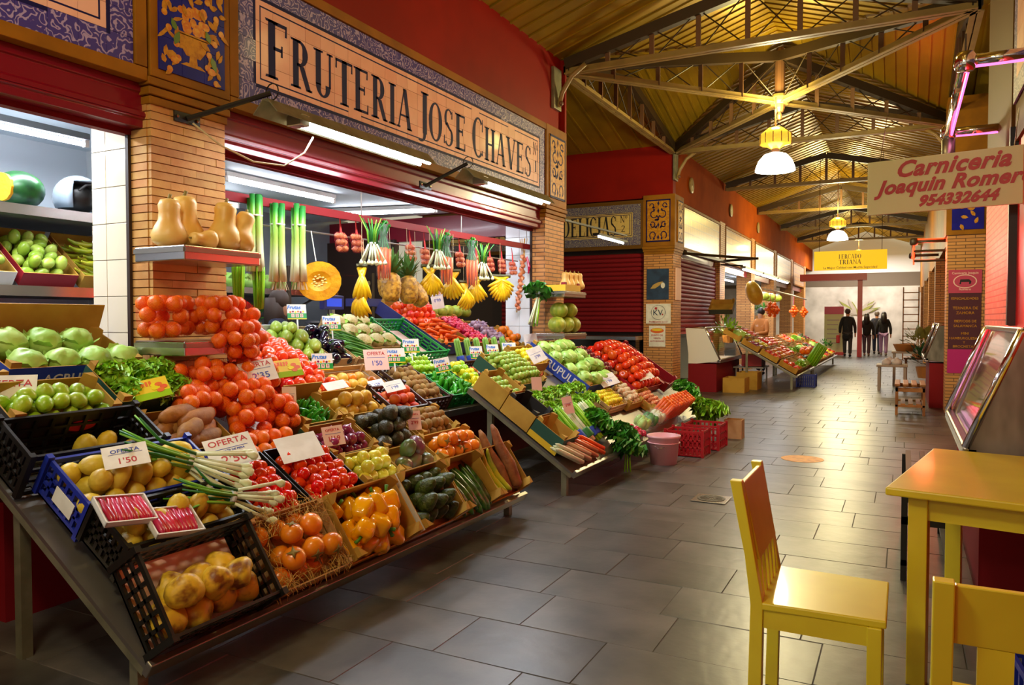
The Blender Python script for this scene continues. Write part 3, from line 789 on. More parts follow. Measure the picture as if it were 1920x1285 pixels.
# ------------------------------------------------------------------ corner stall across the gap (faces the camera)
YB = 13.9
struct(B().box((-9.5, YB+.02, 3.66), (-3.82, YB+.2, 4.62)).build('wall_corner_upper', 'red_wall'))
struct(B().box((-9.5, YB+.25, 0), (-4.36, YB+.35, 3.7)).build('wall_corner', 'dark_brown'))
struct(B().box((-4.36, YB, 0), (FX, YB+.55, 2.66)).build('pillar', 'brick_courses'))
c = struct(empty('pillar_capital'))
for i in range(3): B().box((-4.36-.012*i, YB-.012*(i+1), 2.6+i*.05), (FX+.012*(i+1), YB+.6, 2.645+i*.05)).build('course', 'ochre', c)
B().box((-4.37, YB-.02, 2.75), (FX+.03, YB+.62, 3.7)).build('block', 'ochre', c)
scroll_panel('yellow tile panel with blue scrolls on the pillar beside DELICIAS', (-4.08, YB-.022, 2.83), 'X', 1, .46, .78)
scroll_panel('tile panel glinting on the aisle face of the corner pillar', (FX+.035, 14.23, 2.83), 'Y', 1, .36, .78)
# the DELICIAS sign
s = thing('tile_sign', 'grey bordered tile sign reading DELICIAS No 2 over the closed stall', 'sign', (-6.5, YB, 2.78))
xa, xb, za, zb_ = -9.2, -4.42, 2.79, 3.56
B().box((xa+6.5-.07, -.02, za-.07-2.78), (xb+6.5+.05, .03, zb_+.07-2.78)).build('frame', 'ochre_dark', s)
ny = 31; w = (xb-xa)/ny; nz = 5; h = (zb_-za)/nz
mi = B().box((.001, -.03, .001), (w-.001, -.02, h-.001)).mesh('tile', 'sign_tile_y'); mb = B().box((.001, -.03, .001), (w-.001, -.02, h-.001)).mesh('tile', 'tile_grey')
for i in range(ny):
    if xa+i*w < -6.1 and not (-8.6 < xa+i*w < -7.1): continue
    for j in range(nz): inst('tile', mb if (j in (0, nz-1) or i == ny-1) else mi, s, loc=(xa+i*w+6.5, 0, za+j*h-2.78))
b = B()
for k, ww in ((.02, .012), (.05, .012)):
    b.box((xa+6.5, -.0315, h+k+.01), (xb+6.5-w-k, -.0305, h+k+ww+.01)); b.box((xa+6.5, -.0315, zb_-2.78-h-k), (xb+6.5-w-k, -.0305, zb_-2.78-h-k+ww))
    b.box((xb+6.5-w-k-ww, -.0315, h+k+.01), (xb+6.5-w-k, -.0305, zb_-2.78-h-k+ww))
b.build('painted_line', 'navy', s)
for wd_, u0, u1, v0, hh in (('DELICIAS', .48, 1.62, .21, .36), ('CON', -1.5, -.7, .21, .36), ('No', 1.68, 1.83, .44, .13), ('2', 1.7, 1.79, .27, .12)):
    serif_text(B(), [wd_], u0, u1, v0, hh, t0=-.033, t1=-.0315, ax='Y', small=1).build('lettering', 'ink_black', s)
# closed shutters
def shutter(name, label, mw, w, z0, z1, pitch=.085, m='red_slat'):
    t = thing(name, label, 'shutter', mw=mw)
    B().box((-w/2, .02, z0), (w/2, .03, z1)).build('backing', 'dark_brown', t)
    me = B().poly([(0, .0), (-.018, .02), (-.022, pitch*.5), (-.018, pitch-.02), (0, pitch-.006)], -w/2, w/2, 'X').mesh('slat', m)
    z = z0
    while z < z1-.03: inst('slat', me, t, loc=(0, 0, z)); z += pitch
    B().box((-w/2, -.03, z0-.05), (w/2, .02, z0)).build('bottom_rail', m, t)
shutter('roller_shutter', 'closed dark red roller shutter below the DELICIAS sign', T(-5.9, YB+.1, 0), 3.05, 1.2, 2.62)
# dark deli counter
t = thing('deli_counter', 'dark glass fronted counter with a steel ledge below the closed shutter', 'counter', (-5.9, YB-.1, 0))
B().box((-1.5, -.3, 0), (1.5, .15, .45)).build('base', 'red_slat', t); B().box((-1.5, -.25, .45), (1.5, .1, 1.0)).build('front_glass', 'black_gloss', t)
B().box((-1.53, -.32, 1.0), (1.53, .18, 1.08)).build('ledge', 'steel', t, bevel=.01); B().box((-1.5, -.27, .72), (1.5, -.25, .75)).build('shelf_edge', 'gold_glaze', t)
# notices on the corner pillar
def notice(label, x0, x1, z0, z1, m, text=(), y=YB-.004, cat='notice', shapes=None):
    t = thing('notice', label, cat, ((x0+x1)/2, y, z0)); w = x1-x0
    bd = B().box((-w/2, -.006, 0), (w/2, 0, z1-z0)).build('board', m, t)
    for body, size, u, v, mm in text:
        inst('lettering', text_mesh('lettering', body, size, mm, bold=.0006), bd).matrix_local = T(u, -.0075, v) @ FACE_NY
    if shapes: shapes(bd)
    return t
M('poster_blue', '27405E', .5, col2='1B2C46', ns=6); M('poster_gold', 'B9974E', .5); M('poster_red', 'B0242A', .5)
def sh1(t):
    B().poly(leafp(-.14, .2, .28, .08, .5), -.0085, -.0065, 'Y').build('painted_bread', 'poster_gold', t); B().poly(ellipse(.1, .26, .04, .055), -.0085, -.0065, 'Y').build('painted_seal', 'paper', t)
notice('dark blue poster with a golden loaf on the corner pillar', -4.3, -3.88, 1.76, 2.33, 'poster_blue', (), shapes=sh1)
def sh2(t):
    b = B(); pts = ellipse(0, .21, .135, .135, 28)
    for p, q in zip(pts, pts[1:]+pts[:1]): b.bar((p[0], -.008, p[1]), (q[0], -.008, q[1]), .008, .003)
    b.build('ring', 'poster_blue', t); B().poly(leafp(-.07, .27, .06, .05, .5), -.009, -.0065, 'Y').build('painted_heart', 'poster_red', t)
    B().poly(ellipse(.08, .17, .015, .015, 8), -.009, -.0065, 'Y').build('painted_dot', 'poster_red', t)
notice('white square notice with the round KV logo on the corner pillar', -4.31, -3.84, 1.31, 1.68, 'paper', (('KV', .15, -.01, .2, 'poster_blue'), ('PARMIGIANO & CO', .04, 0, .03, 'poster_red')), shapes=sh2)
def sh3(t):
    B().poly(ellipse(0, .3, .13, .05), -.009, -.0065, 'Y').build('printed_oval', 'fruta_orange', t)
    B().poly(ellipse(.0, .315, .1, .025), -.0095, -.0065, 'Y').build('printed_oval', 'fruta_yellow', t)
notice('small white notice reading PUNTO DE VENTA AUTORIZADO under the logo', -4.25, -3.94, .88, 1.27, 'paper', (('PUNTO DE', .045, 0, .21, 'poster_red'), ('VENTA', .045, 0, .155, 'poster_red'), ('AUTORIZADO', .042, 0, .1, 'poster_red')), shapes=sh3)
t = tag(B().box((FX+.001, 14.05, 1.75), (FX+.02, 14.4, 2.35)).build('notice', 'paper_pink'), 'plain pale panel on the aisle face of the corner pillar', 'notice')

# ------------------------------------------------------------------ far left row of stalls along the aisle
brick_mat('far_sign_tiles', 'C9A27E', 'BE9470', '8E7A90', .155, .15, .08, rough=.32, axes='YZ', off=0, coat=.12, bump=.15)
struct(B().box((-4.2, YB+.2, 3.64), (-3.82, 38, 4.62)).build('wall_far_left', 'red_wall_lit'))
bays = [(14.55, 17.9), (18.45, 21.95), (22.5, 26.1), (26.65, 30.3), (30.85, 34.5)]
words = ('closed shutter bay', 'melon and orange nets', 'seated white lit bay', 'dim fourth bay', 'furthest bay')
for k, (a, b_) in enumerate(bays):
    struct(B().box((-4.2, b_, 0), (FX, b_+.55, 3.66)).build('pillar', 'brick_courses'))
    t = thing('tile_sign', ('shining tile sign over the red shutter beside the corner pillar', 'tile sign above the far fruit stall with the hanging melon', 'third tile sign along the far left row', 'fourth tile sign along the far left row', 'furthest tile sign of the left row')[k], 'sign', (FX, (a+b_)/2, 2.78))
    L = (b_-a)/2-.05
    B().box((-.1, -L, 0), (-.0, L, .78)).build('tiles', 'far_sign_tiles', t); 
    for z in (-.05, .78): B().box((-.1, -L-.03, z), (.02, L+.03, z+.05)).build('frame', 'ochre', t)
    for yy in (-L-.03, L): B().box((-.1, yy, 0), (.02, yy+.03, .78)).build('frame', 'ochre', t)
    B().poly([(.0, 0), (.05, 0), (.05, .16), (0, .16)], -L, L, 'Y').xf(T(-.16, 0, -.23)).build('roller_box', 'red_paint', t)
shutter('roller_shutter', 'closed red roller shutter facing the aisle beside the corner pillar', T(-3.9, 16.2, 0) @ RZ(PI/2), 3.3, 1.15, 2.62)
# round plaques on the upper wall
for k, yy in enumerate((15.2, 19.1, 23.0)):
    tag(B().lathe([(0,0),(.13,0),(.16,.02),(.15,.04),(.1,.03),(0,.05)], 20).xf(T(-3.82, yy, 4.05) @ RY(PI/2)).build('wall_plaque', 'truss_paint', smooth=True), ('oval plaque on the upper wall next to the corner bracket', 'oval plaque high on the wall, second down the row', 'oval plaque high on the wall, third down the row')[k], 'plaque')
struct(B().box((-6.8, 17.95, 0), (-6.7, 30.3, 3)).build('wall_far_stall_back', 'white_paint'))
struct(B().box((-6.8, 17.95, 2.72), (-4.0, 30.3, 2.8)).build('ceiling_far_stall', 'ceil_white'))
struct(B().box((-6.8, 17.9, 0), (-4.2, 18.0, 2.8)).build('wall_far_stall_side', 'white_paint'))
for k in range(3): tube_fitting((-4.9, 18.8+2.4*k, 2.6), (-4.9, 20.3+2.4*k, 2.6), 'inside tube light of the far fruit stall, %s' % ('by the shutter', 'in its middle', 'at its far end')[k], 22)
t = thing('arm_light', 'long bluish tube light hung along the far fruit stall front', 'light fitting', (-3.3, 18.0, 2.56))
for k in range(3):
    B().box((-.06, 2.6*k, 0), (.06, 2.6*k+2.4, .05)).build('hood', 'galv', t); B().tube([(0, 2.6*k+.05, -.02), (0, 2.6*k+2.35, -.02)], .02, 6).build('tube', 'tube_light', t)
B().tube([(-.5, 0, .1), (0, 0, .06)], .02, 6).build('arm', 'black', t)
light('far_stall_glow', 'AREA', (-3.3, 22, 2.5), TUBEC, 90, .15, 7.5)
t = thing('awning_arm', 'black folded awning arm above the closed red shutter', 'awning', (-3.8, 14.6, 2.66))
B().bar((0, 0, 0), (.9, 2.6, .05), .04, .05).build('arm', 'black', t); B().bar((.05, 3.0, .05), (.95, 2.7, .06), .04, .05).build('arm', 'black', t); B().bar((0, .1, .03), (.2, 3.2, .03), .1, .05).build('case', 'iron_dark', t)
# ------------------------------------------------------------------ right block by the butcher
XRF = .64
struct(B().box((XRF, 6.3, 0), (1.3, 8.0, 2.6)).build('wall_right_pillar', 'brick_pink_lit'))
struct(B().box((XRF, 6.3, 2.6), (1.3, 8.02, 4.62)).build('wall_right_upper', 'ochre_dark'))
M('red_lacquer', 'C80A0A', .35)
struct(B().box((XRF+.04, -3, 0), (1.3, 6.26, 2.6)).build('wall_right', 'red_lacquer'))
struct(B().box((XRF-.01, 6.24, 0), (1.2, 6.3, 2.7)).build('trim_6', 'black'))
struct(B().box((XRF+.02, -3, 2.6), (1.3, 6.3, 4.62)).build('wall_right_sign_zone', 'ochre_dark'))
t = thing('tile_sign', 'tile sign high on the right wall catching a yellow glint', 'sign', (XRF+.015, 4.6, 2.85))
me = B().box((-.012, .001, .001), (0, .149, .139)).mesh('tile', 'tile_lilac'); me2 = B().box((-.012, .001, .001), (0, .149, .139)).mesh('tile', 'sign_tile')
for i in range(22):
    for j in range(6): inst('tile', me if i in (0, 21) or j in (0, 5) else me2, t, loc=(0, -1.65+i*.15, j*.14))
# hanging sign of the butcher
sx0, sx1 = -.25, .72
mw = T(-.25, 6.2, 2.144) @ RZ(math.atan2(-.2, .97))
t = thing('hanging_sign', 'cream hanging sign with red script reading Carniceria Joaquin Romero', 'sign', mw=mw)
M('cream_board', 'CCD29A', .6, spec=.2); M('sign_red', 'A81E22', .5)
bd = B().box((0, -.012, 0), (.99, .012, .385)).build('board', 'cream_board', t, bevel=.004)
for body, size, u, v in (('Carniceria', .155, .53, .305), ('Joaquin Romero', .135, .54, .185), ('954332644', .1, .57, .07)):
    o = inst('lettering', text_mesh('lettering', body, size, 'sign_red', bold=.0055, shear=.36, space=1.06), bd); o.matrix_local = T(u, -.0135, v) @ FACE_NY
for u in (.08, .9):
    B().tube([(u, 0, .385), (u+.02, .1, .72)], .003, 5).build('wire', 'steel', t)
# chrome canopy frame
def canopy(name, label, x0, x1, ya, yb, z, m, r=.025, lower=None):
    t = thing(name, label, 'frame', (x0, ya, z)); w = x1-x0; L = yb-ya
    for p, q in (((0,0,0),(w,0,0)), ((0,L,0),(w,L,0)), ((0,0,0),(0,L,0))): B().tube([p, q], r, 10).build('rail', m, t, smooth=True)
    for p in ((0,0,0),(0,L,0)): B().lathe([(0,-.06),(.045,-.055),(.06,-.03),(.06,.02),(.045,.05),(0,.06)], 14).build('corner_boss', m, t, loc=p, smooth=True)
    return t
cf = canopy('canopy_frame', 'chrome rail frame lit pink above the butcher sign', .3, .68, 5.25, 7.16, 2.9, 'chrome', r=.034)
B().tube([(0, 1.91, -.06), (0, 1.91, -.32)], .05, 14).build('spotlight', 'steel_dull', cf, smooth=True)
B().tube([(0, 0, .05), (0, 0, .16)], .006, 5).build('hook', 'iron_dark', cf)
for p, q in (((.02, .06, -.035), (.02, 1.85, -.035)), ((.05, 0, -.035), (.36, 0, -.035)), ((.05, 1.91, -.035), (.36, 1.91, -.035))): B().tube([p, q], .009, 6).build('light_strip', 'pink_tube', cf)
light('pink_glow', 'AREA', (.34, 6.2, 2.84), (1, .3, .55), 1, .06, 1.8)
light('red_glow', 'AREA', (.47, 4.9, 1.5), (1, .06, .05), 6, .1, 1.8, (0, -PI/2, 0))
light('red_glow', 'AREA', (.40, 7.2, 1.9), (1, .07, .06), 16, .3, 1.4, (0, -PI/2, 0))
# ------------------------------------------------------------------ meat counter with slanted glass
M('meat', 'B8222E', .3, col2='E08A80', ns=22, rnd=.15, coat=.3); M('meat_pale', 'E0A08A', .35, col2='C85A4A', ns=25, rnd=.15, coat=.3); M('tray', 'E8DCE8', .3)
M('marble_steel', '8E8A82', .35, metal=.15, col2='5E5A52', ns=6, stretch=(1, 1, .35))
def meat_case(label, x, ya, yb, zlo, zhi, dx, flip=1, full=True, cname='meat_counter', base_m='red_slat', glow=(1, .45, .75), endm='marble_steel', power=24):
    t = thing(cname, label, 'display counter', (x, ya, 0)); L = yb-ya; s = flip
    B().box((min(s*.06, s*.6), 0, 0), (max(s*.06, s*.6), L, zlo-.08)).build('base', base_m, t)
    B().bar((s*.02, 0, zlo-.03), (s*.02, L, zlo-.03), .07, .07).build('front_rail', 'steel', t, bevel=.012)
    g = B(); g.add([(s*.03, .03, zlo+.01), (s*.03, L-.03, zlo+.01), (s*dx, L-.03, zhi), (s*dx, .03, zhi)], [(0,1,2,3) if s < 0 else (3,2,1,0)])
    o = g.build('front_glass', 'glass', t); so = o.modifiers.new('s', 'SOLIDIFY'); so.thickness = .006
    B().box((min(s*dx, s*(dx+.35)), .03, zhi), (max(s*dx, s*(dx+.35)), L-.03, zhi+.012)).build('top_glass', 'glass', t)
    for yy in (.0, L-.03):
        B().poly([(s*.0, zlo-.03), (s*.03, zlo+.06), (s*(dx-.02), zhi+.02), (s*(dx+.36), zhi+.02), (s*.6, zlo+.1), (s*.6, zlo-.1)] if s > 0 else [(s*.6, zlo-.1), (s*.6, zlo+.1), (s*(dx+.36), zhi+.02), (s*(dx-.02), zhi+.02), (s*.03, zlo+.06), (0, zlo-.03)], yy, yy+.03, 'Y').build('end_panel', endm if yy == 0 else 'glass', t, bevel=.004)
        B().tube([(s*.0, yy+.015, zlo), (s*(dx-.02), yy+.015, zhi), (s*(dx+.36), yy+.015, zhi+.015)], .022, 8).build('edge_trim', 'chrome', t, smooth=True)
    B().bar((s*dx, 0, zhi+.01), (s*dx, L, zhi+.01), .05, .03).build('top_rail', 'steel', t, bevel=.008)
    B().box((min(s*.05, s*.58), .03, zlo-.06), (max(s*.05, s*.58), L-.03, zlo-.02)).build('deck', 'tray', t)
    if full:
        light('case_glow', 'AREA', (x+s*(dx+.05), (ya+yb)/2, zhi-.04), glow, power, .08, L-.2)
    return t
meat_case('long meat counter with slanted glass and grey end panel behind the yellow table', .28, 4.34, 6.15, .75, 1.32, .24)
k = 0
for i in range(7):
    for j in range(2):
        tr = tag(B().box((-.1, -.12, 0), (.1, .12, .02)).xf(T(.46+j*.22, 4.5+i*.24, .735)).build('meat_tray', 'tray'), 'white tray lying in the slanted meat counter', 'tray', 'trays inside the meat counter')
        for q in range(4):
            b = B().ball((0, 0, 0), (.045, .04, .025), 8)
            o = inst('meat_cut', b.mesh('meat_cut', 'meat' if (i+q) % 3 else 'meat_pale', True), None, loc=(.42+j*.22+.08*(q % 2), 4.45+i*.24+.1*(q//2), .776), rot=(0, 0, rnd(0, 3)))
            tag(o, 'cut of red meat on a tray in the meat counter', 'meat', 'meat cuts in the slanted counter')
# ------------------------------------------------------------------ poster pillar across the right side of the crossing
YP = 12.9
struct(B().box((.55, YP, 0), (1.03, YP+.55, 2.62)).build('pillar', 'brick_courses'))
struct(B().box((.53, YP-.02, 2.62), (1.05, YP+.6, 4.62)).build('pillar_capital', 'ochre'))
t = thing('tile_panel_sign', 'blue tile panel with golden flowers above the butcher poster pillar', 'tile panel', (.8, YP-.02, 2.69))
B().box((-.2, -.012, 0), (.2, 0, .6)).build('board', 'tile_blue', t)
for sg in (-1, 1):
    for k2 in range(5): B().poly(leafp(sg*.09, .08+.11*k2, .1, .05, 1.2*sg+k2), -.014, -.012, 'Y').build('painted_leaf', 'gold_glaze', t)
M('maroon', '4A1424', .45); M('magenta', 'B8146E', .4); M('rose', 'B83A5A', .45)
def shp(t):
    B().box((-.21, -.0075, 1.17), (.21, -.005, 1.51)).build('header', 'rose', t)
    B().poly(ellipse(0, 1.34, .15, .1, 24), -.009, -.006, 'Y').build('logo_oval', 'paper_pink', t); B().poly(ellipse(0, 1.34, .135, .088, 24), -.0095, -.006, 'Y').build('logo_oval', 'rose', t)
    B().poly([(-.07,1.3),(-.06,1.37),(.05,1.37),(.08,1.34),(.07,1.3),(.05,1.3),(.05,1.33),(-.05,1.33),(-.05,1.3)], -.0105, -.006, 'Y').build('logo_bull', 'ink_black', t)
    B().box((-.21, -.0075, 0), (.21, -.005, .35)).build('footer', 'magenta', t)
notice('tall maroon butcher poster listing ESPECIALIDADES on the right pillar', .575, .985, .6, 2.11, 'maroon',
       (('Carniceria Joaquin', .045, 0, 1.46, 'paper_pink'), ('Romero', .045, 0, 1.225, 'paper_pink'), ('ESPECIALIDADES', .046, 0, 1.09, 'gold_glaze'), ('TERNERA DE', .055, .01, .95, 'gold_glaze'), ('ZAMORA', .055, .01, .88, 'gold_glaze'), ('IBERICOS DE', .05, .01, .76, 'gold_glaze'), ('SALAMANCA', .05, .01, .69, 'gold_glaze'),
        ('MINI', .05, .01, .58, 'gold_glaze'), ('HAMBURGUESAS', .05, 0, .51, 'gold_glaze'), ('Y', .045, 0, .45, 'gold_glaze'), ('BROCHETAS', .05, 0, .39, 'gold_glaze')), y=YP-.002, shapes=shp, cat='poster')
struct(B().box((.6, 13.45, 2.6), (1.0, 38, 4.62)).build('wall_far_right_upper', 'ochre'))
struct(B().box((1.6, 13.45, 0), (1.7, 38, 2.7)).build('wall_far_right', 'wood'))
for k, yy in enumerate((17.6, 22.2, 27.5, 32.5)):
    struct(B().box((.55, yy, 0), (1.0, yy+.5, 2.62)).build('pillar', 'brick_courses'))
cf2 = canopy('canopy_frame', 'dark rail frame edged with red neon on the far right stall', .12, .56, 13.5, 16.4, 2.6, 'iron_dark')
B().tube([(0, .0, -.06), (0, 2.9, -.06)], .014, 6).build('neon_tube', 'red_neon', cf2); B().tube([(0, 0, .03), (.44, 0, .03)], .014, 6).build('neon_tube', 'red_neon', cf2); B().tube([(0, 0, -.36), (0, 0, 0)], .014, 6).build('neon_tube', 'red_neon', cf2)
for z in (-.15, -.3): B().tube([(0, 0, z), (.44, 0, z)], .02, 8).build('rail', 'iron_dark', cf2)
light('neon_glow', 'POINT', (.3, 13.7, 2.4), (1, .12, .06), 30, .15)
meat_case('second slanted counter with a grey end panel behind the poster pillar', .3, 13.6, 15.6, .78, 1.3, .2, full=False)
# slatted wooden stool
t = thing('slatted_stool', 'wooden slatted stool glowing red on top in the aisle', 'stool', (.09, 12.55, 0))
for k in range(4): B().box((-.2+.11*k, -.2, .42), (-.2+.11*k+.07, .75, .45)).build('slat', 'wood', t, bevel=.004)
for sx in (-.19, .16):
    for sy in (-.18, .7): B().box((sx, sy, 0), (sx+.035, sy+.035, .42)).build('leg', 'wood', t)
    B().box((sx, -.15, .34), (sx+.03, .72, .4)).build('apron', 'wood', t); B().box((sx, -.15, .12), (sx+.03, .72, .15)).build('stretcher', 'wood', t)
for sy in (-.18, .7): B().box((-.19, sy, .34), (.19, sy+.03, .4)).build('apron', 'wood', t); B().box((-.19, sy, .12), (.19, sy+.03, .15)).build('stretcher', 'wood', t)
for k in range(3): B().box((-.12+.1*k, -.15, .15), (-.06+.1*k, .72, .165)).build('shelf_slat', 'wood', t)
# tables with goods further down
M('cloth_white', 'D8D8DC', .7); M('stool_grey', 'A89A8C', .5)
def plain_table(label, x, y, w, l, h, m='stool_grey'):
    t = thing('display_table', label, 'table', (x, y, 0))
    B().box((-w/2, -l/2, h-.04), (w/2, l/2, h)).build('table_top', m, t, bevel=.006)
    for sx in (-1, 1):
        for sy in (-1, 1): B().box((sx*(w/2-.05)-.025, sy*(l/2-.05)-.025, 0), (sx*(w/2-.05)+.025, sy*(l/2-.05)+.025, h-.04)).build('leg', m, t)
plain_table('low grey table with bagged goods near the wooden stool', -.2, 16.9, .55, .7, .5)
plain_table('taller grey table holding a basket of packets', .15, 18.2, .75, .9, .72)
for k, (x, y, z, r) in enumerate(((-.3, 16.75, .5, .09), (-.12, 16.8, .5, .1), (-.25, 17.05, .5, .1))):
    o = B().lathe([(0,0),(r*.9,0),(r,r*.5),(r*.8,r),(r*.3,r*1.2),(r*.35,r*1.4),(0,r*1.35)], 10, fn=lambda a, z: 1+.1*math.sin(5*a)).build('paper_bag', 'cloth_white', smooth=True, loc=(x, y, z))
    tag(o, 'small white tied bag on the low grey table', 'bag', 'white bags on the low grey table')
M('wicker', 'B87A3A', .7, bump=.5, bs=60)
o = B().lathe([(0,0),(.16,0),(.22,.14),(.23,.15),(.21,.15),(.15,.02),(0,.02)], 18).build('basket', 'wicker', smooth=True, loc=(.02, 18.0, .72)); tag(o, 'shallow wicker basket on the taller grey table', 'basket')
for k in range(6):
    o = B().box((-.05, -.03, 0), (.05, .03, .1)).build('packet', 'cloth_white', bevel=.01, loc=(.02+.07*math.cos(k*1.05), 18.0+.09*math.sin(k*1.05), .745)); o.rotation_euler = (rnd(-.3,.3), rnd(-.3,.3), k)
    tag(o, 'white packet heaped in the wicker basket', 'packet', 'packets in the wicker basket')
M('leaf_olive', '8A8A3A', .6, rnd=.2); M('leaf_green', '3E7A24', .5, rnd=.2); M('leaf_dark', '1F4A18', .5, rnd=.2); M('leaf_lime', '8CC030', .5, rnd=.15)
def shrub(label, loc, r, m, n=90, seed=1, cat='plant'):
    rr = random.Random(seed); t = thing('potted_plant', label, cat, loc)
    B().lathe([(0,0),(r*.35,0),(r*.45,r*.5),(r*.4,r*.5),(0,r*.45)], 12).build('pot', 'wicker', t)
    b = B()
    for k in range(n):
        a, e = rr.uniform(0, 6.3), rr.uniform(.1, 1.5); d = Vector((math.cos(a)*math.cos(e), math.sin(a)*math.cos(e), math.sin(e))); q = d*r*rr.uniform(.5, 1); q.z += r*.5
        s = d.cross(Vector((.3, .2, 1))).normalized()*r*.09; u = d*r*.3
        b.add([q-s*.3, q+u*.5-s, q+u, q+u*.5+s], [(0,1,2,3)])
    f = b.build('foliage', m, t); f['kind'] = 'stuff'
shrub('pale olive bushy plant behind the goods tables on the right', (.32, 19.2, .55), .42, 'leaf_olive', 160, 2)
shrub('dark green leafy plant beside the goods tables', (.42, 17.6, .2), .45, 'leaf_dark', 140, 3)
for k, (x, y) in enumerate(((.25, 18.4), (.38, 18.5))):
    t = thing('bottle', 'small bottle with a green label on the taller grey table', 'bottle', (x, y, .72), 'bottles on the grey table')
    B().lathe([(0,0),(.04,0),(.04,.16),(.015,.2),(.015,.24),(0,.24)], 10).build('body', 'cloth_white', t, smooth=True); B().lathe([(.041,.03),(.041,.1)], 10).build('label', 'ink_green', t)
plain_table('wooden crate table under the bottles and plants', .3, 19.2, .6, .8, .55, 'wood')
t = thing('display_rack', 'tall orange lit wooden rack far down the right side', 'rack', (.2, 29.5, 0))
for sx in (-.25, .22): B().box((sx, 0, 0), (sx+.04, .3, 2.5)).build('upright', 'wood', t)
for k in range(9): B().box((-.25, 0, .3+k*.25), (.26, .3, .33+k*.25)).build('shelf', 'wood', t)
# ------------------------------------------------------------------ far end of the aisle
M('plaster', 'CFC6BA', .7, col2='A89E92', ns=1.5, nlo=.35, nhi=.7); M('wall_white', 'E8E6E2', .6); M('taupe', '6A5A48', .6)
YF = 38.
struct(B().box((-12, YF, 0), (5, YF+.1, 2.9)).build('wall_end', 'plaster'))
struct(B().box((-12, YF-.02, 2.9), (5, YF+.1, 3.5)).build('trim_7', 'taupe'))
struct(B().box((-12, YF, 3.5), (5, YF+.1, 5.6)).build('wall_end_upper', 'wall_white'))
lf = thing('wall_mural', 'grey painted palm leaves on the white end wall', 'mural', (-1.9, YF-.005, 1.6))
r = random.Random(4)
for k in range(16): B().poly(leafp(0, 0, r.uniform(.5, 1.1), .16, r.uniform(.1, 3.0)), -.006-.004*k, -.003-.004*k, 'Y').build('painted_leaf', 'stool_grey' if k % 2 else 'leaf_olive', lf)
t = thing('red_canopy', 'bright red canopy beam on a red post at the far end', 'canopy', (-1.75, 31.2, 0))
B().box((-1.8, -.3, 2.85), (.5, .3, 3.1)).build('beam', 'red_lacquer', t); B().box((.2, -.08, 0), (.36, .08, 2.85)).build('post', 'red_lacquer', t)
t = thing('roll_up_banner', 'cream roll up banner with a red base near the far pillar', 'banner', (-2.45, 32.4, 0))
sh_ = B().box((-.35, 0, .12), (.35, .012, 1.9)).build('sheet', 'cream_board', t); B().box((-.38, -.1, 0), (.38, .1, .12)).build('base', 'red_lacquer', t); B().box((-.35, -.004, 1.6), (.35, 0, 1.9)).build('header', 'rose', sh_)
b = B()
for k in range(6): b.box((-.25, -.004, 1.35-.18*k), (.2-.05*(k % 3), 0, 1.39-.18*k))
b.build('print', 'stool_grey', sh_)
light('end_light', 'AREA', (-1.5, 35.5, 4.3), (1, .97, .92), 280, 3.5, 1.5)
t = thing('hanging_sign', 'yellow hanging sign reading MERCADO TRIANA over the aisle', 'sign', (-.94, 16, 2.34))
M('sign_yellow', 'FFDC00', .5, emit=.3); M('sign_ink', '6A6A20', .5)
bd = B().box((-.64, 0, 0), (.64, .03, .37)).build('board', 'sign_yellow', t)
b = B(); serif_text(b, ['MERCADO'], -.2, .2, .215, .085, t0=-.002, t1=0, ax='Y', small=1); serif_text(b, ['TRIANA'], -.2, .2, .11, .085, t0=-.002, t1=0, ax='Y', small=1); b.build('lettering', 'sign_ink', bd)
o = inst('lettering', text_mesh('lettering', 'La Mejor Calidad con Mucha Seguridad', .06, 'sign_ink', bold=.0005), bd); o.matrix_local = T(0, -.002, .045) @ FACE_NY
for u in (-.55, .55): B().tube([(u, .015, .37), (u, .015, 2.2)], .005, 4).build('wire', 'iron_dark', t)

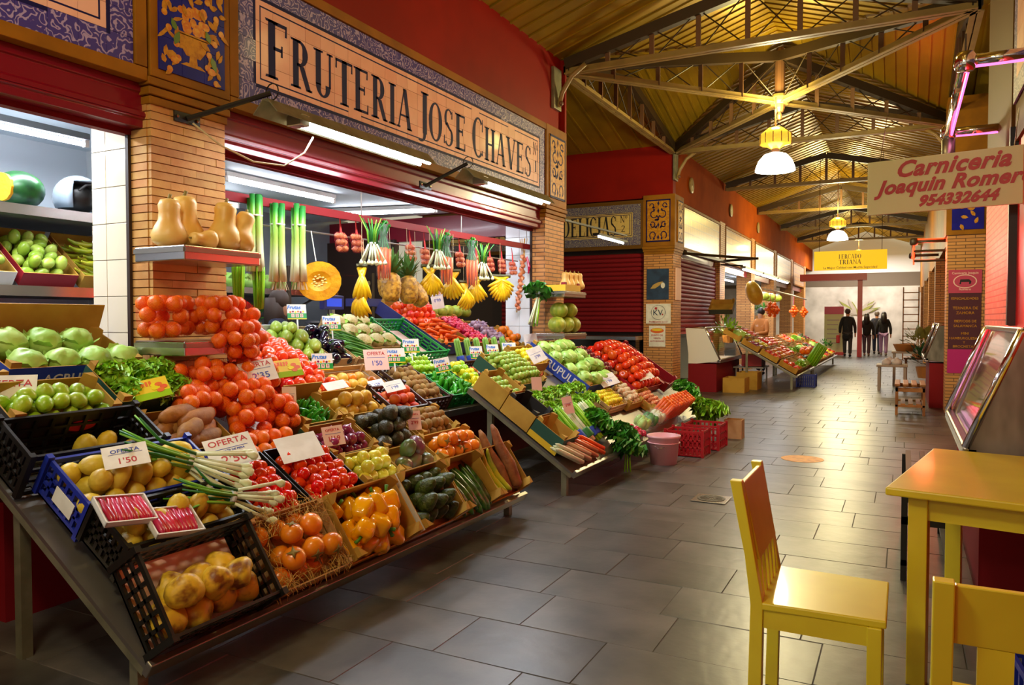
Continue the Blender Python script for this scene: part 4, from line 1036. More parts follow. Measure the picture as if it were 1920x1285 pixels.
# ------------------------------------------------------------------ yellow furniture in the foreground
mw = T(-.055, 3.18, 0) @ RZ(math.radians(-10))
t = thing('yellow_table', 'glossy yellow painted wooden table at the right edge', 'table', mw=mw)
B().box((0, 0, .72), (.60, 1.10, .75)).build('table_top', 'yellow_paint', t, bevel=.006)
for p in ((.07, .05), (.50, .05), (.07, 1.0), (.50, 1.0)): B().box((p[0], p[1], 0), (p[0]+.065, p[1]+.065, .72)).build('leg', 'yellow_paint', t, bevel=.003)
for a, c in (((.1, .07, .63), (.53, .095, .72)), ((.1, 1.02, .63), (.53, 1.045, .72)), ((.08, .1, .63), (.105, 1.02, .72)), ((.53, .1, .63), (.555, 1.02, .72))): B().box(a, c).build('apron', 'yellow_paint', t)
def yellow_chair(label, mw, slats=False):
    """local: seat runs +X from the back; width along Y"""
    t = thing('yellow_chair', label, 'chair', mw=mw, group='yellow chairs by the table')
    W = .43; m = 'yellow_paint'
    B().poly([(0, 0), (.385, .012), (.385, W-.012), (0, W)], .425, .45, 'Z').build('seat', m, t, bevel=.005)
    for yy in (0, W-.04):
        B().poly([(-.03, 0), (.015, 0), (.02, .44), (-.012, .62), (-.052, .845), (-.09, .845), (-.04, .6), (-.02, .44)], yy, yy+.04, 'Y').build('rear_leg', m, t, bevel=.003)
        B().box((.33, yy+.005, 0), (.372, yy+.035, .425)).build('front_leg', m, t, bevel=.003)
        B().box((.02, yy+.008, .365), (.335, yy+.032, .425)).build('apron', m, t)
    B().box((.335, .03, .365), (.36, W-.03, .425)).build('apron', m, t); B().box((-.01, .03, .365), (.01, W-.03, .425)).build('apron', m, t)
    if slats:
        B().poly([(-.028, .70), (-.01, .70), (-.045, .835), (-.065, .835)], .04, W-.04, 'Y').build('top_rail', m, t, bevel=.003)
        for k in range(3): B().poly([(.0, .44), (.016, .44), (-.012, .70), (-.028, .70)], .09+.095*k, .155+.095*k, 'Y').build('back_slat', m, t)
    else:
        B().poly([(-.012, .58), (.004, .58), (-.05, .835), (-.066, .835)], .04, W-.04, 'Y').build('backrest', m, t, bevel=.003)
        for k in range(5): B().poly([(.0, .44), (.014, .44), (.002, .585), (-.012, .585)], .06+.068*k, .085+.068*k, 'Y').build('back_slat', m, t)
    return t
yellow_chair('yellow wooden chair with a solid back beside the table, seen from its side', T(-.42, 2.58, 0))
yellow_chair('yellow slat back chair cut off at the bottom right corner', T(.06, 1.86, 0) @ RZ(PI/2) @ T(0, -.43, 0), True)
# dark trolley under the counter and crates at the edge
t = thing('black_trolley', 'low black metal frame standing behind the yellow table', 'trolley', (.0, 4.5, 0))
for yy in (0, .55, 1.1): B().box((0, yy, .3), (.24, yy+.03, .34)).build('cross_bar', 'black', t)
for k in range(3): B().box((.02+.08*k, 0, .5), (.05+.08*k, 1.15, .52)).build('slat', 'black', t)
for xx in (.0, .21):
    for yy in (0, 1.1): B().box((xx, yy, 0), (xx+.03, yy+.03, .5)).build('leg', 'black', t)
    B().box((xx, 0, .08), (xx+.03, 1.13, .11)).build('side_bar', 'black', t)
# ------------------------------------------------------------------ people
M('skin', 'C08A68', .5); M('hair_dark', '1A1210', .5); M('hair_grey', '6A5E54', .5); M('hair_brown', '3A2618', .6)
M('cloth_black', '14110F', .8); M('cloth_navy', '16182C', .8); M('cloth_lilac', 'B08AB8', .8); M('cloth_mauve', '5A4250', .8); M('cloth_brown', 'A8621E', .75); M('cloth_blue', '1E2440', .8); M('cloth_grey', '3A3430', .8); M('shoe', '8A7E74', .6); M('shoe_dark', '221C18', .6); M('bag_red', 'D01E18', .5)
def skin_mesh(name, chains, parent, mat, sub=1):
    """chains: dict of joints {name:(x,y,z,r)} and edges; grown into one continuous skin"""
    J, E = chains; keys = list(J); me = bpy.data.meshes.new(name)
    me.from_pydata([J[k][:3] for k in keys], [(keys.index(a), keys.index(b_)) for a, b_ in E], [])
    o = bpy.data.objects.new(name, me); TMP.collection.objects.link(o)
    sk = o.modifiers.new('skin', 'SKIN'); sk.use_smooth_shade = True
    o.modifiers.new('sub', 'SUBSURF').levels = sub; o.modifiers['sub'].render_levels = sub
    for i, k in enumerate(keys):
        r = J[k][3]; r = r if isinstance(r, tuple) else (r, r)
        sv = me.skin_vertices[0].data[i]; sv.radius = r; sv.use_root = (i == 0)
    with bpy.context.temp_override(scene=TMP, view_layer=TMP.view_layers[0]): dg = bpy.context.evaluated_depsgraph_get()
    dg.update()
    m2 = bpy.data.meshes.new_from_object(o.evaluated_get(dg)); bpy.data.objects.remove(o); o = bpy.data.objects.new(name, m2); COL.objects.link(o); o.parent = parent
    m2.materials.clear(); m2.materials.append(MATS[mat]); return o
def person(label, loc, rz, h, top_m, leg_m, hair_m, long_hair=False, stride=.12, arms='down', coat=0., top_len=.0, shoe='shoe_dark', build=1.):
    t = thing('person', label, 'person', loc, rot=(0, 0, rz)); s = h/1.75
    def J(d): return {k: (v[0]*s, v[1]*s, v[2]*s, (tuple(q*s for q in v[3]) if isinstance(v[3], tuple) else v[3]*s)) for k, v in d.items()}
    a = stride; w = build
    if arms == 'down': hl = (-.26, .03, .80); hr = (.26, -.05, .80); el = (-.25, -.03, 1.08); er = (.25, -.04, 1.08)
    else: hl = (-.12, .33, 1.08); hr = (.12, .33, 1.06); el = (-.26, .08, 1.1); er = (.26, .08, 1.1)
    body = {'pel': (0, 0, .95, (.13, .10)), 'chest': (0, 0, 1.25, (.14, .10)), 'neck': (0, .01, 1.46, .055), 'head': (0, .03, 1.56, (.075, .085)), 'crown': (0, .03, 1.69, (.06, .07)),
            'sl': (-.16, 0, 1.40, .055), 'el': (*el, .042), 'hl': (*hl, .03), 'fl': (hl[0]+.005, hl[1]+.03, hl[2]-.1 if arms == 'down' else hl[2]-.01, .022),
            'sr': (.16, 0, 1.40, .055), 'er': (*er, .042), 'hr': (*hr, .03), 'fr': (hr[0]-.005, hr[1]+.03, hr[2]-.1 if arms == 'down' else hr[2]-.01, .022),
            'tl': (-.09, 0, .86, .085), 'kl': (-.095, a*.5+.02, .48, .058), 'al': (-.09, a, .09, .04), 'ol': (-.09, a+.13, .035, .032),
            'tr': (.09, 0, .86, .085), 'kr': (.095, -a*.3+.02, .48, .058), 'ar': (.09, -a, .09, .04), 'or': (.09, -a+.13, .035, .032)}
    E = [('pel','chest'),('chest','neck'),('neck','head'),('head','crown'),('chest','sl'),('sl','el'),('el','hl'),('hl','fl'),('chest','sr'),('sr','er'),('er','hr'),('hr','fr'),('pel','tl'),('tl','kl'),('kl','al'),('al','ol'),('pel','tr'),('tr','kr'),('kr','ar'),('ar','or')]
    skin_mesh('body', (J(body), E), t, 'skin')
    zb = .84-coat
    jk = {'waist': (0, 0, .98, (.165*w, .125)), 'hem': (0, -.0, zb, (.18*w, .135)), 'chest': (0, 0, 1.26, (.175*w, .125)), 'col': (0, .0, 1.47, .07),
          'sl': (-.17, 0, 1.40, .075), 'el': (*el, .062), 'hl': (el[0]+(hl[0]-el[0])*.85, el[1]+(hl[1]-el[1])*.85, el[2]+(hl[2]-el[2])*.85, .048),
          'sr': (.17, 0, 1.40, .075), 'er': (*er, .062), 'hr': (er[0]+(hr[0]-er[0])*.85, er[1]+(hr[1]-er[1])*.85, er[2]+(hr[2]-er[2])*.85, .048)}
    skin_mesh('jacket', (J(jk), [('waist','hem'),('waist','chest'),('chest','col'),('chest','sl'),('sl','el'),('el','hl'),('chest','sr'),('sr','er'),('er','hr')]), t, top_m)
    tr = {'pel': (0, 0, .93, (.15, .115)), 'tl': (-.09, 0, .84, .1), 'kl': (-.095, a*.5+.02, .48, .075), 'al': (-.09, a, .08, .062), 'tr': (.09, 0, .84, .1), 'kr': (.095, -a*.3+.02, .48, .075), 'ar': (.09, -a, .08, .062)}
    skin_mesh('trousers', (J(tr), [('pel','tl'),('tl','kl'),('kl','al'),('pel','tr'),('tr','kr'),('kr','ar')]), t, leg_m)
    for sg, yy in ((-1, a), (1, -a)):
        B().ball((sg*.09*s, (yy+.06)*s, .045*s), (.05*s, .14*s, .05*s), 10).build('shoe', shoe, t, smooth=True)
    hb = B().ball((0, .005*s, 1.66*s), (.098*s, .108*s, .115*s), 12)
    if long_hair: hb.lathe([(.03*s, 1.25*s), (.1*s, 1.32*s), (.115*s, 1.5*s), (.1*s, 1.68*s)], 12, c=(0, -.035*s, 0))
    hb.build('hair', hair_m, t, smooth=True)
    return t
person('person in a long black coat walking away with a red bag', (-1.9, 31.5, 0), .05, 1.80, 'cloth_black', 'cloth_grey', 'hair_brown', stride=.18, coat=.3, build=1.15)
tag(B().box((-.06, -.16, 0), (.06, .16, .3)).build('shopping_bag', 'bag_red', bevel=.03, loc=(-2.23, 31.55, .5)), 'red bag held beside the black coat at the far end', 'bag')
person('person in black top and mauve trousers walking away', (-1.27, 32.2, 0), -.05, 1.62, 'cloth_black', 'cloth_mauve', 'hair_dark', True, stride=.14, shoe='shoe')
person('person in a navy jacket and blue trousers walking away', (-.98, 34.2, 0), 0, 1.72, 'cloth_navy', 'cloth_blue', 'hair_grey', stride=.16)
person('person in a black jacket and lilac trousers walking away', (-.70, 32.9, 0), 0, 1.68, 'cloth_black', 'cloth_lilac', 'hair_dark', True, stride=.12, shoe='shoe')
person('person in a brown jacket sorting produce at the far stall', (-3.21, 20.0, 0), math.radians(150), 1.68, 'cloth_brown', 'cloth_navy', 'hair_dark', stride=.03, arms='fwd', build=1.2)
person('seller in navy with grey brown hair behind the fruit display', (-5.4, 5.55, 0), math.radians(-60), 1.66, 'cloth_blue', 'cloth_navy', 'hair_brown', True, stride=.03, arms='fwd')
# ------------------------------------------------------------------ produce: shapes
M('m_orange', 'F87A0C', .4, col2='F06A0A', ns=18, bump=.25, bs=160, rnd=.1, sss=.05)
M('m_tomato', 'E4380C', .2, coat=.15, col2='D82C0A', ns=10, rnd=.14, sss=.05)
M('m_tomato_raf', 'E43C12', .22, coat=.12, col2='E8521C', ns=9, rnd=.16)
M('m_potato', 'E0C23C', .45, col2='D0AE2C', ns=22, bump=.15, bs=60, rnd=.14)
M('m_quince', 'E2BA30', .42, col2='80480E', ns=14, nlo=.5, nhi=.66, bump=.2, bs=30, rnd=.1)
M('m_persimmon', 'F08E18', .3, coat=.2, col2='E47612', ns=9, rnd=.12)
M('m_pepper_y', 'F8B00A', .14, coat=.5, col2='F09C08', ns=6, rnd=.1)
M('m_avocado', '4A5A1E', .3, col2='2E3A14', ns=40, bump=.6, bs=90, rnd=.2)
M('m_avocado_dark', '2A2A1C', .32, col2='3E3E24', ns=40, bump=.6, bs=90, rnd=.25)
M('m_zucchini', '1E4A16', .28, coat=.2, col2='3E7A22', ns=30, stretch=(1, 1, .2), rnd=.2)
M('m_yuca', '8A5428', .7, col2='A87038', ns=14, bump=.5, bs=40, rnd=.15)
M('m_plantain', 'B8B81C', .4, col2='8AA01E', ns=8, rnd=.15)
M('m_lime', '86B41C', .3, coat=.1, col2='A8C43A', ns=12, bump=.15, bs=120, rnd=.15)
M('m_apple_y', 'E2D040', .25, coat=.2, col2='C8CC3A', ns=6, rnd=.1)
M('m_apple_r', 'C82A1E', .22, coat=.2, col2='E0A02A', ns=7, rnd=.2)
M('m_apple_g', '9AC422', .24, coat=.2, rnd=.12)
M('m_onion_r', '7A1A44', .24, coat=.2, col2='94305A', ns=14, stretch=(1, 1, .2), rnd=.2)
M('m_onion', 'D88A5A', .3, coat=.15, col2='C8704A', ns=14, stretch=(1, 1, .2), rnd=.15)
M('m_mango', '5A7A3A', .28, coat=.15, col2='7A3A4A', ns=5, rnd=.2)
M('m_mango_g', '9AC03A', .3, coat=.1, col2='B4CC5A', ns=6, rnd=.15)
M('m_sweet', 'A86E22', .7, col2='8A5216', ns=14, bump=.35, bs=35, rnd=.18)
M('m_green', '3EA41E', .28, coat=.15, col2='2E8A18', ns=12, rnd=.2)
M('m_bean', '4A8A2A', .4, col2='5E9C3A', ns=12, rnd=.2)
M('m_kiwi', '8A6428', .7, col2='9E7A34', ns=20, bump=.2, bs=120, rnd=.15)
M('m_peach', 'E86A1E', .5, col2='D02E22', ns=6, rnd=.2)
M('m_nashi', 'C89A2A', .4, col2='D8B03A', ns=15, rnd=.12)
M('m_chayote', 'A2B83A', .35, col2='8AA82E', ns=7, rnd=.14)
M('m_eggplant', '14081E', .1, coat=.6, rnd=.2)
M('m_cauli', 'EADFA8', .6, bump=.8, bs=90, col2='DCCB8A', ns=25)
M('m_carrot', 'F06A0E', .4, col2='E85A0A', ns=12, rnd=.12)
M('m_radish', 'B8103A', .3, coat=.15, col2='CC2A50', ns=10, rnd=.2)
M('m_garlic', 'B89AAA', .5, col2='8E6A86', ns=18, stretch=(1, 1, .2), rnd=.2)
M('m_garlic_w', 'D8B8A0', .5, col2='B88A80', ns=18, rnd=.15)
M('m_cabbage', 'B4D870', .4, col2='98C850', ns=9, bump=.5, bs=18, rnd=.1)
M('m_lettuce', '86C81E', .45, col2='A8DC3A', ns=18, rnd=.12)
M('m_leek_w', 'E4E8C8', .4, col2='D4DCA8', ns=8, stretch=(8, 8, .5)); M('m_leek_p', 'C4DC86', .4, col2='A8D060', ns=8, stretch=(8, 8, .5)); M('m_leek_g', '86C43A', .4, col2='5AA428', ns=8, stretch=(8, 8, .5), rnd=.1); M('m_leek_d', '1A6A2A', .45, col2='2E7A2E', ns=8)
M('m_celery', '9AD82A', .35, col2='78C01E', ns=8, stretch=(8, 8, .5), rnd=.12)
M('m_root', 'C8B08A', .8)
def grad_mat(name, stops):
    m = M(name, 'FFFFFF', .4); N = m.node_tree.nodes; L = m.node_tree.links
    tc = N.new('ShaderNodeTexCoord'); sp = N.new('ShaderNodeSeparateXYZ'); r = N.new('ShaderNodeValToRGB'); L.new(tc.outputs['Generated'], sp.inputs[0]); L.new(sp.outputs[2], r.inputs[0])
    el = r.color_ramp.elements; el[0].position = stops[0][0]; el[0].color = lin(stops[0][1]); el[1].position = stops[-1][0]; el[1].color = lin(stops[-1][1])
    for p, c in stops[1:-1]: e = el.new(p); e.color = lin(c)
    L.new(r.outputs[0], N['Principled BSDF'].inputs['Base Color'])
grad_mat('m_leek', [(.0, 'E8E6C8'), (.3, 'DCE8B4'), (.5, 'B4D868'), (.78, '7CC038'), (.9, '2E8A2C'), (1., '1A6A2A')])
M('m_banana', 'F0C414', .35, col2='D8A810', ns=12, rnd=.08); M('m_banana_tip', '4A4418', .6)
M('m_pine', 'C8962A', .6, col2='8A5E16', ns=30, bump=.3, bs=60, rnd=.1); M('m_pine_leaf', '4E7A34', .5, rnd=.2)
M('m_squash', 'E8AE0A', .5, col2='DC9406', ns=12, bump=.3, bs=40); M('m_squash_skin', '1E4A16', .35, col2='3A6A1E', ns=10); M('m_seed', 'F0D878', .5)
M('m_butternut', 'F4CC74', .4, col2='ECB858', ns=5, rnd=.08); M('m_stem', '8A7A3A', .7); M('m_stem_g', '4A8A22', .5)
M('m_melon', '8AA02A', .45, col2='B4B43A', ns=26, stretch=(1, 1, .25), rnd=.15)
M('m_watermelon', '12361A', .35, col2='1E5A22', ns=9, rnd=.1)
M('m_spinach', '2E7A1A', .45, col2='3E9222', ns=8, rnd=.15); M('m_chard', '4AA020', .45)
M('m_plum', '5A1A2A', .3, coat=.15, col2='8A2A2A', ns=7, rnd=.25); M('m_straw', 'C8A050', .8, rnd=.1)
M('m_fig', 'A4C04A', .4, col2='8AB03A', ns=9, rnd=.15); M('m_lemon', 'E8D81E', .35, rnd=.1)
M('m_mush', 'E0C8A0', .6, rnd=.1); M('m_asp', '6A9A2E', .4, col2='8AB04A', ns=9, stretch=(1, 1, .3))
M('clear_film', 'FFFFFF', .15, alpha=.07)
net_mat('net_red', 'E0281E', 70, .085); net_mat('net_orange', 'E8401A', 70, .1); net_mat('net_pink', 'D84A4A', 70, .09)

def nz(v, f, amp, seed=0.): return noise.noise(Vector(v)*f+Vector((seed, seed*1.7, seed*.3)))*amp
def lump(me_b, f, amp, seed):
    for i, v in enumerate(me_b.v):
        L = Vector(v); k = 1+nz(v, f, amp, seed); me_b.v[i] = (v[0]*k, v[1]*k, v[2]*k)
    return me_b
PROTO = {}
def proto(name, main, parts=()): PROTO[name] = (main, parts)
def ballm(name, r, m, n=12, lumps=None, seed=0, dent=0.):
    b = B().ball((0, 0, 0), r, n)
    if lumps: lump(b, lumps[0], lumps[1], seed)
    if dent:
        for i, (x, y, z) in enumerate(b.v):
            q = math.hypot(x, y)/max(r[0] if isinstance(r, tuple) else r, 1e-6)
            b.v[i] = (x, y, z-math.copysign(dent*max(0, 1-q*2.2), z))
    return b.mesh(name, m, True)
proto('orange', ballm('orange', (.037, .037, .035), 'm_orange', 14))
proto('tomato', B().lathe([(0,-.026),(.018,-.028),(.031,-.014),(.034,.002),(.029,.018),(.016,.026),(.005,.024),(0,.021)], 14, fn=lambda a, z: 1+.03*math.cos(5*a)).mesh('tomato', 'm_tomato', True))
proto('raf', B().lathe([(0,-.032),(.022,-.035),(.04,-.018),(.044,.002),(.038,.022),(.02,.032),(.006,.028),(0,.024)], 16, fn=lambda a, z: 1+.05*math.cos(7*a)).mesh('tomato', 'm_tomato_raf', True))
proto('plum_tomato', ballm('tomato', (.026, .026, .036), 'm_tomato', 12))
proto('potato', ballm('potato', (.052, .036, .034), 'm_potato', 14, (14, .18), 1))
proto('potato2', ballm('potato', (.044, .038, .034), 'm_potato', 14, (14, .2), 5))
proto('quince', ballm('quince', (.052, .052, .05), 'm_quince', 18, (18, .3), 2, .012))
proto('persimmon', ballm('persimmon', (.041, .041, .036), 'm_persimmon', 14, None, 0, .004), (('calyx', lambda: B().lathe([(0,.036),(.018,.037),(.005,.034)], 8, fn=lambda a, z: 1+.5*math.cos(4*a)).mesh('calyx', 'm_stem', True)),))
pp = [(0,-.045),(.02,-.05),(.036,-.036),(.04,-.01),(.042,.02),(.034,.04),(.014,.042),(0,.032)]
proto('bell', B().lathe(pp, 20, fn=lambda a, z: 1+.12*math.cos(4*a)).mesh('bell_pepper', 'm_pepper_y', True), (('stem', lambda: B().tube([(0,0,.03),(.004,0,.05),(.014,0,.066)], [.007,.006,.008], 7).mesh('stem', 'm_stem_g', True)),))
proto('avocado', B().lathe([(0,-.045),(.02,-.042),(.034,-.02),(.036,.0),(.028,.028),(.018,.05),(.008,.06),(0,.062)], 14).mesh('avocado', 'm_avocado', True))
proto('avocado_dark', B().lathe([(0,-.045),(.022,-.042),(.037,-.02),(.038,.0),(.03,.028),(.02,.05),(.009,.06),(0,.062)], 14).mesh('avocado', 'm_avocado_dark', True))
proto('zucchini', B().tube([(0,-.13,0),(0,-.1,.002),(0,0,.008),(0,.09,.002),(0,.12,0),(0,.13,0)], [.006,.02,.022,.018,.01,.008], 10).mesh('zucchini', 'm_zucchini', True))
proto('yuca', lump(B().tube([(0,-.2,0),(0,-.18,0),(.005,-.05,.01),(-.005,.08,.0),(0,.18,.01),(0,.22,.01)], [.012,.034,.038,.032,.022,.008], 12), 20, .06, 3).mesh('yuca_root', 'm_yuca', True))
proto('plantain', B().tube([(0,-.12,.03),(0,-.1,.015),(0,-.02,0),(0,.07,.01),(0,.12,.035),(0,.13,.045)], [.006,.016,.02,.018,.009,.006], 8).mesh('plantain', 'm_plantain', True))
proto('lime', B().lathe([(0,-.033),(.006,-.031),(.02,-.022),(.028,0),(.02,.022),(.006,.031),(0,.033)], 12).mesh('lime', 'm_lime', True))
proto('lemon', B().lathe([(0,-.036),(.006,-.033),(.02,-.022),(.027,0),(.02,.022),(.006,.033),(0,.036)], 12).mesh('lemon', 'm_lemon', True))
for nm, mm in (('apple_y', 'm_apple_y'), ('apple_r', 'm_apple_r'), ('apple_g', 'm_apple_g')): proto(nm, ballm('apple', (.036, .036, .033), mm, 14, None, 0, .01))
on = [(0,-.03),(.012,-.028),(.03,-.01),(.033,.004),(.024,.022),(.008,.032),(.004,.042),(0,.044)]
proto('onion_r', B().lathe(on, 14).mesh('red_onion', 'm_onion_r', True)); proto('onion', B().lathe([(r*.9, z*.9) for r, z in on], 12).mesh('onion', 'm_onion', True))
proto('mango', ballm('mango', (.06, .044, .042), 'm_mango', 14, (12, .12), 2)); proto('mango_g', ballm('mango', (.05, .036, .034), 'm_mango_g', 12, (14, .1), 4))
proto('sweet', lump(B().tube([(-.1,0,0),(-.085,0,0),(-.03,.004,0),(.04,-.004,.004),(.085,.006,0),(.105,.008,0)], [.008,.026,.04,.036,.018,.005], 12), 18, .2, 4).mesh('sweet_potato', 'm_sweet', True))
proto('padron', B().tube([(-.03,0,0),(-.02,0,0),(.0,.002,.002),(.02,.0,.0),(.032,.004,-.002)], [.004,.009,.009,.006,.002], 6).mesh('green_pepper', 'm_green', True))
proto('bean', B().tube([(-.075,0,0),(-.04,.006,.002),(0,.009,.003),(.04,.006,.002),(.075,0,0)], [.002,.005,.0055,.005,.002], 5).mesh('green_bean', 'm_bean', True))
proto('kiwi', ballm('kiwi', (.034, .027, .026), 'm_kiwi', 12)); proto('peach', ballm('peach', (.036, .036, .034), 'm_peach', 14, None, 0, .006)); proto('nashi', ballm('pear', (.043, .043, .039), 'm_nashi', 14, None, 0, .008))
proto('chayote', ballm('green_pear_squash', (.058, .034, .032), 'm_chayote', 14, (20, .16), 3))
proto('eggplant', B().lathe([(0,-.06),(.025,-.055),(.036,-.03),(.034,0),(.024,.04),(.016,.06),(.006,.066),(0,.066)], 14).mesh('aubergine', 'm_eggplant', True), (('calyx', lambda: B().lathe([(.02,.048),(.017,.062),(.007,.07),(.006,.088),(0,.09)], 10).mesh('calyx', 'm_stem_g', True)),))
cb_ = B().ball((0,0,0), .072, 22)
for i, v in enumerate(cb_.v):
    k = 1+.1*abs(nz(v, 38, 1.6, 2))+nz(v, 16, .1, 5); cb_.v[i] = (v[0]*k, v[1]*k, v[2]*k*.8)
def leafy(r, n, m, nm, up=.5, w=.5, seed=1, droop=0.):
    rr = random.Random(seed); b = B()
    for k in range(n):
        a = 6.283*k/n+rr.uniform(-.2, .2); L = r*rr.uniform(.85, 1.15); s = Vector((-math.sin(a), math.cos(a), 0)); d = Vector((math.cos(a), math.sin(a), 0))
        pts = [d*L*.35+Vector((0,0,-r*.3)), d*L*.8+Vector((0,0,L*up*.5)), d*L*1.0+Vector((0,0,L*up-droop*L))]
        ww = [.12, w*.55, w*.3]
        vs = []
        for p, q in zip(pts, ww): vs += [p-s*q*L, p+Vector((0,0,-.06*L)), p+s*q*L]
        b.add(vs, [(0,1,4,3),(1,2,5,4),(3,4,7,6),(4,5,8,7)])
    return b.mesh(nm, m, True)
proto('cauliflower', cb_.mesh('cauliflower', 'm_cauli', True), (('leaf', lambda: leafy(.09, 7, 'm_lettuce', 'leaf', .35, .6)),))
proto('carrot', B().tube([(-.085,0,0),(-.08,0,0),(-.02,0,0),(.05,0,0),(.085,0,0)], [.006,.016,.014,.009,.003], 8).mesh('carrot', 'm_carrot', True))
proto('radish', B().lathe([(0,-.03),(.004,-.024),(.014,-.01),(.016,.004),(.01,.016),(0,.018)], 10).mesh('radish', 'm_radish', True))
proto('garlic', B().lathe([(0,-.018),(.018,-.016),(.026,0),(.02,.014),(.007,.024),(.004,.04),(0,.042)], 12, fn=lambda a, z: 1+.07*math.cos(7*a)).mesh('garlic_bulb', 'm_garlic', True))
def cabb(nm, m, r, amp, seed, n=20):
    b = B().ball((0,0,0), r, n)
    for i, v in enumerate(b.v):
        k = 1+abs(nz(v, 14, amp*1.6, seed))+nz(v, 36, amp*.5, seed); b.v[i] = (v[0]*k, v[1]*k, v[2]*k*.9)
    return b.mesh(nm, m, True)
proto('cabbage', cabb('cabbage', 'm_cabbage', .085, .14, 3), (('leaf', lambda: leafy(.1, 5, 'm_cabbage', 'leaf', .5, .75, 4)),))
def curly(r, n, m, nm, seed):
    rr = random.Random(seed); b = B()
    for k in range(n):
        a, e = rr.uniform(0, 6.28), rr.uniform(.05, 1.5); d = Vector((math.cos(a)*math.cos(e), math.sin(a)*math.cos(e), math.sin(e)*.75)); L = r*rr.uniform(.75, 1.05); s = d.cross(Vector((rr.uniform(-.4,.4), rr.uniform(-.4,.4), 1))).normalized(); o = len(b.v); vs = []
        for i in range(5):
            u = i/4-.5; wob = .18*r*math.sin(9*u+k)
            vs += [d*L*.45+s*u*r*.25, d*L*.9+s*u*r*.6+d.cross(s)*wob, d*L*1.05+s*u*r*.75-d.cross(s)*wob*1.5]
        b.add(vs, [(i*3+j, i*3+j+1, i*3+4+j, i*3+3+j) for i in range(4) for j in range(2)])
    return b
proto('lettuce', curly(.1, 46, 'm_lettuce', 'lettuce', 3).ball((0,0,0), (.06, .06, .05), 8).mesh('lettuce', 'm_lettuce', True))
proto('fig', ballm('green_fig', (.027, .024, .023), 'm_fig', 10)); proto('plum', ballm('plum', (.026, .024, .024), 'm_plum', 10)); proto('small_y', ballm('yellow_plum', .022, 'm_lemon', 8)); proto('mush', B().lathe([(.01,-.02),(.01,0),(.026,.002),(.022,.016),(.01,.024),(0,.025)], 10).mesh('mushroom', 'm_mush', True))
proto('melon', ballm('melon', (.13, .1, .095), 'm_melon', 18)); proto('small_melon', ballm('melon', (.09, .075, .07), 'm_melon', 16))
bn = [(r_*1.15, z_) for r_, z_ in [(0,-.13),(.05,-.128),(.085,-.1),(.092,-.06),(.075,-.01),(.056,.03),(.052,.08),(.056,.12),(.045,.15),(.015,.16),(0,.158)]]
proto('butternut', B().lathe(bn, 18).mesh('butternut_squash', 'm_butternut', True), (('stem', lambda: B().tube([(0,0,.15),(.004,0,.17),(.012,0,.185)], [.014,.009,.011], 7).mesh('stem', 'm_stem', True)),))
FS = dict(orange=1.18, tomato=1.08, raf=1.15, potato=1.28, potato2=1.28, quince=1.3, persimmon=1.25, bell=1.3, avocado=1.3, avocado_dark=1.3, zucchini=1.25, plantain=1.25, yuca=1.1, lime=1.2, lemon=1.2, apple_y=1.15, apple_r=1.15, apple_g=1.12, onion_r=1.15, mango=1.2, mango_g=1.15, sweet=1.25, padron=1.4, bean=1.5, kiwi=1.15, peach=1.15, nashi=1.18, chayote=1.35, eggplant=1.35, carrot=1.2, radish=1.1, garlic=1.2, fig=1.25, plum=1.2, small_y=1.1, mush=1.1)
for k in list(PROTO): PROTO[k] = (PROTO[k][0], [(n, f()) for n, f in PROTO[k][1]])
for k, f_ in FS.items():
    PROTO[k][0].transform(Matrix.Scale(f_, 4))
    for n_, m_ in PROTO[k][1]: m_.transform(Matrix.Scale(f_, 4))
def put(kind, mw, label, cat, group=None):
    me, parts = PROTO[kind]
    o = inst(me.name, me, None, mw=mw); tag(o, label, cat, group)
    for n, pm in parts: inst(n, pm, o)
    return o

# ------------------------------------------------------------------ sloping displays and containers
def plane_mat(X0, z0, deg):
    a = math.radians(deg); c, s = math.cos(a), math.sin(a)
    return Matrix(((0, -c, s, X0), (1, 0, 0, 0), (0, s, c, z0), (0, 0, 0, 1)))
LOW, UPP, TB2 = plane_mat(-2.48, .22, 33), plane_mat(-3.5, .67, 30), plane_mat(-2.38, .277, 34)
def lattice(b, p, u, v, W, H, th, nx, nzb, mi=0, solid=0):
    """perforated wall: posts and bars between corner p along u (W) and v (H)"""
    n = u.cross(v).normalized()
    def quad(a0, a1, b0, b1):
        P = [p+u*a0+v*b0, p+u*a1+v*b0, p+u*a1+v*b1, p+u*a0+v*b1]
        b.add(P+[q+n*th for q in P], [(0,3,2,1),(4,5,6,7),(0,1,5,4),(1,2,6,5),(2,3,7,6),(3,0,4,7)], mi)
    rim = .022; quad(0, W, H-rim, H); quad(0, W, 0, rim)
    bw = .016
    for i in range(nx+1): x = (W-bw)*i/nx; quad(x, x+bw, rim, H-rim)
    for j in range(1, nzb): z = rim+(H-2*rim)*j/nzb; quad(0, W, z-.006, z+.006)
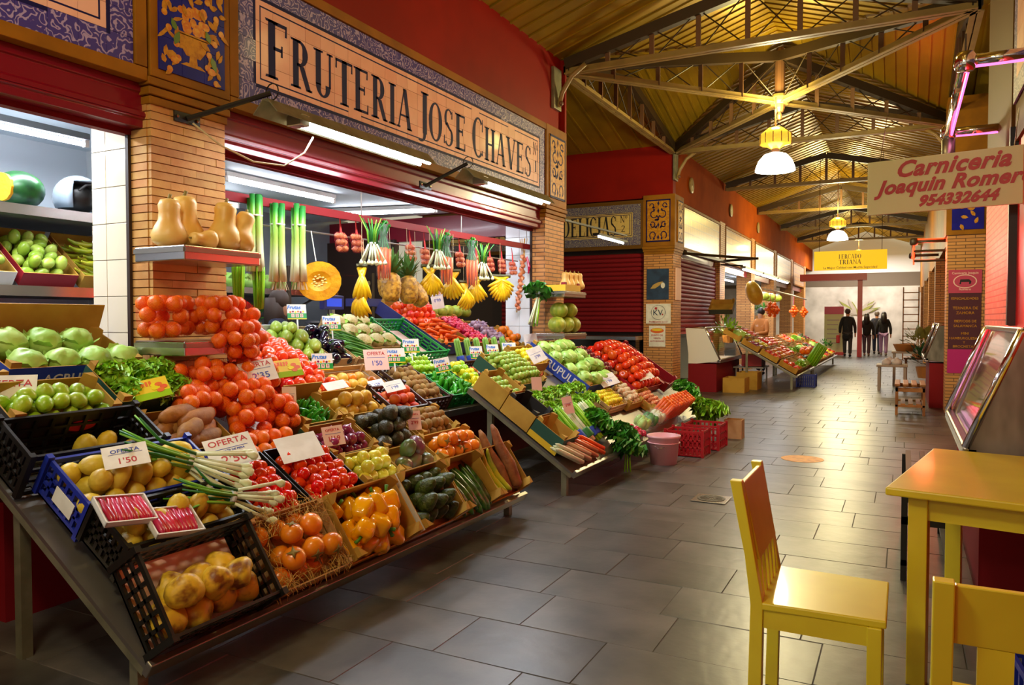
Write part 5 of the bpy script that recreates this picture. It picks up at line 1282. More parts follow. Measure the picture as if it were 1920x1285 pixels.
def plastic_crate(label, mw, w, l, h, m, cat='crate', text=None):
    t = thing('plastic_crate', label, cat, mw=mw); X, Y, Z = Vector((1,0,0)), Vector((0,1,0)), Vector((0,0,1))
    th = .012
    for p, u, W, nx in ((Vector((0,0,0)), X, w, 8), (Vector((0,l-th,0)), X, w, 8), (Vector((0,0,0)), Y, l, 6), (Vector((w-th,0,0)), Y, l, 6)):
        b = B(); 
        if u is X: lattice(b, p+Vector((0, th, 0)), u, Z, W, h, th, nx, 3)
        else: lattice(b, p, u, Z, W, h, th, nx, 3)
        b.build('side', m, t)
    b = B()
    for i in range(9): x = (w-.02)*i/8; b.box((x, 0, 0), (x+.012, l, .008))
    for i in range(7): y = (l-.02)*i/6; b.box((0, y, 0), (w, y+.012, .008))
    b.build('base', m, t)
    b = B()
    for x in (0, w): 
        for y in (0, l): b.box((x-.012, y-.012, 0), (x+.012, y+.012, h+.012))
    for nme, (x, y) in zip(range(4), ((0,0),(w,0),(0,l),(w,l))): B().box((x-.013, y-.013, 0), (x+.013, y+.013, h+.014)).build('corner_post', m, t)
    return t
def card_box(label, mw, w, l, h, out='card', inn='card', tabs=True, cat='box', front=None, text=None, text_m='card_white', hb=None):
    """open cardboard box; hb: height of the back wall"""
    t = thing('cardboard_box', label, cat, mw=mw); th = .006; hb = hb or h
    B().box((0, 0, 0), (w, l, .006)).build('base', inn, t)
    def side(lo, hi, olo, ohi):
        b = B().box(lo, hi, 0); b.box(olo, ohi, 1); b.build('side', [inn, out], t)
    fh = front if front is not None else h
    e = .0012
    side((0,0,0), (w,th,fh), (0,-e,0), (w,-.0001,fh)); side((0,l-th,0), (w,l,hb), (0,l+.0001,0), (w,l+e,hb))
    side((0,th,0), (th,l-th,h), (-e,0,0), (-.0001,l,h)); side((w-th,th,0), (w,l-th,h), (w+.0001,0,0), (w+e,l,h))
    if tabs:
        k = min(.06, w*.2); hh = h+.028
        for x, y, sx, sy in ((th,th,1,1),(w-th,th,-1,1),(th,l-th,1,-1),(w-th,l-th,-1,-1)):
            b = B().add([(x,y,h*.3),(x+sx*k,y,h*.3),(x,y+sy*k,h*.3),(x,y,hh),(x+sx*k*.8,y,hh),(x,y+sy*k*.8,hh)], [(0,1,4,3),(0,3,5,2),(1,2,5,4),(3,4,5),(0,2,1)]); b.build('corner_tab', inn, t)
    if text:
        for body, size, which in text:
            o = inst('lettering', text_mesh('lettering', body, size, text_m, bold=.001), t)
            if which == 'front': o.matrix_local = T(w/2, -.002, fh/2) @ FACE_NY
            elif which == 'left': o.matrix_local = T(-.002, l/2, h/2) @ FACE_NX
            elif which == 'back_in': o.matrix_local = T(w/2, l-th-.001, hb*.8) @ FACE_NY
    return t
def wood_crate(label, mw, w, l, h, m='pale_wood'):
    t = thing('wooden_crate', label, 'crate', mw=mw)
    for i in range(5): x = i*w/5; B().box((x+.004, 0, 0), (x+w/5-.004, l, .006)).build('base_slat', m, t)
    for k in range(2):
        z = .012+k*h*.5
        for lo, hi in (((0,0,z),(w,.006,z+h*.4)), ((0,l-.006,z),(w,l,z+h*.4)), ((0,0,z),(.006,l,z+h*.4)), ((w-.006,0,z),(w,l,z+h*.4))): B().box(lo, hi).build('slat', m, t)
    for x in (.006, w-.026):
        for y in (.006, l-.026): B().box((x, y, 0), (x+.02, y+.02, h+.015)).build('corner_post', m, t)
    return t
def tray(label, mw, w, l, h, m, cat='tray'):
    t = thing('produce_tray', label, cat, mw=mw)
    B().box((0,0,0),(w,l,.005)).build('base', m, t)
    for lo, hi in (((0,0,0),(w,.006,h)), ((0,l-.006,0),(w,l,h)), ((0,0,0),(.006,l,h)), ((w-.006,0,0),(w,l,h))): B().box(lo, hi).build('side', m, t)
    return t
def fill(kind, mw, w, l, d, z0, label, cat, group, layers=2, flat=False, jit=.12, sc=(.93, 1.07), heap=0., alt=None, dl=None, rise=.72, m0=.012, ang=None, keep=None):
    """rows of single fruits in a container's own frame"""
    dl = dl or d; n = 0; fs = FS.get(kind, 1.); d *= fs; dl *= fs; z0 += .022*(fs-1)
    for k in range(layers):
        ins = m0+d*.5+k*d*.45; y = m0+dl*.5+k*dl*.45; r = 0
        while y <= l-m0-dl*.45-k*dl*.3:
            x = ins+(r % 2)*d*.5
            while x <= w-m0-d*.45-k*d*.3:
                hid = k < layers-1 and m0+d*1.6 < x < w-m0-d*1.6 and m0+dl*1.7 < y < l-m0-dl*1.7
                if not hid and (keep is None or keep(x/w, y/l, k)):
                    z = z0+k*d*rise+heap*math.sin(PI*min(1, max(0, x/w)))*math.sin(PI*min(1, max(0, y/l)))
                    R = rrot() if not flat else RZ((ang if ang is not None else rnd(-.5, .5))+rnd(-.25, .25)) @ RX(rnd(-.15, .15))
                    s = rnd(*sc)
                    put(kind if not alt or random.random() > .4 else alt, mw @ T(x+rnd(-jit, jit)*d*.5, y+rnd(-jit, jit)*dl*.5, z) @ R @ SCL(s, s, s), label, cat, group); n += 1
                x += d
            y += dl*.88; r += 1
    return n
# price cards
def aim(pos, yaw, pitch, roll=0.):
    """card matrix: faces out along yaw (0 = +X, negative towards the camera) tipped up by pitch"""
    return T(*pos) @ RZ(math.radians(yaw)) @ RY(-math.radians(pitch)) @ FACE_PX @ RZ(math.radians(roll))
def on(P, y, t, h): return tuple(P @ Vector((y, t, h)))
def card(label, pos, w, h, lines=(), yaw=-38, pitch=42, roll=0, m='paper', stick=False):
    t = thing('price_card', label, 'price card', mw=aim(pos, yaw, pitch, roll))
    sh_ = B().box((-w/2, -h/2, -.001), (w/2, h/2, 0)).build('sheet', m, t)
    for body, size, u, v, mm in lines:
        o = inst('lettering', text_mesh('lettering', body, size, mm, bold=.0004, extrude=.0003), sh_); o.location = (u, v, .0006)
    b = B(); b.box((-w*.38, h*.1, .0), (w*.38, h*.115, .0008)); 
    if lines: b.build('rule', 'ink_blue', sh_)
    if stick: B().box((-.006, -h/2-.12, -.005), (.006, -h/2+.02, -.001)).build('stick', 'white_plastic', t)
    return t
def fruta_card(label, pos, yaw=-35, pitch=18, roll=0, price='1 99', w=.15, h=.125):
    t = thing('price_card', label, 'price card', mw=aim(pos, yaw, pitch, roll))
    sh_ = B().box((-w/2, -h/2, -.002), (w/2, h/2, 0)).build('sheet', 'paper', t); gb = B().box((-w/2, -h/2+.008, 0), (w/2, -.012, .0006)).build('green_band', 'fruta_green', t); B().box((-w/2, -h/2, 0), (w/2, -h/2+.008, .0006)).build('yellow_edge', 'fruta_yellow', sh_)
    o = inst('lettering', text_mesh('lettering', 'Frutas', .042, 'fruta_blue', bold=.0012, shear=.2, extrude=.0003), sh_); o.location = (-.022, .036, .0008)
    for k, ch in enumerate(price.split()):
        B().box((-.045+.034*k, -.046, .0006), (-.02+.034*k, -.018, .001)).build('price_tab', 'paper_pink', gb)
        o = inst('lettering', text_mesh('lettering', ch, .026, 'ink_black', extrude=.0003), gb); o.location = (-.0325+.034*k, -.032, .0014)
    for k in range(6): B().lathe([(0,.0014),(.008,.001),(.009,.0004)], 8).build('printed_fruit', ('fruta_orange', 'm_onion_r', 'fruta_yellow')[k % 3], sh_, loc=(-.05+.02*k, -.002+.004*(k % 2), 0))
    B().box((-.006, -h/2-.14, -.006), (.006, -h/2+.02, -.002)).build('stick', 'white_plastic', t)
    return t
def leaflet(label, pos, yaw=-38, pitch=40, roll=0, w=.17, h=.13):
    t = thing('price_card', label, 'price card', mw=aim(pos, yaw, pitch, roll))
    sh_ = B().box((-w/2, -h/2, -.002), (w/2, h/2, 0)).build('sheet', 'fruta_yellow', t); B().box((-w/2, -h/2, 0), (w/2, -h*.18, .0006)).build('green_band', 'm_apple_g', sh_)
    for k in range(5): B().box((-.07+.017*k, .025-.002*k, 0), (-.058+.017*k, .05, .0008)).build('printed_mark', 'fruta_orange', sh_)
    for k in range(5): B().poly(ellipse(.02+.02*(k % 3), .02-.02*(k//2), .018, .013, 10), 0, .001+.0002*k, 'Z').build('printed_fruit', ('m_lemon', 'fruta_orange', 'm_peach')[k % 3], sh_)
import bmesh
# ------------------------------------------------------------------ display tables
def slope_table(label, P, y0, y1, t0, t1, legs_t, m='galv', rail='steel_dull', lip=.05, th=.03):
    t = thing('display_table', label, 'display table', mw=P)
    B().box((y0, t0, -th), (y1, t1, -.012)).build('table_top', 'steel_dull', t)
    B().box((y0-.01, t0-.03, -th-.01), (y1+.01, t0, lip)).build('front_rail', rail, t, bevel=.004)
    for y in (y0, y1-.04): B().box((y, t0, -th-.03), (y+.04, t1, -th)).build('side_beam', m, t)
    inv = P.inverted()
    for tt in legs_t:
        for y in (y0+.02, y1-.06):
            top = P @ Vector((y+.02, tt, -th)); b = B().box((top.x-.022, top.y-.022, 0), (top.x+.022, top.y+.022, top.z)); b.xf(inv); b.build('leg', m, t)
    return t
slope_table('sloping steel display table nearest the camera in front of the fruit stall', LOW, 1.79, 4.8, -.12, 1.2, (-.02, .82), lip=.02)
slope_table('upper sloping shelf inside the fruit stall opening', UPP, 3.5, 8.2, -.12, 1.2, (.1, 1.1), lip=.03)
slope_table('second sloping display table by the far end of the fruit stall', TB2, 5.45, 9.9, -.14, .98, (-.05, .75), lip=.02)
LEFT = plane_mat(-3.6, .95, 12)
slope_table('sloping shelf across the left stall opening behind the limes', LEFT, .8, 2.88, -.12, .9, (.05, .8), lip=.02)
# ------------------------------------------------------------------ lower table, front row
h1 = .13
def at(P, y, t, z=0.): return P @ T(y, t, z)
def front(y): return LOW @ T(y, -.10, .005) @ RX(math.radians(23))   # front row leans up steeply on the rail
mw = front(1.8); plastic_crate('black plastic crate of spotted quinces at the front left corner', mw, .53, .345, .17, 'crate_black')
fill('quince', mw, .53, .345, .092, .06, 'spotted yellow quince in the front black crate', 'quince', 'quinces in the front black crate', 2, keep=lambda x, y, k: k == 0 or (x > .2 and y < .8), jit=.2, m0=.028)
B().box((.02, .02, .008), (.51, .35, .012)).xf(mw).build('crate_liner', 'paper_pink'); tag(bpy.data.objects['crate_liner'], 'pink paper liner under the quinces', 'paper')
mw = front(2.36); wood_crate('wooden crate of persimmons packed in straw on the front rail', mw, .46, .345, .12)
fill('persimmon', mw, .46, .345, .092, .06, 'orange persimmon bedded in straw at the front', 'persimmon', 'persimmons in straw', 2, keep=lambda x, y, k: k == 0 or (x > .25 and .1 < y < .75), jit=.2)
st = B(); r = random.Random(5)
for k in range(420):
    e = r.choice((0, 1, 2)); x = r.uniform(0, .46) if e else r.choice((r.uniform(0, .07), r.uniform(.39, .46))); y = r.choice((r.uniform(0, .06), r.uniform(.26, .38))) if e else r.uniform(0, .37)
    a = r.uniform(0, 6.3); p = Vector((x, y, r.uniform(.06, .15))); d = Vector((math.cos(a), math.sin(a), r.uniform(-.3, .3)))*.035
    st.tube([p-d, p+Vector((0, 0, .008)), p+d], .0011, 3, cap=False)
o = st.xf(mw).build('packing_straw', 'm_straw'); tag(o, 'loose packing straw among the persimmons', 'straw', kind='stuff')
mw = front(2.84); card_box('cardboard box of yellow bell peppers on the front rail', mw, .53, .345, .14, 'card', 'card', front=.06)
fill('bell', mw, .53, .345, .088, .06, 'glossy yellow bell pepper in the front cardboard box', 'bell pepper', 'yellow bell peppers in the front box', 2, keep=lambda x, y, k: y < .8, jit=.25, m0=.006)
mw = front(3.40); card_box('deep cardboard box of green avocados on the front rail', mw, .45, .345, .15, 'card_white', 'card', front=.05)
fill('avocado', mw, .45, .345, .078, .08, 'green avocado lying in rows in the front box', 'avocado', 'green avocados in the front box', 2, flat=True, ang=0, dl=.09, jit=.2)
mw = front(3.88); card_box('cardboard box of courgettes near the front right end', mw, .41, .345, .14, 'card', 'card', front=.05)
fill('zucchini', mw, .41, .345, .042, .06, 'dark green courgette lying in the front box', 'courgette', 'courgettes in the front box', 3, flat=True, ang=.1, dl=.22, rise=.8, m0=.005)
mw = front(4.32); card_box('cardboard box of plantains and yuca roots at the right end', mw, .43, .345, .12, 'card', 'card', front=.04)
for k in range(3): put('plantain', mw @ T(.06+.05*k, .17, .05+.01*k) @ RZ(.15), 'yellow green plantain beside the yuca roots', 'plantain', 'plantains at the right end')
for k in range(3): put('yuca', mw @ T(.22+.075*k, .24, .07+.05*(k % 2)) @ RZ(.12-.1*k) @ RX(.12), 'brown yuca root standing up at the right end', 'yuca root', 'yuca roots at the right end')
# second row
mw = at(LOW, 1.86, .24, .05); plastic_crate('black plastic crate of yellow potatoes behind the quinces', mw, .64, .24, .16, 'crate_black')
fill('potato', mw, .64, .24, .072, .10, 'yellow potato in the black crate behind the quinces', 'potato', 'potatoes in the black crate', 2, alt='potato2', dl=.075, jit=.3)
mw = at(LOW, 1.86, .50, .03); plastic_crate('blue plastic crate of yellow potatoes with a price card', mw, .66, .30, .17, 'crate_blue')
fill('potato', mw, .66, .30, .072, .115, 'yellow potato in the blue crate under the price card', 'potato', 'potatoes in the blue crate', 2, alt='potato2', dl=.075, jit=.3)
B().box((-.004, .07, .04), (-.001, .2, .11)).xf(mw).build('crate_label', 'paper'); tag(bpy.data.objects['crate_label'], 'torn paper label on the side of the blue crate', 'label')
for nm, y0, w in (('left', 2.54, .33), ('right', 2.89, .41)):
    mw = at(LOW, y0, .22, .075); tray('dark tray of tomatoes below the %s price card' % ('written OFERTA 2,50' if nm == 'left' else 'blank white'), mw, w, .42, .09, 'crate_black')
    fill('tomato', mw, w, .42, .061, .06, 'ripe red tomato in the tray below the %s card' % ('OFERTA 2,50' if nm == 'left' else 'blank white'), 'tomato', 'tomatoes in the %s tray' % nm, 2, jit=.15, rise=.66)
mw = at(LOW, 3.33, .25, .075); card_box('small cardboard box of pale yellow apples', mw, .36, .25, .07, 'card', 'card', front=.06)
fill('apple_y', mw, .36, .25, .068, .05, 'pale yellow apple in the small box behind the peppers', 'apple', 'yellow apples', 2, jit=.2)
mw = at(LOW, 3.71, .25, .075); card_box('cardboard box of green and purple mangoes', mw, .38, .22, .06, 'card', 'card', front=.03)
fill('mango', mw, .38, .22, .085, .055, 'green and purple mango in the middle of the table', 'mango', 'mangoes in the middle', 2, dl=.09, jit=.2)
mw = at(LOW, 4.12, .25, .075); card_box('cardboard box of small oranges at the right end', mw, .60, .25, .07, 'card', 'card', front=.04)
fill('persimmon', mw, .60, .25, .084, .05, 'orange persimmon in the right end box', 'persimmon', 'persimmons at the right end', 2, keep=lambda x, y, k: k == 0 or x < .7)
mw = at(LOW, 3.32, .52, .05); card_box('green sided cardboard box of red onions with a price card', mw, .43, .27, .08, 'card_green', 'card')
fill('onion_r', mw, .43, .27, .068, .045, 'purple red onion in the green sided box', 'onion', 'red onions', 2, jit=.2, rise=.68)
mw = at(LOW, 3.78, .48, .05); card_box('cardboard box heaped with dark avocados', mw, .42, .36, .07, 'card', 'card')
fill('avocado_dark', mw, .42, .36, .088, .06, 'nearly black avocado on the heap in the middle', 'avocado', 'dark avocados', 3, jit=.3, rise=.55)
mw = at(LOW, 4.24, .52, .05); card_box('cardboard box of kiwis near the right end', mw, .48, .27, .07, 'card', 'card')
fill('kiwi', mw, .48, .27, .06, .04, 'small brown kiwi near the right end of the table', 'kiwi', 'kiwis on the lower table', 2, jit=.2)
# third row
mw = at(LOW, 1.80, .82); plastic_crate('big black plastic crate almost empty behind the blue crate', mw, .62, .26, .2, 'crate_black')
fill('potato', mw, .62, .26, .09, .05, 'last yellow potato left in the big black crate', 'potato', 'potatoes in the big black crate', 1, keep=lambda x, y, k: x > .55)
mw = at(LOW, 2.46, .78); card_box('dark sided cardboard box of brown sweet potatoes', mw, .4, .32, .12, 'card_black', 'card')
fill('sweet', mw, .4, .32, .09, .06, 'brown sweet potato in the dark sided box', 'sweet potato', 'sweet potatoes', 3, flat=True, dl=.055, rise=.45, jit=.4)
mw = at(LOW, 3.42, .84); card_box('high backed cardboard box of small green peppers', mw, .34, .26, .1, 'card', 'card', hb=.2)
fill('padron', mw, .34, .26, .05, .05, 'small bright green pepper in the high backed box', 'green pepper', 'small green peppers', 3, dl=.026, jit=.6, rise=.3)
mw = at(LOW, 3.79, .86); card_box('cardboard box of round golden pears', mw, .47, .28, .08, 'card', 'card')
fill('nashi', mw, .47, .28, .09, .055, 'round golden pear behind the dark avocados', 'pear', 'golden pears', 2, jit=.2)
mw = at(LOW, 4.30, .82); plastic_crate('dark crate of red and orange peaches', mw, .42, .28, .11, 'crate_brown')
fill('peach', mw, .42, .28, .077, .05, 'red orange peach in the dark crate', 'peach', 'peaches', 2, jit=.2)
# fourth row, left stall edge
mw = at(LOW, 1.86, 1.08, .05); card_box('black cardboard box of green limes with a red logo', mw, .50, .27, .13, 'card_black', 'card', text=None)
fill('lime', mw, .50, .27, .066, .08, 'green lime in the black cardboard box', 'lime', 'limes in the black box', 2, sc=(1.05, 1.2), jit=.2)
B().poly(ellipse(.32, .06, .07, .03), -.004, -.001, 'Y').xf(mw).build('box_logo', 'ink_red'); tag(bpy.data.objects['box_logo'], 'red oval logo print on the lime box', 'logo')
mw = at(LOW, 2.4, 1.14, .04); card_box('green sided cardboard box of curly lettuce', mw, .48, .32, .13, 'card_green', 'card')
for k in range(6): put('lettuce', mw @ T(.1+.14*(k % 3), .09+.15*(k//3), .1) @ RZ(k), 'curly green lettuce in the green sided box', 'lettuce', 'curly lettuces')
mw = at(LEFT, 2.08, .16, .04) @ RX(.2); card_box('blue printed cardboard box of cabbages marked AGRUPULPI', mw, .70, .42, .14, 'card_blue', 'card', hb=.3, text=(('AGRUPULPI', .07, 'front'), ('AGRUPULPI', .06, 'left')))
for k in range(7): put('cabbage', mw @ T(.14+.19*(k % 4)*.9, .1+.18*(k//4), .11+.03*(k//4)) @ RZ(k*1.3) @ SCL(1.0, 1.0, .95), 'pale green cabbage in the blue printed box', 'cabbage', 'cabbages in the blue printed box')
mw = at(LEFT, 1.62, .05, .04); card_box('cardboard box of red and green tomatoes at the left edge', mw, .42, .4, .12, 'card', 'card')
fill('apple_r', mw, .42, .4, .085, .06, 'mottled red and green apple at the left edge', 'apple', 'apples at the left edge', 2)
# ------------------------------------------------------------------ oranges in nets
def bag(label, cs, r, net, group):
    bm = bmesh.new()
    for c in cs:
        for i in range(6):
            for j in range(4):
                a, e = i*PI/3, -1.2+j*.8; bm.verts.new(c+Vector((math.cos(a)*math.cos(e), math.sin(a)*math.cos(e), math.sin(e)))*r*1.04)
    res = bmesh.ops.convex_hull(bm, input=bm.verts)
    bmesh.ops.delete(bm, geom=[v for v in bm.verts if not v.link_faces], context='VERTS')
    ctr = sum(cs, Vector())/len(cs); uvl = bm.loops.layers.uv.new()
    for f in bm.faces:
        f.smooth = True
        n = f.normal; ax = 0 if abs(n.x) > abs(n.y) and abs(n.x) > abs(n.z) else 1 if abs(n.y) > abs(n.z) else 2
        for l in f.loops:
            v = l.vert.co; l[uvl].uv = ((v.y, v.z), (v.x, v.z), (v.x, v.y))[ax]
    me = bpy.data.meshes.new('mesh_bag'); bm.to_mesh(me); bm.free(); me.materials.append(MATS[net])
    return tag(inst('mesh_bag', me), label, 'net bag', group)
def heap(ctr, rad, d, R=None, zmin=-.99):
    out = []; k = 0; n = int(max(rad)/d)+2
    for iz in range(-n, n+1):
        for iy in range(-n, n+1):
            for ix in range(-n, n+1):
                v = Vector(((ix+.5*((iy+iz) % 2))*d, iy*d*.87+(iz % 2)*d*.29, iz*d*.8))
                q = (v.x/rad[0])**2+(v.y/rad[1])**2+(v.z/rad[2])**2
                if .3 < q <= 1 and v.z/rad[2] >= zmin: out.append(v+Vector((rnd(-.012,.012), rnd(-.012,.012), rnd(-.008,.008))))
    return [ctr+(R @ v if R else v) for v in out]
def orange_bag(ctr, rad, label, olabel, ogroup, R=None, zmin=-.99):
    cs = heap(Vector(ctr), rad, .087, R, zmin)
    for c in cs: put('orange', T(*c) @ rrot(), olabel, 'orange', ogroup)
    bag(label, cs, .044, 'net_red', 'red nets of oranges')
L3 = LOW.to_3x3()
for (y, t, z), rad, lb in (((2.80, 1.10, .13), (.15, .13, .10), 'red net of oranges beside the sweet potatoes'), ((3.12, 1.06, .16), (.19, .14, .11), 'red net of oranges in the middle of the pile'), ((3.04, .88, .10), (.15, .1, .08), 'red net of oranges low in the pile'),
                           ((3.30, 1.27, .17), (.17, .14, .11), 'red net of oranges under the 2,35 price card'), ((3.31, .95, .12), (.13, .11, .09), 'red net of oranges near the green peppers'), ((2.98, 1.25, .19), (.17, .12, .10), 'red net of oranges against the pillar')):
    orange_bag(LOW @ Vector((y, t, z)), rad, lb, 'orange inside the netted pile in front of the pillar', 'oranges in the netted pile', L3)
for k in range(9): put('orange', at(LOW, 2.9+.088*(k % 5)+.03*(k//5), .70+.075*(k//5), .10+.02*(k//5)) @ rrot(), 'loose orange above the tomato trays', 'orange', 'loose oranges above the tomato trays')
for c, rad, lb in (((-3.57, 2.86, 1.40), (.12, .19, .12), 'red net of oranges at the left of the pillar shelf'), ((-3.54, 3.20, 1.41), (.13, .21, .12), 'red net of oranges at the right of the pillar shelf'), ((-3.40, 3.18, 1.27), (.09, .22, .10), 'red net of oranges drooping over the shelf edge')):
    orange_bag(c, rad, lb, 'orange in a net on the pillar shelf', 'oranges in nets on the pillar shelf')
# shelves on the pillars
def shelf(label, x0, x1, y0, y1, z, hh=.08):
    t = thing('steel_shelf', label, 'shelf', (x0, y0, z)); w = x1-x0; l = y1-y0
    B().box((0, 0, -hh), (w, l, 0)).build('board', 'steel', t, bevel=.006); B().box((w, 0, -hh*.45), (w+.008, l, -.012)).build('edge_groove', 'steel_dull', t); B().box((.0, -.008, -hh*.45), (w, 0, -.012)).build('edge_groove', 'steel_dull', t)
shelf('steel shelf holding the butternut squashes on the first pillar', FX+.001, -3.4, 2.815, 3.35, 1.78); shelf('steel shelf holding the netted oranges on the first pillar', FX+.001, -3.4, 2.81, 3.34, 1.265)
shelf('upper steel shelf on the far pillar of the fruit stall', FX+.001, -3.42, 7.95, 8.6, 1.71, .07); shelf('lower steel shelf with melons on the far pillar', FX+.001, -3.42, 7.95, 8.62, 1.225, .07)
for k, (x, y, s, lean) in enumerate(((-3.62, 2.90, .92, 0), (-3.66, 3.04, 1.05, .04), (-3.54, 3.21, .98, -.1), (-3.52, 3.32, .85, -.35))):
    put('butternut', T(x, y, 1.782+.13*s) @ RX(lean) @ RZ(k) @ SCL(s, s, s), ('pale butternut squash at the left end of the pillar shelf', 'tallest butternut squash standing on the pillar shelf', 'smooth butternut squash in front on the pillar shelf', 'leaning butternut squash at the right end of the shelf')[k], 'butternut squash', 'butternut squashes on the pillar shelf')
put('butternut', T(-3.50, 3.03, 1.782+.05) @ RX(PI/2) @ SCL(.55, .55, .55), 'small butternut squash lying on its side on the pillar shelf', 'butternut squash', 'butternut squashes on the pillar shelf')
for k in range(4): put('butternut', T(-3.55+.02*k, 8.28+.09*k, 1.83) @ RZ(k) @ SCL(.7, .7, .7), 'small butternut squash on the far pillar shelf', 'butternut squash', 'squashes on the far pillar shelf')
card_box('red and yellow cardboard box on the far pillar shelf', T(-3.42, 7.98, 1.712) @ RZ(PI/2), .45, .3, .07, 'card_yellow', 'card_red')
for k, (x, y, z) in enumerate(((-3.56, 8.06, 1.325), (-3.55, 8.3, 1.325), (-3.55, 8.5, 1.32), (-3.58, 8.16, 1.49), (-3.56, 8.38, 1.49))): put('melon', T(x, y, z) @ RZ(PI/2+.3*k), ('striped green melon stacked on the lower shelf of the far pillar'), 'melon', 'melons on the far pillar shelf')
# ------------------------------------------------------------------ upper display
for cnt, (yy, tt, zz) in enumerate([(3.74, .28, .03), (3.95, .55, .05), (4.12, .25, .04), (4.1, .85, .06)]):
    pass
mw = at(UPP, 3.66, .05); tray('long tray of big red tomatoes behind the oranges', mw, .66, .95, .06, 'crate_black')
fill('raf', mw, .66, .95, .088, .06, 'big red tomato on the heap behind the netted oranges', 'tomato', 'big tomatoes on the upper display', 2, jit=.25, heap=.08)
mw = at(UPP, 4.36, .62); tray('white tray of pale green chayotes', mw, .34, .55, .1, 'white_plastic'); fill('chayote', mw, .34, .55, .085, .06, 'pale green chayote in the white tray', 'chayote', 'chayotes', 3, flat=True, ang=.9, dl=.055, jit=.3, rise=.45)
mw = at(UPP, 4.72, .62); tray('pale tray of black aubergines', mw, .24, .52, .1, 'pale_wood'); fill('eggplant', mw, .24, .52, .062, .07, 'shiny black aubergine beside the chayotes', 'aubergine', 'aubergines', 2, jit=.3)
mw = at(UPP, 4.98, .60); wood_crate('pale wooden crate of green beans', mw, .34, .42, .1); fill('bean', mw, .34, .42, .06, .06, 'long green bean in the pale wooden crate', 'green bean', 'green beans in the wooden crate', 4, flat=True, ang=-.9, dl=.03, rise=.25, jit=.6, sc=(1., 1.3))
mw = at(UPP, 5.2, .76); wood_crate('wooden crate of cauliflowers', mw, .56, .52, .1)
for k in range(9): put('cauliflower', mw @ T(.1+.18*(k % 3), .09+.17*(k//3), .12) @ RZ(k), 'creamy white cauliflower in the wooden crate', 'cauliflower', 'cauliflowers')
mw = at(UPP, 5.8, .58); plastic_crate('empty bright green crate with a sheet of paper inside', mw, .5, .62, .14, 'crate_green')
B().box((.02, .02, .01), (.48, .6, .014)).xf(mw).build('crate_paper', 'paper_pink'); tag(bpy.data.objects['crate_paper'], 'pale paper lining the empty green crate', 'paper')
mw = at(UPP, 6.36, .72); card_box('cardboard box piled with tomatoes and carrots', mw, .62, .85, .14, 'card_navy', 'card')
fill('raf', mw @ T(0, .42, 0), .62, .43, .085, .10, 'orange red tomato at the back of the carrot box', 'tomato', 'tomatoes behind the carrots', 3, jit=.2, rise=.6)
fill('carrot', mw, .62, .42, .15, .10, 'bright orange carrot in the front of the box', 'carrot', 'carrots on the upper display', 4, flat=True, dl=.036, rise=.2, jit=.2)
mw = at(UPP, 7.02, .72); card_box('cardboard box of dark red radishes', mw, .4, .58, .12, 'card', 'card'); fill('radish', mw, .4, .58, .05, .09, 'dark red radish on the upper display', 'radish', 'radishes on the upper display', 2, sc=(1.3, 1.6), jit=.3)
mw = at(UPP, 7.45, .70); card_box('cardboard box of purple garlic', mw, .42, .52, .1, 'card', 'card'); fill('garlic', mw, .42, .52, .06, .08, 'purple streaked garlic bulb on the upper display', 'garlic', 'garlic bulbs', 2, sc=(1., 1.2), jit=.25)
mw = at(UPP, 7.9, .66); card_box('cardboard box of small orange fruit against the white tiles', mw, .3, .45, .08, 'card', 'card'); fill('persimmon', mw, .3, .45, .08, .06, 'small orange fruit against the white tiled column', 'persimmon', 'orange fruit by the white tiles', 2)
for k in range(6): put('small_melon', at(UPP, 7.0+.18*k, 1.45, .1) @ RZ(k), 'pale green melon at the very back of the stall', 'melon', 'melons at the back of the stall')
mw = at(UPP, 4.36, .06); wood_crate('wooden crate of persimmons and golden fruit under the white card', mw, .58, .46, .1); fill('nashi', mw, .58, .46, .09, .055, 'golden pear in the wooden crate under the white card', 'pear', 'pears in the wooden crate', 1, alt='persimmon', jit=.2)
mw = at(UPP, 5.0, -.08); plastic_crate('dark brown crate of kiwis at the steel edge', mw, .44, .5, .13, 'crate_brown'); fill('kiwi', mw, .44, .5, .065, .08, 'brown kiwi in the dark crate at the steel edge', 'kiwi', 'kiwis at the steel edge', 2, sc=(1., 1.2))
mw = at(UPP, 5.46, -.08); plastic_crate('green crate of green peppers and beans at the steel edge', mw, .42, .34, .13, 'crate_green'); fill('padron', mw, .42, .34, .06, .09, 'light green pepper in the green crate', 'green pepper', 'light green peppers', 3, dl=.03, jit=.5, rise=.3, sc=(1.3, 1.7))
mw = at(UPP, 5.40, .28); tray('tray of green guavas behind the green crate', mw, .5, .3, .08, 'crate_green'); fill('apple_g', mw, .5, .3, .07, .06, 'green guava behind the green crate', 'guava', 'guavas', 2, sc=(.8, .95))
mw = at(UPP, 5.90, -.08); plastic_crate('dark crate of lemons and green apples', mw, .36, .48, .13, 'crate_black'); fill('lemon', mw, .36, .48, .062, .09, 'yellow lemon in the dark crate', 'lemon', 'lemons', 2, alt='apple_g')
mw = at(UPP, 6.28, -.08); plastic_crate('dark crate of red apples', mw, .40, .48, .13, 'crate_brown'); fill('apple_r', mw, .40, .48, .076, .09, 'red apple in the dark crate at the steel edge', 'apple', 'red apples', 2)
mw = at(UPP, 6.70, -.05); card_box('cardboard box of green apples at the far steel edge', mw, .45, .42, .1, 'card', 'card'); fill('apple_g', mw, .45, .42, .076, .06, 'bright green apple at the far steel edge', 'apple', 'green apples', 2)
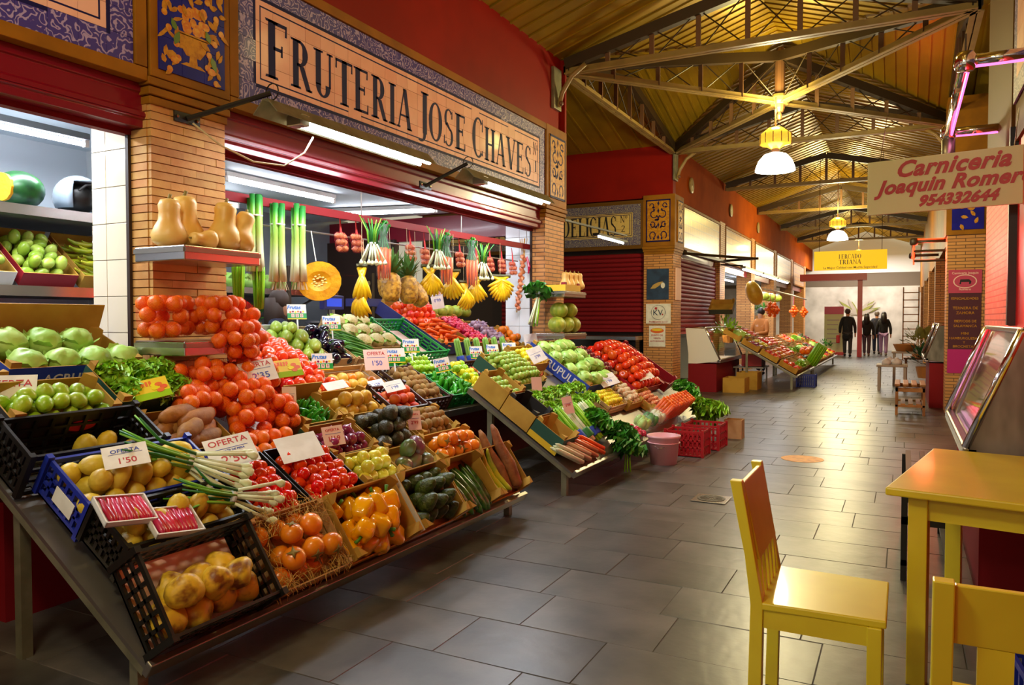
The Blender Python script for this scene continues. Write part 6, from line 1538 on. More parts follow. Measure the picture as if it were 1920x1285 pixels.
mw = at(UPP, 7.18, -.05); card_box('cardboard box of carrots at the far end of the shelf', mw, .5, .42, .1, 'card_black', 'card'); fill('carrot', mw, .5, .42, .15, .06, 'orange carrot at the far end of the shelf', 'carrot', 'carrots at the far end', 3, flat=True, dl=.036, rise=.2)
# asparagus bundles
def bundle(label, mw, n, L, r, m, tie, group, tip=None, cat='vegetables', spread=.0, name='vegetable_bundle', pname='spear'):
    t = thing(name, label, cat, mw=mw, group=group); rr = random.Random(n)
    me = B().tube([(0,0,0),(0,0,L*.5),(0,0,L*.9),(0,0,L)], [r, r, r*.9, r*.2], 6).mesh(pname, m, True)
    R = r*math.sqrt(n)*.95
    for k in range(n):
        a = k*2.4; q = R*math.sqrt((k+.5)/n); o = inst(pname, me, t, loc=(q*math.cos(a), q*math.sin(a), rr.uniform(-.01, .01)), rot=(-q*math.sin(a)*spread, q*math.cos(a)*spread, 0))
    if tie: B().lathe([(R+r, L*.1), (R+r+.002, L*.12), (R+r+.002, L*.3), (R+r, L*.32)], 12).build('band', tie, t, smooth=True)
    return t
for k in range(6):
    P0 = on(UPP, 6.42+.19*k, .44, .06); bundle(('green asparagus bundle with a blue band, nearest the green crate', 'second asparagus bundle with a blue band from the green crate', 'third asparagus bundle with a blue band from the green crate', 'fourth asparagus bundle with a blue band from the green crate', 'fifth asparagus bundle with a blue band from the green crate', 'asparagus bundle with a blue band furthest along the row')[k], T(*P0) @ RY(-.25), 14, .26, .008, 'm_asp', 'card_blue', 'asparagus bundles with blue bands', cat='asparagus')
# ------------------------------------------------------------------ things hanging from the bar
t = thing('hanging_bar', 'long reddish bar across the stall opening carrying hung produce', 'bar', (-4.0, 3.46, 2.2)); B().bar((0, 0, 0), (0, 4.78, .05), .03, .06).build('beam', 'red_slat', t)
for yy in (.05, 1.6, 3.2, 4.7): B().tube([(0, yy, .02), (0, yy, .53)], .005, 5).build('suspension_wire', 'steel_dull', t)
t = thing('wire_rail', 'thin steel rail behind the hanging leeks and onions', 'rail', (-4.12, 3.46, 2.06)); B().tube([(0, 0, 0), (0, 4.7, .02)], .008, 6).build('rail', 'steel_dull', t)
def leek(label, x, y, zt, zb):
    t = thing('leek_bunch', label, 'leeks', (x, y, zb), 'leek bunches on the bar'); H = zt-zb
    rr = random.Random(int(y*100))
    for k in range(5):
        a = k*1.257; q = .032; c, s_ = q*math.cos(a), q*math.sin(a)
        B().tube([(c*1.35, s_*1.35, .03), (c*1.15, s_*1.15, H*.3), (c, s_, H*.6), (c*1.05, s_*1.05, H*rr.uniform(.96, 1.03))], [.025, .022, .021, .023], 8, flat=.85).build('stalk', 'm_leek', t, smooth=True)
    b = B()
    for k in range(40): a = rr.uniform(0, 6.3); q = rr.uniform(0, .05); b.tube([(q*math.cos(a), q*math.sin(a), .04), (q*1.5*math.cos(a), q*1.5*math.sin(a), -.03)], .0015, 3)
    o = b.build('roots', 'm_root', t); o['kind'] = 'stuff'
    B().lathe([(.05, H*.75), (.052, H*.76), (.05, H*.77)], 10).build('tie', 'white_plastic', t)
leek('first leek bunch hanging beside the pillar', -3.95, 3.85, 2.22, 1.68); leek('second leek bunch from the pillar', -3.95, 4.06, 2.19, 1.62); leek('third leek bunch hanging next to the cut squash', -3.95, 4.27, 2.21, 1.63)
for k, (x, y, zb, zt) in enumerate(((-3.93, 3.86, 1.46, 1.74), (-3.93, 3.68, 1.48, 1.76))): bundle(('celery sticks hanging below the first leeks', 'celery sticks hanging at the edge of the pillar')[k], T(x, y, zb), 14, zt-zb, .008, 'm_celery', None, 'hanging celery', cat='celery', spread=2., pname='stick')
# cut squash
t = thing('cut_squash', 'half of a yellow squash showing its seeds on a hook', 'squash', mw=T(-3.9, 4.43, 1.67) @ RZ(math.radians(-48)) @ RX(.15))
b = B()
for i in range(7):
    e = i/6*PI/2
    for k in range(20):
        a = 2*PI*k/20; b.v.append((-math.sin(e)*.10, math.cos(a)*.165*math.cos(e), math.sin(a)*.15*math.cos(e)))
for i in range(6):
    for k in range(20): b.f.append((i*20+k, i*20+(k+1) % 20, (i+1)*20+(k+1) % 20, (i+1)*20+k)); b.m.append(0)
b.build('rind', 'm_squash_skin', t, smooth=True)
fc = B(); fc.v = [(-.0, math.cos(2*PI*k/20)*.163, math.sin(2*PI*k/20)*.148) for k in range(20)]+[(-.0, math.cos(2*PI*k/20)*.09, math.sin(2*PI*k/20)*.075) for k in range(20)]+[(-.03, 0, 0)]
fc.f = [(k, (k+1) % 20, 20+(k+1) % 20, 20+k) for k in range(20)]+[(20+k, 20+(k+1) % 20, 40) for k in range(20)]; fc.m = [0]*40; fc.build('flesh', 'm_squash', t)
for k in range(16): B().ball((-.015, .06*math.cos(k*1.9)*(.4+.04*k), .05*math.sin(k*1.9)*(.4+.04*k)), (.008, .013, .008), 6).build('seed', 'm_seed', t)
B().tube([(-.02, 0, .12), (-.02, 0, .3), (-.02, 0, .38)], .004, 5).build('hook', 'white_plastic', t)
# pineapples
pz = [(0,-.13),(.045,-.125),(.07,-.09),(.08,-.03),(.078,.04),(.062,.1),(.03,.125),(0,.12)]; prof = []
for i_ in range(len(pz)-1):
    for q_ in range(5): f_ = q_/5; prof.append((pz[i_][0]+(pz[i_+1][0]-pz[i_][0])*f_, pz[i_][1]+(pz[i_+1][1]-pz[i_][1])*f_))
prof.append(pz[-1])
pm = B().lathe(prof, 48, fn=lambda a, z: 1+.11*abs(math.cos(6*a+z*75)*math.cos(6*a-z*75))).mesh('pineapple', 'm_pine', True)
cr = B()
for k in range(34):
    a = k*2.4; e = .35+1.0*k/34; d = Vector((math.cos(a)*math.cos(e), math.sin(a)*math.cos(e), math.sin(e))); L = .13+.12*k/34; s = Vector((-math.sin(a), math.cos(a), 0))*.016; q = Vector((0, 0, .11))
    cr.add([q-s, q+d*L*.6-s*1.1+Vector((0,0,.01)), q+d*L, q+d*L*.6+s*1.1+Vector((0,0,.01)), q+s], [(0,1,2,3,4)])
cm = cr.mesh('crown', 'm_pine_leaf')
for k, (x, y, z) in enumerate(((-3.92, 5.36, 1.66), (-3.95, 5.66, 1.65), (-4.08, 5.52, 1.70), (-3.98, 5.83, 1.62))):
    o = inst('pineapple', pm, None, loc=(x, y, z), rot=(rnd(-.15, .15), (.6 if k == 3 else 0), k)); tag(o, ('first pineapple hanging beside the wrapped carrots', 'second pineapple hanging from the bar', 'pineapple hanging behind the front two', 'pineapple hanging tilted beside the bananas')[k], 'pineapple', 'hanging pineapples'); inst('crown', cm, o)
    tag(B().tube([(x, y, z+.13), (x-.02, y, 2.2)], .002, 4).build('string', 'cable'), ('string holding the first pineapple', 'string holding the second pineapple', 'string of the pineapple hanging behind', 'string of the tilted pineapple')[k], 'string')
# bananas
bn1 = B().tube([(0,0,0),(.006,0,-.03),(.03,0,-.08),(.045,0,-.13),(.03,0,-.175),(.018,0,-.19)], [.007,.011,.017,.017,.011,.004], 8).mesh('banana', 'm_banana', True)
def bananas(label, x, y, z, n, yaw, s=1.):
    t = thing('banana_bunch', label, 'bananas', mw=T(x, y, z) @ RZ(yaw) @ SCL(s, s, s), group='banana bunches on the bar')
    for k in range(n):
        u = (k-(n-1)/2); inst('banana', bn1, t, loc=(0, u*.012, 0), rot=(-u*.19, 0, 0))
    B().tube([(0, -n*.006, 0), (0, n*.006, 0)], .014, 6).build('stalk', 'm_banana_tip', t); B().tube([(0, 0, .01), (0, 0, .24)], .0015, 4).build('string', 'cable', t)
for k, (y, z, n, yw, lb) in enumerate(((5.0, 1.80, 5, -.9, 'small banana bunch hanging left of the pineapples'), (5.02, 1.66, 6, -1.4, 'greener banana bunch hanging low left of the pineapples'), (6.0, 1.86, 9, -.7, 'banana bunch hanging right after the pineapples'), (6.42, 1.84, 8, -1.2, 'banana bunch hanging below the wrapped carrots'), (6.62, 1.74, 7, -.4, 'lower banana bunch in the middle of the bar'), (6.9, 1.82, 8, -1.3, 'banana bunch turned sideways under the spring onions'), (7.4, 1.84, 13, -.75, 'widest banana bunch at the right end of the bar'))): bananas(lb, -3.95, y, z+.02, n, yw, 1.5)
# onion nets
def onion_net(label, x, y, zt, n, cols=2):
    cs = []
    for k in range(n): cs.append(Vector((x+.03*(k % 2), y+.05*((k//2) % 2)-.025+.012*(k % 3), zt-.07-.05*(k//3))))
    for c in cs: put('onion', T(*c) @ rrot() @ SCL(.85, .85, .85), 'small brown onion inside a hanging net', 'onion', 'onions in hanging nets')
    bag(label, cs, .032, 'net_pink', 'hanging onion nets')
    tag(B().tube([(x+.015, y, zt-.05), (x, y, zt+.12)], [.01, .003], 5).build('net_tail', 'net_pink'), label.replace('onion net', 'tail of the onion net'), 'net tail')
for k, (y, z, lb) in enumerate(((4.88, 2.13, 'onion net hanging between squash and spring onions'), (5.08, 2.14, 'onion net right above the small bananas'), (5.86, 2.12, 'onion net behind the pineapples'), (6.1, 2.1, 'onion net beside the wrapped carrots'), (6.35, 2.1, 'onion net between two carrot packs'), (6.74, 2.12, 'onion net above the middle bananas'), (7.08, 2.11, 'fourth onion net from the white tiles'), (7.38, 2.11, 'third onion net from the white tiles'), (7.66, 2.11, 'second onion net from the white tiles'), (7.93, 2.1, 'onion net nearest the white tiles'))): onion_net(lb, -4.08, y, z, 9)
# carrot packs with green tops
def carrot_pack(label, x, y, zt, L=.5):
    t = thing('carrot_pack', label, 'carrots', (x, y, zt-L), 'hanging carrot packs')
    me = B().tube([(0,0,L*.55),(0,0,L*.3),(0,0,.02)], [.014,.012,.004], 7).mesh('carrot', 'm_carrot', True)
    for k in range(9): a = k*2.4; q = .018*math.sqrt(k+.3); inst('carrot', me, t, loc=(q*math.cos(a), q*math.sin(a), rnd(-.01,.01)))
    b = B()
    for k in range(14): a = k*2.4; q = .012*math.sqrt(k); b.tube([(q*math.cos(a)*1.4, q*math.sin(a)*1.4, L*.54), (q*math.cos(a)*.5, q*math.sin(a)*.5, L*.75), (q*math.cos(a)*1.6, q*math.sin(a)*1.6, L*.95)], [.004,.004,.006], 5)
    o = b.build('greens', 'm_leek_d', t); o['kind'] = 'stuff'
    cf_ = curly(.055, 20, '', '', 3); cf_.xf(T(0, 0, L*.93)); cf_.build('leaf_tuft', 'm_spinach', t)
    B().lathe([(.02, -.01), (.062, .05), (.064, L*.5), (.035, L*.75), (.05, L*.95)], 12).build('film', 'clear_film', t, smooth=True)
for k, (y, lb) in enumerate(((5.2, 'film wrapped carrots hanging left of the pineapples'), (6.18, 'film wrapped carrots hanging in the middle of the bar'), (6.66, 'film wrapped carrots hanging above the middle bananas'))): carrot_pack(lb, -3.88, y, 2.2)
def spring_onions(label, mw, n=7, L=.38, name='spring_onion_bunch', group='spring onion bunches'):
    t = thing(name, label, 'spring onions', mw=mw, group=group); rr = random.Random(3)
    for k in range(n):
        a = k*2.4; q = .012*math.sqrt(k); c, s = q*math.cos(a), q*math.sin(a)
        B().lathe([(0,-.012),(.012,-.008),(.016,.006),(.008,.022),(.0065,.03)], 8).build('bulb', 'm_leek_w', t, loc=(c*2.6, s*2.6, 0), smooth=True)
        B().tube([(c*2.6, s*2.6, .02), (c*.9, s*.9, L*.42)], [.0075, .006], 6).build('white_stalk', 'm_leek_w', t, smooth=True)
        B().tube([(c*.9, s*.9, L*.42), (c*1.2, s*1.2, L*.7), (c*3, s*3, L*rr.uniform(.9, 1.05))], [.006, .006, .003], 5).build('green_leaf', 'm_leek_g' if k % 2 else 'm_leek_d', t, smooth=True)
    B().lathe([(.022, L*.42), (.024, L*.44), (.022, L*.46)], 10).build('tie', 'white_plastic', t)
for k, (y, z, lb) in enumerate(((5.05, 1.84, 'spring onions hanging above the small bananas'), (6.03, 1.86, 'spring onions hanging beside the wrapped carrots'), (6.88, 1.80, 'spring onions hanging near the widest bananas'))): spring_onions(lb, T(-3.88, y, z) @ SCL(1.2, 1.2, 1.0), 9)
def lie(P, y, t, z, ang, s=1.): return P @ T(y, t, z) @ RZ(ang) @ RX(PI/2) @ SCL(s, s, s)
spring_onions('spring onion bunch lying across the potatoes beside the tomatoes', lie(LOW, 2.53, .40, .27, math.radians(228), 1.35), 11, .42)
spring_onions('spring onion bunch lying over the black crate rim', lie(LOW, 2.52, .19, .29, math.radians(240), 1.2), 8, .36)
# garlic braid and chard on the far column
t = thing('garlic_braid', 'long braid of pinkish garlic on the white tiled column', 'garlic', (-4.05, 8.19, 2.33))
gm = PROTO['garlic'][0].copy(); gm.materials.clear(); gm.materials.append(MATS['m_onion'])
for k in range(18):
    o = inst('bulb', gm, t, loc=(-.005*k+.022*(k % 2), -.02-.015*(k % 3 == 0), -.2-.036*k), rot=(rnd(0, 3), rnd(0, 3), 0))
b = B()
for k in range(14): b.tube([(rnd(-.02,.02), -.01, -.2), (rnd(-.06,.06), -.01, .02)], .003, 4)
b.build('straw_top', 'm_straw', t); B().tube([(0, -.01, -.2), (-.09, -.01, -.86)], .008, 5).build('cord', 'm_straw', t)
B().tube([(.05, -.02, -.2), (.08, -.02, -.32), (.07, -.02, -.4)], [.012, .018, .006], 8).build('dried_chili', 'm_radish', t)
t = thing('chard_bunch', 'big bunch of chard hanging upside down on the far pillar', 'chard', mw=T(-3.66, 7.76, 1.60) @ RX(-.45))
for k in range(9): B().tube([(.02*math.cos(k*2.4), .025*math.sin(k*2.4), .02), (.05*math.cos(k*2.4), .05*math.sin(k*2.4), -.3)], [.008, .018], 6, flat=.5).build('stalk', 'm_leek_w' if k % 3 else 'm_celery', t, smooth=True)
inst('leaves', curly(.17, 40, '', '', 8).mesh('leaves', 'm_spinach', True), t, loc=(0, -.03, .06))
# ------------------------------------------------------------------ price cards
c_ = lambda P, y, t, h: on(P, y, t, h)
card('white card reading OFERTA 2,50 standing in the tomatoes', c_(LOW, 2.61, .60, .25), .22, .19, (('OFERTA', .05, 0, .06, 'ink_red'), ('TOMATE DE PERA', .016, 0, .005, 'ink_blue'), ("2'50", .07, .0, -.05, 'ink_red')), roll=14, pitch=50)
card('faded blank white card on the right tomato tray', c_(LOW, 3.02, .54, .24), .22, .18, (), roll=12, pitch=52)
card('faded white card on the potatoes in the blue crate', c_(LOW, 2.06, .64, .30), .17, .13, (('OFERTA', .03, 0, .03, 'ink_blue'), ("1'50", .045, 0, -.03, 'ink_red')), roll=10, pitch=55)
card('white card reading OFERTA 2,35 hung on the orange nets', c_(LOW, 3.24, 1.17, .27), .20, .15, (('OFERTA', .045, 0, .045, 'ink_red'), ("2'35", .06, .01, -.035, 'ink_blue')), roll=12, pitch=38)
leaflet('yellow printed leaflet among the orange nets and tomatoes', c_(LOW, 3.50, 1.19, .26), roll=8); leaflet('yellow printed leaflet on the curly lettuce', c_(LOW, 2.55, 1.16, .22), roll=16, pitch=45)
card('white card ending in ERTA at the left edge', c_(LEFT, 1.98, -.04, .14), .22, .13, (('OFERTA', .05, -.0, .02, 'ink_red'),), pitch=35)
card('tan card reading 1,19 in the red onions', c_(LOW, 3.40, .62, .19), .12, .12, (('OFERTA', .022, 0, .035, 'ink_red'), ("1'19", .045, 0, -.02, 'ink_red')), pitch=30, m='paper_pink', roll=6)
card('white card lying over the golden pears', c_(LOW, 3.84, 1.05, .2), .15, .09, (), pitch=60, roll=15); card('white card leaning on the peaches', c_(LOW, 4.38, .97, .2), .15, .1, (("1'99", .035, 0, -.015, 'ink_blue'),), pitch=48, roll=14)
card('pink card standing between avocados and kiwis', c_(LOW, 4.22, .62, .18), .09, .13, (('OFERTA', .016, 0, .04, 'ink_red'), ("2'99", .03, 0, -.015, 'ink_red')), pitch=20, m='paper_pink'); card('white card lying at the right end of the kiwis', c_(LOW, 4.34, .40, .17), .17, .09, (('OFERTA', .025, 0, .02, 'ink_blue'),), pitch=62, roll=10)
card('small white card behind the green peppers', c_(LOW, 3.38, 1.0, .2), .08, .11, (("0'99", .03, 0, -.01, 'ink_red'),), pitch=15)
fruta_card('printed Frutas card over the chayotes', c_(UPP, 4.62, 1.08, .27), price='1 5 0'); fruta_card('printed Frutas card over the green beans', c_(UPP, 4.92, .95, .24), price='2 9 9'); fruta_card('printed Frutas card over the big tomatoes', c_(UPP, 4.26, .40, .24), price='1 9 9'); fruta_card('printed Frutas card half behind the white card', c_(UPP, 5.12, .40, .25), price='2 5 0', w=.19); fruta_card('printed Frutas card over the green guavas', c_(UPP, 5.56, .55, .24), price='1 8 0')
fruta_card('printed Frutas card in the light green peppers', c_(UPP, 5.62, .22, .24), price='2 2 0', roll=10); fruta_card('printed Frutas card on the first asparagus', c_(UPP, 6.38, .34, .26), price='1 2 5', w=.13); fruta_card('printed Frutas card on the middle asparagus', c_(UPP, 6.7, .34, .27), price='1 2 5', w=.13); fruta_card('printed Frutas card on the last asparagus', c_(UPP, 7.05, .34, .28), price='3 5 0', w=.16)
card('large pinkish card on the wooden crate below the beans', c_(UPP, 4.84, .36, .25), .2, .17, (('OFERTA', .04, 0, .05, 'ink_red'), ("1'50", .055, 0, -.03, 'ink_blue')), pitch=20, yaw=-32, m='paper_pink'); card('tall white card above the carrots', c_(UPP, 7.05, 1.38, .3), .15, .24, (('Oferta', .035, 0, .05, 'ink_red'), ("0'99", .05, 0, -.03, 'ink_blue')), pitch=5, yaw=-30, roll=8)
card('white card leaning on the tiled column', c_(UPP, 7.75, .42, .26), .18, .24, (("2'50", .05, 0, 0, 'ink_blue'),), pitch=10, yaw=-30, roll=6)
card('small card lying above the persimmon crate', c_(UPP, 4.6, .12, .2), .12, .08, (("1'29", .03, 0, -.01, 'ink_blue'),), pitch=50, roll=14)
# small trays of chili
for k, (y, t_) in enumerate(((1.80, .33), (1.95, .22))):
    mw = at(LOW, y, t_, .25-.012*k) @ RZ(-.2); tray('white foam tray of red chilies on the potato crate, %s' % ('upper one', 'lower one'), mw, .2, .15, .025, 'white_plastic') if False else tray(('upper white foam tray of red chilies on the potato crate', 'lower white foam tray of red chilies on the potato crate')[k], mw, .2, .15, .025, 'white_plastic')
    for q in range(9): put('padron', mw @ T(.03+.018*q, .075, .018) @ RZ(PI/2+rnd(-.2,.2)) @ SCL(1.7, 1.2, 1.2), 'red chili in a white foam tray', 'chili', 'red chilies in foam trays')
mr = PROTO['padron'][0].copy(); mr.materials.clear(); mr.materials.append(MATS['m_radish'])
for o in list(bpy.data.objects):
    if o.get('category') == 'chili': o.data = mr; o.name = 'chili'
# ------------------------------------------------------------------ second display table
def film_bag(label, mw, r, inner, m2, group, cat='bag', n=8):
    t = thing('produce_bag', label, cat, mw=mw, group=group)
    b = B().ball((0, 0, 0), r, 12); lump(b, 22, .2, n); b.build('film', 'clear_film', t, smooth=True)
    for k in range(n): a = k*2.4; q = .55*math.sqrt((k+.5)/n); B().ball((r[0]*q*math.cos(a), r[1]*q*math.sin(a), 0), (r[0]*.35, r[1]*.35, r[2]*.7), 8).build('content', inner, t, smooth=True)
    B().lathe([(.006, 0), (.02, .025), (.03, .03)], 8).build('tied_neck', m2, t, loc=(0, r[1]*.95, 0))
mw = at(TB2, 5.46, .66); card_box('plain cardboard box standing on the left side of the second table, upper', mw, .3, .3, .17, 'card', 'card')
mw = at(TB2, 5.46, .36); card_box('nearly empty cardboard box in the middle of the table side', mw, .32, .29, .16, 'card', 'card_black')
mw = at(TB2, 5.46, .06); card_box('green and yellow cardboard box at the lower corner of the table', mw, .3, .29, .15, 'card_green', 'card')
B().box((-.004, 0, 0), (-.0015, .29, .05)).xf(mw).build('box_stripe', 'card_yellow'); tag(bpy.data.objects['box_stripe'], 'yellow stripe along the green box at the table corner', 'print')
fill('fig', at(TB2, 5.46, .66), .3, .3, .055, .12, 'pale green fig in the plain side box', 'fig', 'figs in the plain side box', 1)
mw = at(TB2, 5.86, .78); card_box('dark green box heaped with green figs', mw, .6, .46, .12, 'card_green', 'card'); fill('fig', mw, .6, .46, .055, .09, 'pale green fig in the dark green box', 'fig', 'figs in the dark green box', 2, jit=.25, heap=.04)
mw = at(TB2, 6.55, 1.05); card_box('small box of yellow packed fruit behind the figs', mw, .5, .3, .1, 'card', 'card'); fill('small_y', mw, .5, .3, .06, .07, 'yellow packed fruit behind the figs', 'fruit', 'yellow fruit behind the figs', 2, sc=(1.2, 1.5))
mw = at(TB2, 7.12, .58); card_box('long blue AGRUPULPI box of pale cabbages on the second table', mw, .82, .78, .14, 'card_blue', 'card', text=(('AGRUPULPI', .11, 'left'),))
for k in range(20): put('cabbage', mw @ T(.1+.16*(k % 5)+rnd(-.02,.02)+.03*((k//5) % 2), .09+.19*(k//5)+rnd(-.03,.03), .11+rnd(0,.05)) @ RZ(k) @ SCL(.92, .92, .9), 'pale green cabbage in the long blue box', 'cabbage', 'cabbages in the long blue box')
mw = at(TB2, 7.98, .72); wood_crate('narrow wooden crate of dark plums', mw, .36, .55, .1); fill('plum', mw, .36, .55, .06, .08, 'dark plum in the narrow wooden crate', 'plum', 'plums', 2)
mw = at(TB2, 8.38, .42); tray('wide tray of big bright tomatoes on the second table', mw, .95, .85, .08, 'crate_red'); fill('raf', mw, .95, .85, .098, .08, 'bright red tomato piled on the second table', 'tomato', 'tomatoes on the second table', 2, sc=(1.05, 1.2), heap=.1)
mw = at(TB2, 9.36, .35); card_box('open red box lid leaning beside the tomato pile', mw @ RY(-.3), .3, .85, .1, 'card_red', 'card_red')
for k in range(12): put('lettuce', at(TB2, 5.95+.2*(k % 6), .45+.17*(k//6), .1) @ RZ(k) @ SCL(.85, .85, .8), 'leafy green head on the second table below the figs', 'lettuce', 'leafy heads below the figs')
mw = at(TB2, 7.12, .28); wood_crate('wooden crate of yellow plums in the middle of the second table', mw, .5, .32, .09); fill('small_y', mw, .5, .32, .052, .06, 'small yellow plum in the wooden crate', 'plum', 'yellow plums', 2, sc=(1.1, 1.3))
mw = at(TB2, 7.66, .25); card_box('cardboard box of brown mushrooms', mw, .44, .34, .09, 'card', 'card'); fill('mush', mw, .44, .34, .06, .06, 'pale brown mushroom on the second table', 'mushroom', 'mushrooms', 2, sc=(1.1, 1.4))
mw = at(TB2, 8.14, .1); card_box('cardboard box of brown onions on the second table', mw, .42, .32, .09, 'card', 'card'); fill('onion', mw, .42, .32, .06, .06, 'golden onion on the second table', 'onion', 'golden onions', 2)
for k in range(5): bundle(('leek bundle in film, nearest the green yellow box', 'second leek bundle in film from the green yellow box', 'third leek bundle in film from the green yellow box', 'fourth leek bundle in film from the green yellow box', 'last leek bundle in film on the second table')[k], at(TB2, 5.95+.17*k, .02, .06) @ RX(-1.35) @ RZ(k), 7, .4, .014, 'm_leek_w' if k % 2 else 'm_celery', 'card_blue' if k % 2 == 0 else 'm_leek_d', 'leek bundles on the second table', cat='leeks', pname='stalk')
for k in range(4): bundle(('white radish bundle at the lower corner of the second table', 'pale parsnip bundle at the lower corner of the second table', 'pink root bundle at the lower corner of the second table', 'thin carrot bundle at the lower corner of the second table')[k], at(TB2, 5.62+.16*k, -.1, .05) @ RZ(.9) @ RX(-1.45), 5, .3, .018, ('m_leek_w', 'm_mush', 'm_onion', 'm_carrot')[k], None, 'root bundles at the table corner', cat='roots', pname='root')
def leaf_bunch(label, mw, r, m, seed, n=60, cat='greens'):
    t = thing('leafy_bunch', label, cat, mw=mw); inst('leaves', curly(r, n, '', '', seed).mesh('leaves', m, True), t)
    for k in range(6): B().tube([(.02*math.cos(k), .02*math.sin(k), 0), (.03*math.cos(k), .03*math.sin(k), -r)], .006, 5).build('stalk', 'm_celery', t, smooth=True)
leaf_bunch('spinach bunch spilling over the front of the second table', at(TB2, 6.52, -.1, .08), .2, 'm_spinach', 5, 80); leaf_bunch('dark spinach bunch hanging down in front of the second table', T(-2.22, 6.62, .17), .17, 'm_spinach', 6, 70); leaf_bunch('lighter chard bunch above the spinach', at(TB2, 6.42, .14, .1), .17, 'm_chard', 7, 60)
for k in range(22): put('radish', at(TB2, 6.86+.05*(k % 8)+rnd(-.02,.02), -.1+.06*(k//8)+rnd(-.02,.02), .06+.01*(k % 3)) @ rrot() @ SCL(1.5, 1.5, 1.5), 'pink radish beside the spinach bunch', 'radish', 'radishes beside the spinach')
for k in range(3): film_bag(('film bag of cabbage pieces beside the radishes', 'film bag of broccoli beside the radishes', 'film bag of turnips near the carrot packs')[k], at(TB2, 7.36+.26*k, -.02, .1), (.12, .11, .09), ('m_cabbage', 'm_spinach', 'm_leek_w')[k], 'clear_film', 'film bags on the second table', n=7)
for k in range(9): 
    t = thing('carrot_pack', 'flat film pack of carrots standing at the front of the second table', 'carrots', mw=at(TB2, 8.0+.11*k, .02, .04) @ RX(.1) @ RY(.2), group='flat carrot packs')
    me = PROTO['carrot'][0]
    for q in range(5): inst('carrot', me, t, loc=(.0, .03*q-.06, .1), rot=(0, PI/2+rnd(-.1,.1), 0), sc=1.4)
    B().box((-.02, -.085, -.02), (.02, .085, .23)).build('film', 'clear_film', t, bevel=.01)
leaf_bunch('feathery green bunch at the far end of the second table', at(TB2, 9.35, .12, .14), .2, 'm_chard', 9, 70); leaf_bunch('lime green lettuce head drooping off the far end of the table', at(TB2, 9.2, -.2, .1), .22, 'm_lettuce', 10, 70); leaf_bunch('lime green lettuce head at the lowest far end', T(-2.0, 9.0, .28), .2, 'm_lettuce', 11, 70)
card('white card among the green figs', on(TB2, 6.6, 1.05, .22), .17, .16, (('FIGUEROA', .02, 0, .04, 'ink_blue'),), pitch=30, roll=20) if False else card('white card among the green figs', on(TB2, 6.6, 1.05, .22), .17, .16, (("2'99", .04, 0, -.02, 'ink_blue'),), pitch=30, roll=20)
card('white card below the long blue box', on(TB2, 7.5, .56, .2), .24, .15, (("1'99", .05, 0, -.02, 'ink_blue'),), pitch=45, roll=15); card('white card in front of the tomato pile', on(TB2, 8.62, .5, .2), .24, .1, (), pitch=50, roll=14); card('pink card on the plain side box', on(TB2, 5.98, .68, .2), .1, .12, (), pitch=10, m='paper_pink'); card('pink card over the leek bundles', on(TB2, 6.05, .36, .2), .1, .15, (("0'99", .03, 0, 0, 'ink_red'),), pitch=15, m='paper_pink', roll=8)
# bucket, crates and boxes on the floor
M('pink_plastic', 'E0A4A8', .4)
t = thing('bucket', 'pale pink plastic bucket on the floor before the second table', 'bucket', (-2.04, 7.16, 0)); B().lathe([(0,0),(.125,0),(.15,.25),(.16,.255),(.16,.275),(.145,.275),(.12,.012),(0,.012)], 28).build('body', 'pink_plastic', t, smooth=True); B().lathe([(.152,.2),(.158,.205),(.152,.21)], 28).build('rim_band', 'pink_plastic', t, smooth=True)
B().tube([(-.15, 0, .25), (-.1, -.1, .2), (.0, -.16, .16), (.1, -.1, .2), (.15, 0, .25)], .004, 5).build('handle', 'steel', t)
plastic_crate('red plastic crate on the floor beside the pink bucket', T(-2.15, 7.6, 0), .38, .3, .26, 'crate_red')
plastic_crate('second red crate on the floor under the drooping lettuce', T(-2.1, 8.1, 0), .38, .4, .26, 'crate_red')
card_box('small pale wooden box on the floor at the far end of the table', T(-1.85, 9.0, 0), .2, .18, .22, 'pale_wood', 'pale_wood', tabs=False)
plastic_crate('blue plastic crate at the right edge under the table', T(.36, 2.55, .0) @ RZ(.1), .3, .4, .3, 'crate_blue'); plastic_crate('green plastic crate at the right edge beside the slat back chair', T(.40, 2.0, 0), .24, .4, .22, 'crate_green')
# ------------------------------------------------------------------ left stall shelves
def long_shelf(label, x0, x1, y0, y1, z, m='grey_wall'):
    t = thing('wall_shelf', label, 'shelf', (x0, y0, z)); B().box((0, 0, -.04), (x1-x0, y1-y0, 0)).build('board', m, t); B().box((x1-x0, 0, -.05), (x1-x0+.015, y1-y0, .015)).build('edge', 'steel', t)
    for yy in (.3, y1-y0-.3): B().bar((.02, yy, -.35), (x1-x0-.05, yy, -.05), .03, .02).build('support', 'steel_dull', t)
long_shelf('upper grey wall shelf with the helmet in the left stall', -5.9, -5.0, 1.2, 3.94, 2.10); long_shelf('middle grey wall shelf with the green mango crates', -5.9, -4.9, 1.2, 3.94, 1.58)
long_shelf('low grey wall shelf with potatoes in the left stall', -5.9, -4.85, 1.2, 3.94, 1.12)
t = thing('helmet', 'grey open face motorcycle helmet on the upper shelf', 'helmet', mw=T(-5.12, 3.36, 2.10) @ RZ(math.radians(12)))
M('helmet_grey', '8A98A4', .2, coat=.6)
b = B()
for i in range(9):
    e = -.55+i*(PI/2+.55)/8
    for k in range(24):
        a = 2*PI*k/24; b.v.append((.165*math.cos(a)*math.cos(e), .15*math.sin(a)*math.cos(e), .125+.155*math.sin(e)))
